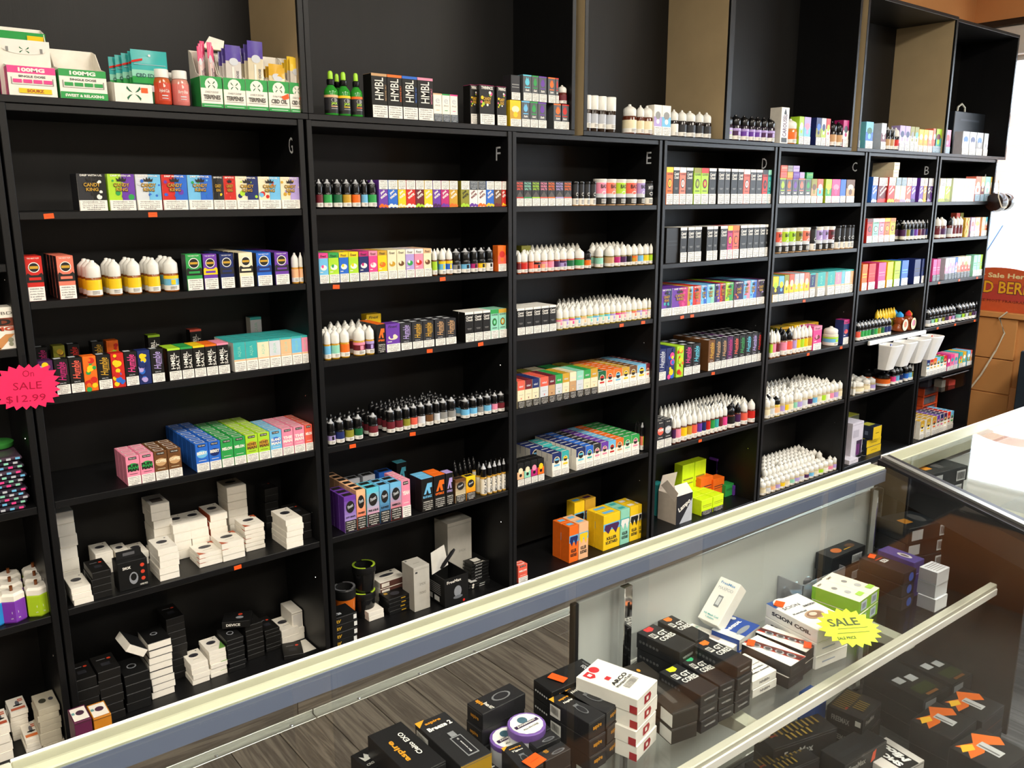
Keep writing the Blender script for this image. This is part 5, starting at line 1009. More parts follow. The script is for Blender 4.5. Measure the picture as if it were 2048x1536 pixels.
# bottom shelf of bay G
gb = lambda *a,**k: stk(*a,bay='G',lvl=6,**k)
gb(162,206,.06,5,1360,.1,BK,'dark carton, left pile, bottom shelf of bay G'); gb(208,252,.06,6,1342,.1,BK,'dark carton, second pile, bottom shelf of bay G'); gb(256,304,.07,4,1352,.1,BK2,'black carton beside the white-sided stack, bay G')
gb(306,351,None,8,1286,.1,WB,'white-sided black-topped carton, bottom shelf of bay G',py=1400); gb(345,380,.16,9,1236,.1,BK,'black carton in tall pile behind, bottom shelf of bay G')
gb(387,421,None,4,1329,.09,WH,'white carton in the shorter white stack, bay G',py=1372); gb(423,456,None,6,1303,.09,dict(base='paper',top=DEV+[('p',[(.6,0),(1,0),(1,.5)],'6a9a4a')],line='c0bcb2'),'white carton in the taller white stack, bay G',py=1357)
gb(459,492,None,7,1281,.09,BK2,'black carton right of the white stacks, bay G',py=1346); gb(496,530,.13,7,1252,.1,BK,'black carton in the tallest right pile, bay G'); gb(532,562,.14,6,1262,.1,BK,'black carton in the rightmost black pile, bay G')
Zb = LZ['G'][6]
def free(x,y,z,w,d,h,S,label,rot=(0,0,0),cat='box',mat='card',grp=None):
    m = MB(); m.box(-w/2,w/2,-d/2,d/2,0,h,col=S['base'],fc=S.get('fc'),ch=.0008); m.art(topf(-w/2,-d/2,h),w,d,S.get('top',())); m.art(front(-w/2,-d/2,0),w,h,S.get('art',())); m.art(leftf(-w/2,d/2,0),d,h,S.get('left',()))
    o = m.build('flat_carton',mat); o.location = (x,y,z); o.rotation_euler = rot; tag(o,label,cat,grp); return o
def zt(o): return o.location.z
p = atY(268,1288,.1); free(p.x-.012,.11,p.z-.012,.06,.085,.024,dict(base='paper',fc={'t':'151515'}),'white-edged carton leaning askew on the black pile',(R(6),R(38),R(8)))
p = atY(478,1225,.15); free(p.x,.17,LZ['G'][6]+(atY(496,1252,.13).z-Zb)+.001,.085,.07,.022,dict(base='121212',top=[('c',.6,.7,.08,'c8402a'),('e',.6,.4,.14,.12,'8a8d92')],art=[('t','DEVICE',.4,.5,.5,.4,0,.03,'white')]),'black carton lying crosswise on top of the tallest pile',(0,0,R(-28)))
gb(566,600,.15,2,1262,.1,WH,'white carton at the back right, bottom shelf of bay G'); gb(601,634,.15,2,1256,.1,WP,'white carton at far back right, bottom shelf of bay G')
gb(597,618,.16,1,1222,.09,dict(base='paper',art=[('r',.1,.1,.9,.9,'d8d4cc')]),'white carton standing on edge at the back, bay G')
gb(570,606,.05,1,1315,.085,BK,'black carton with red dot at front right, bay G',rz=R(-18)); gb(614,646,.06,2,1310,.08,dict(base='paper',top=[('e',.5,.5,.2,.18,'8a8d92'),('c',.8,.8,.08,'c8604a'),('r',.5,.15,1,.25,'e0b0b8')],line='c0bcb2'),'white pink-striped carton at front right, bay G')
MR = lambda c,i: dict(base=c,line='3a2a2a',top=[('r',.06,.08,.94,.92,'paper'),('e',.55,.55,.25,.16,'4a3040'),('r',.08,.5,.25,.65,'6a9a9a')],art=[('c',.3,.5,.09,'white'),('c',.5,.5,.06,i),('c',.7,.5,.09,i),('r',.4,.2,.6,.26,'white')])
stk(178,211,-.16,4,1437,.075,MR('5a2040','white'),'maroon carton in the stack before bay G','G',0); stk(212,246,-.155,4,1430,.075,MR('c07a22','5a2a10'),'orange carton in the stack before bay G','G',0)
# ------------------------------------------------------------------ bottom shelf of bay F
fb = lambda *a,**k: stk(*a,bay='F',lvl=6,**k)
RV = dict(base='121212',line='5a5a5c',art=[('t','RV',.15,.45,.25,.45,0,.05,.2,'b8902a'),('r',.84,.2,.98,.8,'d8d8d4')],top=[('t','RX 200',.25,.3,.35,.18,0,.03,'fog')])
fb(669,712,.02,4,1238,.08,RV,'black carton with gold letters at far left, bay F')
fb(738,768,None,2,1226,.055,WP,'small white carton, bottom shelf of bay F',py=1244); fb(778,822,None,4,1200,.07,dict(base='121212',line='5a5a5c',art=[('r',.55,.35,.75,.65,'b8902a')],top=[('e',.5,.5,.2,.2,'3a3a40'),('r',.1,.6,.25,.8,'b8902a')]),'black carton with gold mark, bottom shelf of bay F',py=1232)
fb(763,814,.17,4,1166,.08,dict(base='paper',fc={'f':'5a3a32'},line='8a8780',top=DEV,art=[('r',.05,.2,.35,.8,'paper')]),'brown-fronted white carton, bottom shelf of bay F')
TW = dict(base='b8b4aa',line='a8a49a',top=[('r',.3,.4,.7,.46,'9a968c'),('r',.08,.8,.2,.9,'4a4a4a')],art=[('r',.1,.86,.24,.9,'3a3a3a'),('t','SMOK',.55,.6,.4,.06,0,.0,'8a867c'),('t','novo',.55,.4,.4,.06,0,.0,'8a867c')])
fb(830,861,.07,1,1136,.08,TW,'tall pale grey carton standing, bottom shelf of bay F')
fb(896,943,.18,1,1048,.09,dict(base='b8b4aa',line='a8a49a',art=[('t','SMOK',.6,.5,.3,.04,0,.0,'8a867c')],top=[('e',.5,.5,.3,.3,'d0ccc2')]),'tallest grey carton with open top at the back, bay F')
# open black display box with a tilted flap
Zf = LZ['F'][6]; y = .03; xa,xb = xYZ(890,y,Zf),xYZ(937,y,Zf); w = xb-xa; h = atY(890,1160,y).z-Zf; d = .13
e = empty('open_box',((xa+xb)/2,y,Zf+.0003)); tag(e,'open black box lettered in white with a raised grey flap, bay F','box')
m = MB(); m.box(-w/2,w/2,0,.002,0,h,col='121212'); m.art(front(-w/2,0,0),w,h,[('t','FreeMax',.4,.85,.6,.1,0,.02,'white'),('e',.55,.45,.16,.2,'8a8d92'),('e',.55,.25,.2,.06,'6a6d72'),('c',.8,.06,.05,'red')]); m.build('front_panel','card',e)
for nm,b in (('back_panel',(-w/2,w/2,d-.002,d,0,h)),('side_panel',(-w/2,-w/2+.002,.002,d-.002,0,h)),('side_panel',(w/2-.002,w/2,.002,d-.002,0,h)),('base_panel',(-w/2,w/2,.002,d-.002,0,.002))):
    m = MB(); m.box(*b,col='1a1a1a')
    if nm == 'side_panel' and b[0] < 0: m.art(leftf(-w/2,d,0),d,h,[('r',.15,.35+.07*i,.8,.375+.07*i,'8a8a8a') for i in range(6)]+[('r',.15,.1,.4,.28,'d8d8d4'),('r',.5,.1,.75,.28,'d8d8d4')])
    m.build(nm,'card',e)
m = MB(); m.prism([(0,0),(.085,.01),(.09,.085),(.02,.075)],-.001,.001,'y',col='c9c5bb'); o = m.build('flap','card',e); o.location = (-w/2-.01,d*.5,h); o.rotation_euler = (R(-20),0,R(10))
m = MB(); m.tube([(0,0,0),(.012,0,.012),(.05,0,.05),(.062,0,.06)],[.004,.007,.007,.004],8); o = m.build('vape_pen','aludark',None,True); o.location = (e.location.x-w/2+.022,y+d*.5+.008-.018,Zf+h+.018); tag(o,'dark slim pen lying against the grey flap, bay F','pen')
fb(938,980,.09,2,1172,.08,dict(base='131313',line='5a5a5c',art=[('c',.2,.8,.05,'white'),('r',.5,.2,.75,.5,'d8d8d4')],top=[('r',.2,.2,.5,.6,'d8d8d4')]),'wide black carton right of the open box, bay F')
fb(984,1017,.12,6,1118,.1,dict(base='131313',line='6a6a6c',art=[('t','RPM',.4,.5,.4,.4,0,.02,.3,'c0c0c0')],left=[('r',.3,.1,.5,.9,'9a9a94')],top=[('r',.1,.6,.5,.95,'7a8a3a'),('r',.3,.2,.7,.5,'e8e4da'),('t','SMOK',.5,.08,.6,.1,0,.03,'white')]),'black carton in right corner stack, bay F')
# ash cups
def cup(px0,px1,y,ztop,zbot,cb,cr,label,grp='smokeless ash cups'):
    xa,xb = xYZ(px0,y,zbot),xYZ(px1,y,zbot); r = (xb-xa)/2; h = ztop-zbot
    e = empty('ash_cup',((xa+xb)/2,y,zbot+.0003)); tag(e,label,'cup',grp)
    m = MB(); m.lathe([(r*.78,0),(r*.8,.003),(r*.95,h*.78)],20,cb); m.build('cup_body','gloss',e,True)
    m = MB(); m.lathe([(r*.97,h*.74),(r,h*.76),(r,h*.97),(r*.9,h),(r*.74,h*.98),(r*.7,h*.8)],20,'161616'); m.build('cup_lid','card',e,True)
    n = 20
    for g in ((6,7,8,9,10,11,12,13),(16,17,18,19,0,1,2,3)):
        m = MB()
        for i in g:
            a0,a1 = 2*math.pi*i/n,2*math.pi*(i+1)/n
            m.grid([(r*.78*math.cos(a0),r*.78*math.sin(a0),h*1.004),(r*.97*math.cos(a0),r*.97*math.sin(a0),h*1.004),(r*.97*math.cos(a1),r*.97*math.sin(a1),h*1.004),(r*.78*math.cos(a1),r*.78*math.sin(a1),h*1.004)],[(0,1,2,3)],cr)
        m.build('rim_arc','card',e)
zf = LZ['F'][6]
cup(672,712,.15,zf+.14,zf,'c8641a','5a5a5c','orange cup with black lid, bottom shelf of bay F')
cup(708,750,.17,zf+.094,zf,'141414','b8d83a','lower black cup with lime ring, bottom shelf of bay F'); cup(708,750,.17,zf+.19,zf+.096,'141414','b8d83a','upper black cup with lime ring, stacked on its twin')
# ------------------------------------------------------------------ bottom shelf of bays E and D
COW = lambda c1,c2,c3: dict(base=c1,fc={'t':c1},art=[('r',0,.55,1,.75,c2),('p',[(.05,.6),(.3,.45),(.5,.62),(.75,.42),(.95,.66),(.9,.72),(.1,.72)],c3),('t','KILLER',.5,.32,.6,.09,0,.04,'ink'),('t','KUSTARD',.5,.2,.7,.09,0,.04,'ink')],top=[('r',.2,.3,.8,.7,c2)],warn=None,word='%s carton with %s patches'%(cname(c1),cname(c3)))
STY['cow'] = COW
boxes('E',6,(1045,1130),[(1036,1055,'man','coral','MELON','white')],d=.04,y0=.02)
boxes('E',6,(1230,1075),[(1138,1156,'cow','orange','sky','navy'),(1157,1176,'cow','peach','sky','yellow'),(1206,1239,'cow','yellow','sky','plum'),(1240,1258,'cow','mint','teal','white'),(1259,1276,'cow','yellow','white','black'),(1276.5,1291,'cow','yellow','white','black')],d=.05,y0=.03,rows=2,h=.155)
boxes('E',6,(1160,1035),[(1148,1168,'cow','yellow','sky','black'),(1169,1190,'cow','gold','plum','sky')],d=.05,y0=.15,row=1,h=.19)
boxes('D',6,(1420,1010),[(1402,1424,'plain','neon','k','olive'),(1425,1446,'plain','neon','k','olive')],d=.05,y0=.03,h=.075,rows=3)
boxes('D',6,(1360,960),[(1362,1386,'plain','neon',None,'olive'),(1387,1409,'plain','neon',None,'olive')],d=.05,y0=.18,row=1,h=.2)
for k,(a,b,c,y0,h) in enumerate(((1400,1424,'orange',.15,.12),(1425,1447,'orange',.14,.10),(1450,1470,'green',.12,.06),(1474,1496,'purple',.11,.05),(1440,1462,'purple',.22,.16),(1463,1484,'purple',.22,.15))): boxes('D',6,(0,0),[(a,b,'plain',c,None,'char')],d=.05,y0=y0,row=1,h=h)
boxes('D',6,(1320,1000),[(1316,1332,'plain','teal',None,'mint')],d=.06,y0=.15,row=1,h=.15)
y = .03; Zd = LZ['D'][6]; xa,xb = xYZ(1352,y,Zd),xYZ(1383,y,Zd); w = xb-xa; h = .135; d = .11
e = empty('open_box',((xa+xb)/2,y,Zd+.0003)); tag(e,'open white-lined carton with raised flaps, bottom shelf of bay D','box')
m = MB(); m.box(-w/2,w/2,0,.002,0,h,col='1b1a20'); m.art(front(-w/2,0,0),w,h,[('p',[(.2,0),(1,.8),(1,0)],'silver'),('t','Lampo',.5,.6,.8,.22,25,.04,'white')]); m.build('front_panel','card',e)
for b in ((-w/2,w/2,d-.002,d,0,h),(-w/2,-w/2+.002,.002,d-.002,0,h),(w/2-.002,w/2,.002,d-.002,0,h)):
    m = MB(); m.box(*b,col='cdbfae'); m.build('side_panel','card',e)
for loc,rot,pts in (((-w/2,0,h),(R(-35),0,0),[(0,0),(w,0),(w*.9,.05),(w*.1,.05)]),((-w/2,d,h),(R(15),0,0),[(0,0),(w,0),(w*.95,.075),(0,.08)]),((-w/2,d*.5,h),(0,R(-35),R(90)),[(-.05,0),(.05,0),(.04,.05),(-.04,.05)])):
    m = MB(); m.prism(pts,-.0008,.0008,'y',col='d8cbbb'); o = m.build('flap','card',e); o.location = loc; o.rotation_euler = rot
# ------------------------------------------------------------------ bay B and A, low shelves
bb = lambda *a,**k: stk(*a,bay='B',lvl=6,**k)
bb(1700,1722,.05,1,850,.14,dict(base='c9c3cc',art=[('r',.45,.1,.95,.5,'3a2a40'),('r',.5,.1,.56,.4,'8a3a8a'),('r',.65,.1,.71,.4,'8a3a8a'),('r',.1,.6,.6,.8,'b0aab4')],line='b0aab4'),'tall lilac-white carton with dark panel, bottom of bay B')
bb(1698,1716,.012,1,922,.1,dict(base='cfc9d0',art=[('r',.2,.6,.6,.64,'5a5a60'),('r',.5,.7,.8,.74,'5a5a60'),('r',.2,.2,.6,.24,'5a5a60')],line='b0aab4'),'short white carton in front, bottom of bay B')
YB2 = dict(base='1e2430',fc={'f':'d8b422'},line='8a7a1a',art=[('r',.3,.45,.7,.5,'5a4a10')],left=[('r',.1+.2*i,.3,.22+.2*i,.6,'5a6270') for i in range(4)],top=[('r',.1,.2,.9,.5,'a8a43a')])
bb(1732,1760,.05,2,882,.13,YB2,'black carton with yellow end, bottom of bay B'); 
zz2 = atY(1732,882,.05).z; xa = xYZ(1748,.03,zz2); free(xa+.03,.115,zz2+.003,.09,.17,.075,YB2,'black carton with yellow end lying on the pair, bay B'); free(xa-.03,.20,zz2+.08,.13,.1,.045,dict(base='4a4c3a',fc={'t':'a8a43a'}),'dull yellow carton on top at the back, bay B')
m = MB(); q = random.Random(3)
e = empty('cable_bundle',(xYZ(1722,.03,.166),.05,.1656)); tag(e,'tangle of dark cables at the front of bay B','cable')
for k in range(4):
    m = MB(); pts = [(q.uniform(-.05,.06),q.uniform(-.025,.03),.004+.006*q.random()+.006*k) for _ in range(9)]; m.tube(pts,.0028,6); m.build('cable','capblack',e,True)
# clear bin on an orange drawer unit
za = LZ['A'][6]; x0,x1 = xYZ(1850,.05,za),xYZ(1934,.05,za); x1 = min(x1,BX['A'][1]-.01); x0 = max(x0+.15,BX['A'][0]+.02)
e = empty('drawer_unit',(BX['A'][1]-.18,.19,za+.0003)); tag(e,'orange-framed clear plastic drawer unit on the bottom of bay A','drawers')
w = (x1-x0)*.62
for k in range(4): m = MB(); m.box(-w/2,w/2,-.02,.07,.008+k*.062,.052+k*.062,ch=.004); o = m.build('drawer','clearbin',e)
for k in range(5): m = MB(); m.box(-w/2-.008,w/2+.008,-.03,.075,k*.062,k*.062+.007,col='d8542a',ch=.002); m.build('frame_shelf','card',e)
for s in (-1,1): m = MB(); m.box(s*(w/2+.004)-.004,s*(w/2+.004)+.004,-.03,.075,.007,.248,col='d8542a',ch=.002); m.build('frame_side','card',e)
zq = za+.258
TX = BX['A'][1]-.185
e = empty('clear_tub',(TX,.142,zq)); tag(e,'clear plastic tub of odds and ends on the orange drawers, bay A','tub')
w,d,h = .33,.24,.10; t = .003
for nm,b in (('tub_side',(-w/2,w/2,-d/2,-d/2+t,0,h)),('tub_side',(-w/2,w/2,d/2-t,d/2,0,h)),('tub_side',(-w/2,-w/2+t,-d/2+t,d/2-t,0,h)),('tub_side',(w/2-t,w/2,-d/2+t,d/2-t,0,h)),('tub_base',(-w/2,w/2,-d/2,d/2,0,t))):
    m = MB(); m.box(*b,ch=.0005); m.build(nm,'film',e)
m = MB(); m.box(-w/2-.008,w/2+.008,-d/2-.008,-d/2,h-.006,h,ch=.002); m.box(-w/2-.008,w/2+.008,d/2,d/2+.008,h-.006,h,ch=.002); m.box(-w/2-.008,-w/2,-d/2,d/2,h-.006,h,ch=.002); m.box(w/2,w/2+.008,-d/2,d/2,h-.006,h,ch=.002); m.build('tub_rim','clearbin',e)
for k,(xx,yy,c,ww) in enumerate(((.08,-.05,'c8483a',.06),(-.02,-.04,'b8b4a0',.045),(-.08,.02,'4a4a52',.08),(.06,.05,'2a2c30',.1))): free(TX+xx,.142+yy,zq+t+.0006,ww,.05,.035+.01*k,dict(base=c),'%s packet inside the clear tub'%('red','pale','grey','black')[k],(0,0,R(12*k-15)))
boxes('B',5,(1700,750),[(1762,1768,'plain','char',None,'grey')],d=.05,y0=.1,row=1,h=.07)
# ------------------------------------------------------------------ leftmost bay
zh = LZ['H']
def hbox():
    z = zh[3]; xb = xYZ(37.5,.012,z); w = .095; h = atY(20,614,.012).z-z
    S = dict(base='paper',art=[('r',0,.0,.55,.36,'e8602a'),('p',[(.4,.1),(.75,.36),(.95,.36),(.6,0),(.4,0)],'c88a52'),('t','PALMCBD',.5,.86,.9,.07,0,.0,'5a564e'),('r',0,.55,1,.75,'7a3a26'),('t','CBD',.5,.65,.8,.15,0,.05,'ink'),('t','500MG',.5,.49,.9,.1,0,.05,'b8452a'),('r',.1,.02,.6,.05,'ink'),('c',.85,.22,.06,'8a8a72'),('c',.85,.12,.05,'8a8a72')],top=[],warn=None)
    o = carton(w,.06,h,S,(xb-w/2,.012,z+.0003)); tag(o,'white and orange carton lettered CBD in the leftmost bay','box')
hbox()
for k in range(12):
    zz_ = zh[4]+.0004+k*.0115
    m = MB(); w = .10; m.box(-w/2,w/2,0,.16,0,.009,col=('3a3440','2a2430','4a3a48')[k%3],ch=.003); m.art(topf(-w/2,0,.009),w,.16,blobs(['magenta','teal','silver','plum'],6,.1,.9,k,.05,.12)); m.art(front(-w/2,0,0),w,.009,[('r',.05+.2*i,.2,.15+.2*i,.8,('hotpink','mint','silver','sky')[(i+k)%4]) for i in range(5)])
    o = m.build('flat_pouch','gloss'); o.location = (-.085+((k*7)%5-2)*.003,.012+((k*3)%4)*.003,zz_); tag(o,'shiny foil pouch, %s up in the pile of the leftmost bay'%ORD[k+1],'pouch','foil pouches piled in the leftmost bay')
pm('greenlid','3a8a3a',.4,.4); m = MB(); m.lathe([(.035,0),(.037,.003),(.037,.012),(.033,.015)],18); o = m.build('round_green_cap','greenlid',None,True); o.location = (-.07,.13,zh[4]+.0004+12*.0115); tag(o,'green round lid lying on the foil pouches, leftmost bay','lid')
def hexb(px,c,y,label,first):
    z = zh[5]+.0003; x = xYZ(px,y,z); r = .0305; h = .085
    e = empty('hexagon_canister',(x,y,z)); tag(e,label,'canister','hexagonal canisters in the leftmost bay')
    m = MB(); m.lathe([(r*.92,0),(r,.004),(r,h*.66),(r*.97,h*.7)],6,c,ph=.5)
    if first:
        m.art(front(-.014,-r*.866,0),.028,h,[('c',.5,.34,.28,'white'),('c',.5,.34,.17,c),('r',.62,.36,.72,.56,'white'),('t','VAPORIZER',.5,.16,.8,.04,0,.0,'white')])
    m.build('canister_body','gloss',e)
    m = MB(); m.lathe([(r*.98,h*.7),(r*.98,h*.86),(r*.8,h*.93),(r*.5,h*.93)],6,'paper',ph=.5); m.build('canister_lid','card',e)
    m = MB(); m.lathe([(.004,h*.93),(.004,h*1.08)],8,'6a3a1a'); m.build('mouthpiece','gloss',e)
for px,c,nm in ((30,'7a38a8','purple'),(79,'a8c828','lime green'),(-16,'2a8ad0','blue')):
    for k in range(3): hexb(px-3*k,c,.045+.062*k,'%s hexagonal canister with white lid, %s in the leftmost bay'%(nm,('frontmost','middle','rearmost')[k]),k == 0)
hb = lambda *a,**k: stk(*a,bay='H',lvl=6,**k)
OR = lambda c: dict(base='paper',line='b8b4aa',top=[('r',.1,.12,.9,.28,c),('e',.55,.55,.12,.2,'6a6a70'),('e',.55,.42,.28,.05,'1a1a1a'),('r',.62,.75,.9,.82,'c8684a'),('r',.62,.64,.9,.71,'c8684a')])
hb(99,141,.03,7,1415,.09,dict(base='b8b09c',line='8a8272',top=[('e',.35,.5,.18,.14,'3a3a30'),('e',.75,.5,.12,.1,'4a4a50')]),'beige carton in right stack, bottom of leftmost bay'); hb(55,86,.05,3,1480,.09,OR('d8743a'),'white carton with orange bar, bottom of leftmost bay')
hb(27,62,.13,6,1425,.08,OR('c8684a'),'white carton in the back stack, bottom of leftmost bay'); hb(-4,28,.05,4,1455,.09,OR('b8553a'),'white carton at the picture edge, leftmost bay')
free(-.02,.05,zh[6]+.001,.05,.07,.05,dict(base='2f8a4a',art=[('r',.1,.1,.9,.4,'cream')],top=[('e',.5,.5,.3,.2,'2a2a20')]),'green and cream carton at the foot of the right stack') if 0 else None
# fluorescent pink burst sign taped to the post
m = MB(); cx,cz = -.008,1.163; n = 22; pts = []
q = random.Random(2)
for i in range(2*n):
    a = 2*math.pi*i/(2*n)+.07; sx,sz = .0735,.058; k = 1.0 if i%2 == 0 else .83; ca,sa = math.cos(a),math.sin(a)
    f = 1/max(abs(ca)**3+abs(sa)**3,1e-6)**(1/3); pts.append((ca*sx*k*f*.98,sa*sz*k*f*.98))
m.prism(pts,-.0006,.0006,'y',col='neonpink'); m.art(lambda a,b,of: (-.0735+a,-.0007-of,-.058+b),.147,.116,[('t','On',.52,.79,.17,.14,0,.0,'a80f38'),('t','SALE',.50,.53,.42,.16,0,.0,'a80f38'),('t','$12.99',.47,.25,.58,.17,0,.0,'a80f38')])
o = m.build('sale_sign','signpink'if 0 else 'card'); o.location = (cx,-.012,cz); o.rotation_euler = (R(3),R(3),0); tag(o,'fluorescent pink burst sign reading On SALE $12.99','sign')
m = MB(); m.box(-.008,.008,-.0002,.0002,0,.03,col='9fb0b8'); t_ = m.build('tape','film',o); t_.location = (0,.001,.05)
# four white cups on a rail in front of bays B and A
zc_ = .83; xs = xYZ(1770,-.05,zc_); xe = xYZ(1880,-.05,zc_); n = 4
e = empty('cup_rail',(xs,-.004,zc_+.012)); tag(e,'white rail fixed across bays B and A carrying four cups','rail'); L_ = xe-xs
m = MB(); m.box(-.1,L_-.1,-.014,0,-.012,.012,ch=.003); m.build('rail_bar','plasticwhite',e)
for k in range(4):
    w = .15; x = xs+.02+(L_-.16)*k/3
    e = empty('hanging_cup',(x,-.024,zc_-.135)); tag(e,'white tapered plastic cup hung on the rail, %s from left'%ORD[k+1],'cup','white cups on the rail')
    m = MB(); sec = []
    for zq_,ww,dd in ((0,.085,.06),(.135,.125,.10)):
        ring = []
        for i in range(20):
            a = 2*math.pi*i/20; ca,sa = math.cos(a),math.sin(a); f = 1/(abs(ca)**5+abs(sa)**5)**.2
            ring.append((ca*f*ww/2,-dd/2+sa*f*dd/2,zq_))
        sec.append(ring)
    inn = [[(x_*.95,-.05+(y_+.05)*.95,z_+.003) for x_,y_,z_ in r_] for r_ in sec]
    V = sec[0]+sec[1]+inn[1]+inn[0]; F = []
    for s_ in range(3):
        for i in range(20): j = (i+1)%20; F.append((s_*20+i,s_*20+j,s_*20+20+j,s_*20+20+i))
    F.append(tuple(range(19,-1,-1))); F.append(tuple(range(60,80)))
    m.grid(V,F); m.build('cup_body','plasticwhite',e,True)
    m = MB(); m.tube([(-.02,.002,.13),(-.02,.012,.15),(.02,.012,.15),(.02,.002,.13)],.003,6); m.build('hook','plasticwhite',e,True)
    if k in (0,3):
        m = MB(); m.tube([(-.03,-.05,.008),(.0,-.05,.1),(.02,-.04,.135)],.006,8,'2a3a8a' if k == 0 else 'd0402a'); o = m.build('marker_pen','gloss',None,True); o.location = (x,-.024,zc_-.135); tag(o,'%s marker pen standing in a white hanging cup'%('blue','red')[k//3],'pen')
# dark turned wooden knob hanging at the end of bay A
e = empty('turned_wood_knob',(5.29,-.03,1.575)); tag(e,'dark turned wooden knob on a white cord at end of bay A','knob')
m = MB(); m.lathe([(.012,-.05),(.052,-.045),(.062,-.01),(.058,.02),(.03,.055),(.028,.065),(.05,.085),(.055,.12),(.042,.15),(.012,.16)],18); m.v = [(z_,y_,x_) for x_,y_,z_ in m.v]; m.f = [f_[::-1] for f_ in m.f]; m.build('knob','darkwood',e,True)
m = MB(); m.lathe([(.056,.0215),(.059,.0225),(.0565,.026)],18,caps=False); m.v = [(z_,y_,x_) for x_,y_,z_ in m.v]; m.build('inlay_ring','cord',e,True)
m = MB(); m.tube([(-.06,-.02,.13),(-.062,-.03,.03),(-.05,-.05,-.03),(-.02,-.064,-.03)],.0035,6); m.build('hanging_cord','cord',e,True)
# sign on the window ledge, cord and dark cabinet
e = empty('oval_sign',(XR_W+.012,.03,.8725)); tag(e,'orange half-oval lettered sign on the window ledge','sign')
m = MB(); pts = []
for i in range(25): a = math.pi*i/24; pts.append((.36*math.cos(a),.11+.175*math.sin(a)))
pts = [(.30,0),(.36,.11)]+pts[1:-1]+[(-.36,.11),(-.30,0)]
m.prism([(p_[0],p_[1]) for p_ in pts],0,.012,'x',col='c85a34')
m.art(lambda a,b,of: (-of-.0005,.36-a,b),.72,.285,[('p',[(.5+.36*math.cos(math.pi*i/12)*.0,0) for i in range(0)] or [(.08,.25),(.92,.25),(.96,.62),(.04,.62)],'b8453c'),('t','For Sale Here',.5,.82,.5,.11,0,.03,'e8dca8'),('t','WILD BERRY',.5,.55,.74,.3,0,.05,'5a2a3a'),('t','WILD BERRY',.5,.55,.72,.27,0,.02,'e8b02a'),('t','INCENSE MOST FRAGRANT',.5,.24,.56,.06,0,.0,'6a2a20')]); m.build('sign_board','card',e)
m = MB(); m.tube([(XR_W-.035,-.06,.88),(XR_W-.045,-.02,.84),(XR_W-.04,-.06,.74),(XR_W-.045,-.02,.62),(XR_W-.05,.05,.45),(XR_W-.06,.16,.25),(XR_W-.06,.2,.01)],.006,8); o = m.build('white_cord','cord',None,True); tag(o,'pale cord hanging from the window ledge to the floor','cord')
e = empty('power_adapter',(XR_W-.005,-.19,.8725)); tag(e,'black power adapter on the window ledge beside the sign','adapter')
m = MB(); m.box(-.02,.02,-.02,.02,0,.035,col='161616',ch=.004); m.box(-.012,.012,-.012,.012,.035,.06,col='161616',ch=.003); m.build('adapter_body','card',e); m = MB(); m.tube([(0,0,.06),(0,-.01,.12),(.01,-.03,.25)],.003,6); m.build('adapter_lead','capblack',e,True)
m = MB(); m.box(0,.36,-.6,0,0,.70,col='1d2630',ch=.006); m.art(front(0,-.6,0),.36,.70,[('r',.05,.05,.95,.95,'232c38')]); o = m.build('floor_cabinet','card'); o.location = (5.2,-.3,0); tag(o,'dark blue-black cabinet under the window at the right edge','cabinet')

# ------------------------------------------------------------------ boxes inside the display case
def tbox(A,B,D,Zt,n,Z0,S,name,dup=True,tags=(),mat='card',bot=None,grp='boxes in the display case'):
    """pile of n boxes whose top face has picture corners A (near), B (right), D (left-back) at height Zt; Z0 the plane it stands on"""
    a,b,d_ = atZ(*A,Zt),atZ(*B,Zt),atZ(*D,Zt); u = b-a; v = d_-a; w,d = u.length,v.length; rz = math.atan2(u.y,u.x)
    if u.x*v.y-u.y*v.x < 0: a = b; u = -u; rz = math.atan2(u.y,u.x)
    lh = (Zt-Z0)/n; out = []; me = None
    for k in range(n):
        top = k == n-1; T = S if top or not bot else bot
        if top or me is None:
            m = MB(); h = lh-.0006; m.box(.0004,w-.0004,.0004,d-.0004,0,h,col=T['base'],fc=T.get('fc'),ch=.0007)
            m.art(front(0,.0004,0),w,h,[('r',.03,.9,.97,.925,T.get('line','4a4a4c'))]+list(T.get('art',())))
            m.art(leftf(.0004,d,0),d,h,T.get('left',()))
            if top: m.art(topf(0,0,h),w,d,T.get('top',()))
            o = m.build('flat_box',mat); me = o.data
        else: o = link('flat_box',me)
        jx_,jy_ = (0,0) if top else (rnd.uniform(-.002,.002),rnd.uniform(-.002,.002))
        o.location = (a.x+jx_,a.y+jy_,Z0+.0003+k*lh); o.rotation_euler = (0,0,rz)
        if n == 1: tag(o,name,'box',grp)
        else: tag(o,name+', topmost' if top else '%s, %s from bottom'%(name,ORD[k+1]),'box',grp)
        out.append(o)
    t = out[-1]
    for (uu,vv,ww,hh,rr,c) in tags:
        m = MB(); m.box(-ww/2,ww/2,-hh/2,hh/2,0,.0004,col=c); m.art(topf(-ww/2,-hh/2,.0004),ww,hh,[('r',.2,.48,.8,.52,'c8441a')]) if c == 'tag' else None
        s = m.build('price_sticker','card',t); s.location = (uu*w,vv*d,lh+.0016); s.rotation_euler = (0,0,R(rr))
    return out
Z0 = ZS
ARC = [('c',.1,.86,.09,'red')]
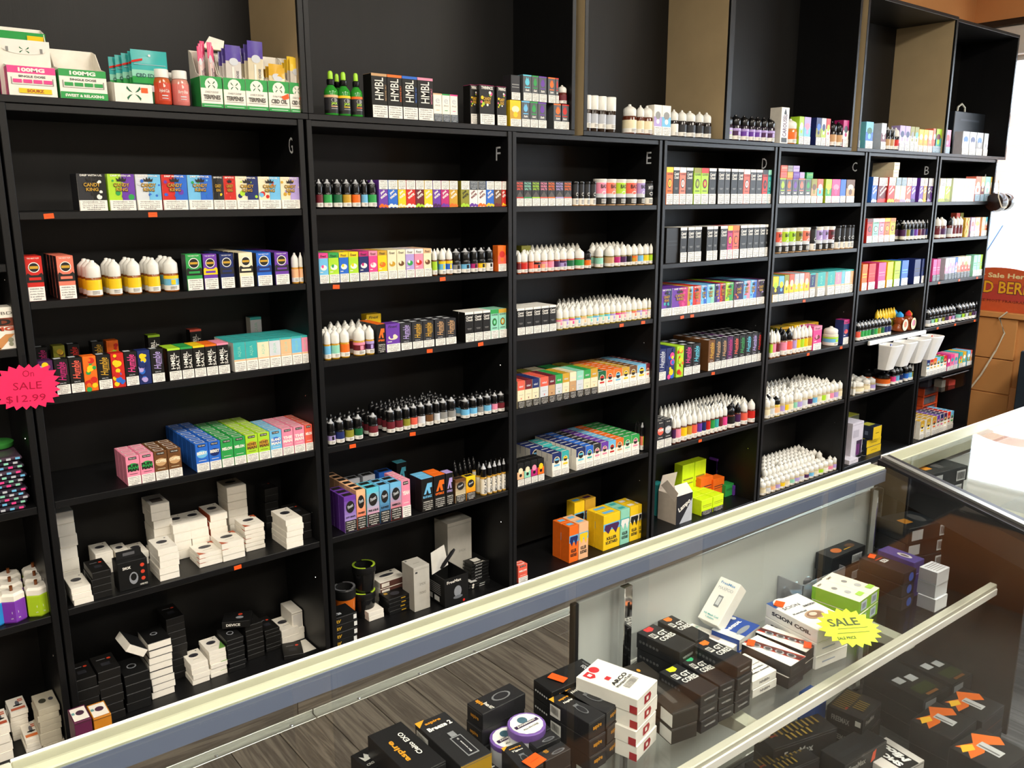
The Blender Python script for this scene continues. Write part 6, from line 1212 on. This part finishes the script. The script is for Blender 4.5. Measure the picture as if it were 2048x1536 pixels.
tbox((1275,1400),(1316,1359),(1157.6,1348.5),.9496,4,Z0,dict(base='f2efe8',line='cfcac0',fc={'l':'f2efe8'},art=[('p',[(.35,.2),(.35,.75),(.62,.75),(.68,.5),(.62,.2)],'a82a34'),('r',.44,.36,.54,.6,'f2efe8')],left=[('r',.88,.0,1,.5,'a82a34')],
  top=[('c',.5,.88,.13,'c8323a'),('p',[(.12,.8),(.12,.93),(.34,.93),(.34,.8),(.23,.75)],'c8323a'),('r',.18,.82,.28,.88,'f2efe8'),('p',[(.3,.56),(.3,.64),(.44,.64),(.44,.56)],'c8323a'),('t','ARCO',.5,.46,.62,.07,0,.03,'ink'),('t','HorizonTech',.5,.38,.66,.05,0,.02,'ink')]+[('r',.3+.045*i,.22,.32+.045*i,.33,'55524c') for i in range(10)]),'white box with red logo, front stack in case')
ASP = lambda t,extra=(): [('p',[(0,.86),(0,1),(.3,1)],'e0a030'),('t','aspire',.5,.84,.55,.07,0,.03,'d8952a'),('t',t,.5,.72,.5,.075,0,.02,.2,'f0ece4')]+[('e',.5,.38,.16,.16,'6a6c70'),('e',.5,.38,.13,.13,'26262a'),('r',.38,.50,.62,.56,'6a6c70')]+list(extra)
AF = [('t','aspire',.5,.55,.5,.35,0,.03,'d8952a')]; AL = [('r',.04,.08,.30,.8,'d8d6d0')]+[('r',.06+.02*i,.3,.067+.02*i,.75,'2a2a2c') for i in range(11)]
NP = dict(base='232326',line='6a6a6c',top=ASP('Nepho'),art=AF,left=AL)
tbox((1178,1448),(1212,1428),(1085,1406),.93,3,Z0,NP,'black Nepho-style box'.replace('Nepho-style','gold-lettered')+', left front stack in case'); tbox((1213,1426),(1244,1398),(1125,1370),.93,3,Z0,NP,'black gold-lettered box, second stack in case')
tbox((1066,1359),(1104,1385),(1142,1305),.937,3,Z0,dict(base='1a1b1d',line='3a3a3c',top=[('t','VOCC-T',.6,.85,.5,.08,0,.02,'fog'),('t','KangerTech',.5,.93,.6,.04,0,.01,'8a8a8c'),('r',.7,.7,.85,.74,'8a8a8c')],art=[('c',.15+.12*i,.5,.04,'c0c0c0') for i in range(6)]),'black box with orange sticker behind the gold-lettered boxes',tags=((.5,.3,.026,.014,20,'tag'),))
GT = lambda c: dict(base='232427',line='5a5a5c',art=[('t','VAPORESSO',.5,.5,.6,.16,0,.02,'b8b8b8')],left=[('c',.1+.08*i,.5,.03,'5a5a5c') for i in range(6)],top=[('p',[(.3,.86),(.3,.97),(.7,.97),(.7,.86),(.5,.82)],c),('t','GT',.70,.66,.44,.13,0,.03,'e4e4de'),('t','CORES',.58,.50,.76,.13,0,.03,'e4e4de'),('r',.1,.6,.36,.76,'d8d8d2'),('r',.13,.64,.33,.74,'2a2b2e'),('r',.17,.66,.22,.73,'c0c0bc'),('r',.26,.66,.3,.73,'c0c0bc')])
for nm,A,B,D,zt_,n,c in (('red-tabbed',(1360,1305),(1393,1285.5),(1287.5,1258),.935,3,'c8383a'),('orange-tabbed back',(1391,1282),(1420,1269),(1317.5,1240),.93,3,'e0742a'),('orange-tabbed right',(1475,1335),(1506,1318),(1394,1285.5),.9328,4,'e0742a'),('yellow-tabbed',(1402,1392),(1438,1373),(1317.5,1343),.917,3,'d8e02a'),('green-tabbed',(1440,1372),(1471,1358),(1358,1318),.915,3,'3ab078')):
    tbox(A,B,D,zt_,n,Z0,GT(c),'charcoal %s coil box in the case'%nm)
tbox((1345,1428),(1398,1410),(1262,1330),.905,2,Z0,dict(base='2a2724',line='6a6a6c',top=[('r',.35,.15,.55,.6,'4a4744'),('r',.3,.62,.6,.66,'5a5754'),('e',.5,.85,.06,.03,'d8952a')],left=[('r',.8,.1,1,.9,'d0d0cc')]),'wide charcoal box behind the white red-logo stack')
tbox((1466,1296),(1483,1283),(1381,1245),.886,2,Z0,dict(base='efece4',line='c8c4bc',top=[('r',.2,.3,.6,.5,'b8a8a0'),('t','MESH COIL',.5,.8,.8,.05,0,.02,'5ab0a8')]),'low white coil box under the leaning one')
# white box leaning up against the others
a,b,d_ = atZ(1395,1234,.905),atZ(1435,1253,.905),atZ(1457,1161,.962); u = b-a; v = d_-a
o = None; m = MB(); w,d = u.length,v.length; m.box(0,w,0,d,-.024,0,col='f0ede6',ch=.0008)
m.art(topf(0,0,0),w,d,[('t','FreeMax',.5,.9,.7,.06,0,.02,'6a9ac8'),('t','MAXPOD',.5,.78,.7,.07,0,.0,'a8acb0'),('r',.36,.36,.6,.62,'8a8d90'),('r',.4,.4,.56,.58,'d0d2d4'),('t','NS Mesh Coil',.5,.16,.7,.04,0,.02,'4ab0b0'),('t','1.0ohm',.5,.1,.4,.035,0,.02,'4ab0b0')])
m.v = [(x_,y_,z_) for x_,y_,z_ in m.v]; o = m.build('flat_box','card'); un = u.normalized(); vn = (v-un*v.dot(un)).normalized(); wn = un.cross(vn)
o.matrix_world = Matrix(((un.x,vn.x,wn.x,a.x),(un.y,vn.y,wn.y,a.y),(un.z,vn.z,wn.z,a.z),(0,0,0,1))); tag(o,'white box with coil picture leaning up at an angle in case','box','boxes in the display case')
tbox((1480,1281),(1521,1250),(1435,1253),.895,2,Z0,dict(base='2a4a9a',line='c8c4bc',fc={'f':'efece4'},top=[('r',0,0,.25,1,'c8ccd0'),('t','UNIVERSAL',.5,.6,.7,.12,0,.04,'efefef'),('e',.5,.25,.3,.1,'8a9098'),('c',.85,.85,.07,'e8e8e8')]),'blue box with silver picture in case')
RB = dict(base='26262a',fc={'t':'efece6'},line='5a5a5c',art=[('t','SMOK',.4,.5,.4,.2,0,.03,'4a4a50')],top=[('p',[(.15,1),(.45,1),(.95,0),(.55,0)],'b83a2c'),('p',[(.25,1),(.5,1),(.85,0),(.6,0)],'5a2a2c')]+[('e',.62-.11*i,.18+.2*i,.13,.085,'a8acb0') for i in range(4)]+[('e',.62-.11*i,.18+.2*i,.09,.055,'4a4a50') for i in range(4)])
tbox((1581.5,1332),(1613,1312),(1484,1286),.8975,2,Z0,RB,'red and white coil box with four coils, front one',tags=((.25,.88,.02,.012,25,'tag'),)); tbox((1612,1304),(1635,1287),(1510,1263),.8975,2,Z0,RB,'red and white coil box with four coils, rear one',tags=((.5,.08,.02,.012,25,'tag'),))
tbox((1505,1364),(1554,1339),(1460,1322),.885,2,Z0,dict(base='eceae4',line='c8c4bc',art=[('t','NNBIN',.5,.5,.4,.3,0,.02,'5a5a60')],top=[('t','WARNING: This product',.5,.5,.9,.06,0,.03,'2a2a2c'),('t','contains nicotine.',.5,.36,.8,.06,0,.03,'2a2a2c'),('t','an addictive chemical',.5,.22,.9,.06,0,.03,'2a2a2c')]),'white box with printed warning lines in case')
SCI = dict(base='efedea',line='d0ccc6',left=[('t','SCION COIL',.5,.5,.75,.3,0,.05,'2a2a34')],top=[('r',0,.8,.5,1,'3a5a9a'),('c',.35,.82,.28,'efedea'),('t','SCION',.35,.72,.5,.07,0,.02,'3a3a40'),('t','Kanthal',.3,.52,.4,.04,0,.02,'3a3a40'),('e',.5,.36,.25,.12,'b89a80'),('e',.5,.36,.2,.09,'8a6a58'),('e',.48,.38,.1,.05,'d8c8b8'),('t','INNOKIN',.75,.62,.35,.05,0,.03,'2a2a34')],art=[('r',.2,.4,.6,.5,'9aa8c0')])
sc_ = tbox((1636,1261),(1700,1236.5),(1520,1212),.9265,3,Z0,SCI,'long white box with brown coil picture',tags=((.2,.86,.02,.016,30,'tag'),))
DDY = dict(base='8fc83a',fc={'t':'ece8d8'},line='6aa02a',art=[('r',.2,.15,.75,.85,'c8d8e8'),('r',.3,.3,.65,.7,'8a9ab0')],top=[('t','DDY',.3,.9,.4,.05,0,.06,'2a2a2c'),('e',.45,.62,.14,.06,'8a8d90'),('e',.55,.36,.16,.07,'b0b4b8'),('r',.55,.1,1,.22,'a8d85a')])
mid = ((1719.5+1760)/2,(1203.7+1175)/2); dv = (1630.7-1719.5,1167-1203.7)
tbox((1719.5,1203.7),mid,(1630.7,1167),.908,2,Z0,DDY,'lime green box with cream top, nearer pair'); tbox(mid,(1760,1175),(mid[0]+dv[0],mid[1]+dv[1]),.908,2,Z0,DDY,'lime green box with cream top, farther pair')
GRA = dict(base='1b1e22',line='3a3c40',top=[('e',.35,.5,.12,.25,'b0602a'),('r',.5,.3,.8,.36,'b8902a'),('e',.75,.5,.12,.2,'4a3222')],art=[('r',.6,.2,.9,.7,'c8ccd0')]+[('r',.62+.03*i,.25,.635+.03*i,.65,'2a2a2c') for i in range(9)])
tbox((1665,1117),(1732,1090),(1624,1109),.925,2,Z0,GRA,'dark box with copper emblem by the rear door')
tbox((1809,1148),(1834,1136),(1714,1117),.93,3,Z0,dict(base='2a2426',line='4a4446',top=[('t','EZ8',.6,.6,.4,.12,0,.05,'d0d0d0'),('r',.3,.7,.8,.73,'b8452a')],art=[('c',.6,.5,.2,'3a5ab0')]),'dark brown box lettered in white near joint rail',tags=((.5,.85,.02,.012,20,'tag'),))
tbox((1829,1126),(1850,1117),(1749,1102),.93,3,Z0,dict(base='4a4488',line='6a64a8',top=[('e',.5,.4,.2,.2,'c8c4c8'),('e',.5,.4,.12,.12,'6a646a')]),'violet box with silver coil picture near joint rail')
tbox((1876,1146),(1900.5,1134),(1836,1134),.935,3,Z0,dict(base='dfe3ea',fc={'l':'8a8c94'},line='b8bcc4',top=[('r',.1,.15+.15*i,.9,.2+.15*i,'9a9ca0') for i in range(5)]),'white box with window side near joint rail')
# dark barcoded boxes at the right end
WO = dict(base='1d2126',line='3a3e44',art=[('r',.08,.15,.32,.8,'b8bcc0'),('r',.7,.1,.94,.8,'c8ccd0')]+[('r',.72+.022*i,.2,.732+.022*i,.7,'2a2a2c') for i in range(9)],top=[('r',.12,.3,.3,.6,'c8862a'),('e',.5,.5,.1,.3,'4a4a4c')])
tbox((1790,1084),(1868,1116),(1802,1062),.94,3,Z0,WO,'dark barcoded box, lower right pile in case') if 0 else None
def wot(px,py,Z,w,d,h,n,rz,name):
    p_ = atZ(px,py,Z); pile(p_.x,p_.y,Z,w,d,h,n,WO,name,'box',rz,.004,None,'dark barcoded boxes in the case')
wot(1850,1140,ZS,.13,.075,.034,3,R(-14),'dark barcoded box, near pile at right end of case'); wot(1880,1085,ZS,.13,.08,.034,5,R(-10),'dark barcoded box, rear pile at right end of case')
# gold-lettered boxes at the lower left of the shelf
EXO = dict(base='1c1c1e',line='5a5a5c',top=[('t','aspire',.62,.35,.3,.2,90,.03,'d8952a'),('t','Cleito EXO',.55,.72,.42,.12,90,.02,'f0ece4')],art=[('t','aspire',.5,.5,.4,.3,0,.03,'b8802a')])
tbox((822,1556),(893,1521),(755,1463),.93,2,Z0,dict(base='1c1c1e',line='5a5a5c',top=[('t','aspire',.32,.5,.45,.2,90,.03,'d8952a'),('t','Cleito EXO',.68,.55,.5,.14,90,.02,'f0ece4')]),'wide black box with gold word, lower left of case')
tbox((922,1534),(985,1504),(849,1440),.92,2,Z0,dict(base='262628',line='6a6a6c',fc={'f':'b8902a'},top=[('p',[(0,.88),(0,1),(.3,1)],'e0a030'),('t','aspire',.45,.9,.5,.06,0,.03,'d8952a'),('t','Breeze 2',.5,.78,.75,.08,0,.04,'f4f0ea'),('r',.4,.1,.75,.5,'8a8c90'),('r',.43,.12,.72,.48,'26262a'),('r',.47,.5,.66,.6,'8a8c90'),('t','Breeze 2',.57,.3,.3,.05,90,.02,'d0d0d0')],left=AL),'black box with outlined pod and gold end')
tbox((933,1406),(965,1429),(1020,1365),.93,3,Z0,dict(base='232326',line='6a6a6c',top=[('t','aspire',.3,.18,.4,.12,0,.03,'d8952a'),('t','Breeze NXT',.7,.25,.5,.08,0,.02,'f0ece4'),('e',.5,.6,.25,.2,'7a7c80'),('e',.5,.6,.2,.16,'26262a')],art=[('t','aspire',.5,.5,.5,.3,0,.03,'b8802a')],left=AL),'black box with ribbed tank picture')
tbox((1045,1543),(1088,1526),(995.5,1499),.915,2,Z0,dict(base='232326',line='6a6a6c',top=ASP('Tigon')),'gold-cornered black box at bottom of picture',tags=((.7,.15,.025,.02,15,'tag'),))
SM = dict(base='262628',line='5a5a5c',top=[('t','aspire',.25,.3,.3,.25,0,.03,'b8802a'),('e',.7,.6,.16,.25,'6a6c70'),('e',.7,.6,.1,.18,'3a3a3e')],left=[('r',.6,.2,.9,.8,'4a4a4c')])
for k,(A,B,D) in enumerate((((1071,1507),(1091,1523),(1127,1485)),((1053,1480),(1073,1497),(1108,1464)),((1036,1462),(1055,1478),(1090,1447)))): tbox(A,B,D,.905,2,Z0,SM,'small black tank box, %s of three in case'%('near','middle','far')[k])
tbox((738,1542),(776,1521),(706,1508),.9,1,Z0,dict(base='1c1c1e',top=[('p',[(.25,.45),(.2,.75),(.35,.6),(.5,.8),(.65,.6),(.8,.75),(.75,.45)],'e0e0dc'),('t','CROWN',.5,.25,.7,.1,0,.02,'d0d0cc')]),'black box with white crown at bottom left of case')
tbox((965,1558),(1002,1537),(928,1524),.885,1,Z0,dict(base='2a2a2c',top=[('r',0,.7,1,1,'e8e4e0'),('r',0,.6,1,.7,'b8322c'),('t','UWELL',.5,.3,.8,.2,0,.04,'d8d8d8')]),'dark box with red and white stripes at bottom')
for k,(px,py,zt_,n) in enumerate(((1053,1447,.915,1),(1018,1472,.897,1))):
    p_ = atZ(px,py,zt_); h = zt_-Z0-.0006 if k == 0 else .04; r = .026
    e = empty('wire_tub',(p_.x,p_.y,Z0+.0003)); tag(e,'round white tub with violet ring, %s of two in case'%('higher','lower')[k],'tub','round tubs in the case')
    m = MB(); m.lathe([(r*.96,0),(r*.98,.002),(r*.98,h*.8)],20,'c8c8cc'); m.build('tub_body','gloss',e,True)
    m = MB(); m.lathe([(r,h*.8),(r*1.02,h*.82),(r*1.02,h*.98),(r*.98,h)],20,'7a5aa8'); m.art(topf(-r,-r,h),2*r,2*r,[('c',.5,.5,.44,'efece4'),('e',.5,.68,.14,.14,'4a6a7a'),('r',.12,.44,.88,.56,'3a2a4a'),('t','JUGGERNAUT',.5,.5,.6,.08,0,.03,'efece4'),('t','ALL-IN-ONE',.5,.32,.5,.06,0,.02,'4a4a4a')]); m.build('tub_lid','card',e,True)
# clear tub of small packs
p_ = atZ(1590,1178,Z0); p_.y -= .012; e = empty('clear_tray',(p_.x,p_.y,Z0+.0003),CA); tag(e,'clear plastic tray holding small blister packs by rear door','tray')
w,d,h = .14,.10,.05
for b in ((-w/2,w/2,-d/2,-d/2+.002,0,h),(-w/2,w/2,d/2-.002,d/2,0,h),(-w/2,-w/2+.002,-d/2,d/2,0,h),(w/2-.002,w/2,-d/2,d/2,0,h)): m = MB(); m.box(*b); m.build('tray_side','clearbin',e)
m = MB(); m.box(-w/2,w/2,-d/2,d/2,0,.002); m.build('tray_base','clearbin',e)
for k in range(6):
    m = MB(); m.box(-.016,.016,-.013,.013,0,.016,ch=.004); o = m.build('blister_pack','clearbin'); m2 = MB(); m2.box(-.011,.011,-.009,.009,.016,.0166,col='b8d4e4'); m2.art(topf(-.011,-.009,.0166),.022,.018,[('r',.1,.3,.9,.7,'4a9ac8')]); l_ = m2.build('pack_label','card',o)
    o.location = (p_.x-.045+.036*(k%3)+.004*(k//3),p_.y-.02+.036*(k//3),Z0+.003); o.rotation_euler = (0,0,R(20*k-40)); tag(o,'tiny blister pack with blue label, %s in the clear tray'%ORD[k+1],'blister pack','blister packs in the tray')
m = MB(); m.box(-.05,.05,-.016,.016,0,.014,col='d8d8d4',ch=.002); o = m.build('flat_box','card'); p_ = atZ(1262,1322,Z0); o.location = (p_.x+.01,p_.y,Z0+.0003); o.rotation_euler = (0,0,R(10)); tag(o,'long white packet at the back by the slotted standard','box')
# neon starburst sale tag lying on the white SCION box
p_ = atZ(1681,1262,.930); pts = []
for i in range(40): a = 2*math.pi*i/40; k = 1 if i%2 == 0 else .82; pts.append((.056*k*math.cos(a),.04*k*math.sin(a)))
m = MB(); m.prism(pts[::-1],-.0006,0,'z',col='neon'); m.art(topf(-.056,-.04,0),.112,.08,[('t','SALE',.46,.64,.5,.2,0,.03,'3a4a10'),('r',.3,.47,.8,.485,'5a6a1a'),('r',.25,.36,.78,.375,'5a6a1a'),('t','SALE PRICE',.35,.25,.3,.07,0,.02,'3a4a10')]); o = m.build('sale_burst','card'); o.location = (p_.x+.004,p_.y-.012,.940); o.rotation_euler = (R(22),R(4),R(-24)); tag(o,'neon yellow starburst sale tag on the long white box','tag')
# boxes on the lower deck, seen past the shelf
ZL = ZD
STR = [('r',.12+.08*i,.52,.15+.08*i,.92,'7a6428') for i in range(10)]+[('r',.3+.08*i,.15,.33+.08*i,.45,'8a7230') for i in range(5)]+[('r',.1,.5,.2,.56,'8a2a22')]
FM = dict(base='17171a',line='5a5c60',top=STR,art=[('t','FreeMax',.4,.6,.45,.28,0,.03,'9a9a98')],left=[('r',.1,.4,.8,.45,'3a3a3c')])
tbox((1726,1441),(1764,1403),(1659,1406),.66,3,ZL,dict(FM,left=[('t','FREEMAX',.4,.5,.5,.3,0,.03,'8a8a88'),('r',.8,.5,.95,.8,'c8c8c4')]),'black gold-striped box on deck, right of bracket')
tbox((1547,1499),(1676,1455),(1504,1469),.66,2,ZL,FM,'long black gold-striped box on the deck'); tbox((1530,1560),(1640,1515),(1490,1525),.64,2,ZL,FM,'black gold-striped box at the bottom edge of picture')
tbox((1690,1530),(1775,1480),(1640,1500),.63,2,ZL,dict(base='202226',line='6a6c70',art=[('t','FreeMax',.3,.6,.4,.3,0,.03,'c0c0bc'),('p',[(.62,.3),(.66,.8),(.74,.9),(.72,.4)],'tag')],top=[('r',.1,.3,.6,.5,'2c2e34')]),'dark box with small orange sticker on deck')
LB = dict(base='15181b',line='4a5056',top=[('r',.15,.45,.4,.6,'b0b4b8'),('r',.5,.4,.75,.55,'b0b4b8'),('r',.2,.12,.8,.32,'33401f'),('r',.3,.05,.7,.1,'8a5a2a')],art=[('r',.1,.2,.5,.8,'9aa0a6')])
for k,(A,B,D) in enumerate((((1847,1402),(1900,1374),(1740,1336)),((1905,1370),(1950,1345),(1800,1308)),((1955,1345),(1985,1325),(1860,1285)))): tbox(A,B,D,.65,3,ZL,LB,'black box with grey labels, %s pile on deck'%('left','middle','right')[k])
FL = dict(base='17171a',line='4a4a4c',top=[('p',[(0,.55),(.2,.75),(.1,.95),(.45,.8),(.7,1),(1,.6),(.85,.4),(.6,.62),(.35,.5)],'d8681a'),('p',[(.05,.75),(.2,.9),(.4,.78),(.3,.65)],'e8b82a'),('r',.42,.25,.62,.72,'b8babc'),('r',.46,.28,.5,.7,'6a6a6c')],art=[('r',.1,.4,.9,.45,'5a2a1a')])
for k,(A,B,D) in enumerate((((1905,1480),(1955,1440),(1820,1440)),((1965,1445),(2010,1410),(1880,1405)),((1998,1548),(2060,1505),(1910,1488)))): tbox(A,B,D,.645,2,ZL,FL,'black box with orange flame print, %s on deck'%('left','upper','lower right')[k])
tbox((1632,1400),(1655,1385),(1618,1378),.66,2,ZL,dict(base='1c5ab8',line='2a6ad0',top=[('r',.1,.2,.9,.4,'2a74d8')]),'bright blue box under the shelf on the deck')
tbox((1790,1552),(1850,1520),(1700,1512),.6,1,ZL,dict(base='d8d4d0',top=[('p',[(.3,0),(.3,1),(.8,1),(.8,0)],'1a1a1c'),('t','SMOK',.42,.5,.7,.16,90,.06,'efefef'),('t','Mico',.66,.5,.7,.2,90,.06,.2,'efefef')]),'white and black box with large slanted word on deck')
# a few pale boxes in the second case
for k,(x_,y_,n) in enumerate(((1.62,-.3,2),(1.80,-.34,1),(1.98,-.28,2),(2.2,-.3,3),(1.75,-.17,2),(2.05,-.15,2))):
    c_ = cloc(x_,y_-.06,.7925); pile(c_[0],c_[1],.7925,.15,.1,.022,n,dict(base=('paper','fog','silver')[k%3],top=[('r',.1,.3,.9,.5,'9aa0a8')],line='8a8c90'),'pale box in the second case, %s group from left'%ORD[k+1],'box',R(k*9-20),.004,None,'pale boxes in the second case')
# orange price stickers on the shelf edges
STK = [('G',1,98),('G',1,306),('F',2,673),('F',2,886),('F',3,860),('F',3,962),('F',4,706),('F',4,826),('E',3,1244),('E',3,1287),('D',3,1365),('D',3,1385),('D',4,1427),('D',5,1401),('C',3,1609),('C',4,1617),('C',4,1683),('A',3,1879),('A',3,1919),('A',3,1955),('A',4,1876),('A',4,1911),('A',4,1950),('G',5,476)]
for i,(L,lv,px) in enumerate(STK):
    z = LZ[L][lv]; x = xYZ(px,0,z-.01); m = MB(); m.box(-.011,.011,-.0005,.0001,-.006,.006,col='tag'); m.art(front(-.011,-.0005,-.006),.022,.012,[('r',.2,.45,.8,.55,'c8441a')])
    o = m.build('price_sticker','card'); o.location = (x,.0021,z-.0105); o.rotation_euler = (0,R(((i*7)%5-2)*2),0)
    same = [q_ for q_ in STK if q_[:2] == (L,lv)]; idx = same.index((L,lv,px))
    pos = '' if len(same) == 1 else ('left ','right ')[idx] if len(same) == 2 else ('left ','middle ','right ')[idx]
    tag(o,'%sorange price sticker on the edge of the %s'%(pos,where(L,lv)),'sticker','orange price stickers')

# ------------------------------------------------------------------ leave out what no view shows, join what is past counting
bpy.context.view_layer.update()
DG = bpy.context.evaluated_depsgraph_get()
VIEWS = [CAM, CAM+_r*.3]
CH = {}
for _o in COL.objects:
    if _o.parent: CH.setdefault(_o.parent.name,[]).append(_o)
def seen(o):
    me = o.data if o.type == 'MESH' else None
    kids = CH.get(o.name,[])[-1:] if me is None else [o]
    pts = []
    for k in kids:
        if k.type != 'MESH': continue
        M = k.matrix_world; bb = [Vector(c) for c in k.bound_box]; lo,hi = bb[0],bb[6]
        for u,v,w in ((.5,.5,1),(.1,.1,1),(.9,.1,1),(.1,.9,1),(.9,.9,1),(.5,0,.9),(.5,0,.75),(.1,0,.95),(.9,0,.95)):
            pts.append(M@Vector((lo.x+(hi.x-lo.x)*u,lo.y+(hi.y-lo.y)*v,lo.z+(hi.z-lo.z)*w)))
    n = 0
    for E_ in VIEWS:
        for p_ in pts:
            d = p_-E_; L = d.length; d.normalize(); org = E_; ok = False
            for hop in range(6):
                hit,loc,nr,ix,ob,_ = SC.ray_cast(DG,org,d,distance=L)
                if not hit or (loc-E_).length > L-.004: ok = True; break
                if ob.name.startswith(('top_glass','front_glass','glass_shelf')): org = loc+d*.001; continue
                rt = ob
                while rt.parent: rt = rt.parent
                ok = rt.name == o.name; break
            if ok: return True
    return False
DEAD = []
def drop(o):
    DEAD.extend(CH.get(o.name,())); DEAD.append(o)
keep = []
for t in REG:
    o = t[0]
    if t[3] >= 1 and not seen(o): drop(o)
    else: keep.append(t)
REG[:] = keep
LIM = 290
def joinstuff(ts, name, label, cat):
    import bmesh
    bm = bmesh.new(); slots = []
    for t in ts:
        o = t[0]; objs = [o]+CH.get(o.name,[])
        for k in objs:
            if k.type != 'MESH' or k.name.startswith('warning_label'): continue
            me = k.data.copy(); me.transform(k.matrix_world)
            mp = []
            for s_ in me.materials:
                if s_ not in slots: slots.append(s_)
                mp.append(slots.index(s_))
            for p_ in me.polygons: p_.material_index = mp[p_.material_index]
            bm.from_mesh(me); bpy.data.meshes.remove(me)
    me = bpy.data.meshes.new(name); bm.to_mesh(me); bm.free()
    for s_ in slots: me.materials.append(s_)
    for t in ts: drop(t[0])
    o = link(name,me); tag(o,label,cat,None,'stuff'); return o
kinds = {}
for t in REG: kinds.setdefault(t[0].name.split('.')[0],[]).append(t)
for k,ts in kinds.items():
    if len(ts) > LIM:
        ts.sort(key=lambda t: (t[3] > 0, (t[0].matrix_world.translation-CAM).length+(.25*t[3])))
        rest = [t for t in ts[LIM:]]; names = {id(t) for t in rest}
        REG[:] = [t for t in REG if id(t) not in names]
        joinstuff(rest, k+'_mass', 'many more cartons crowded in the rear rows of the shelves' if 'carton' in k else 'many more bottles crowded in the rear rows of the shelves', 'boxes' if 'carton' in k else 'bottles')
bpy.data.batch_remove(DEAD)
finish_labels()
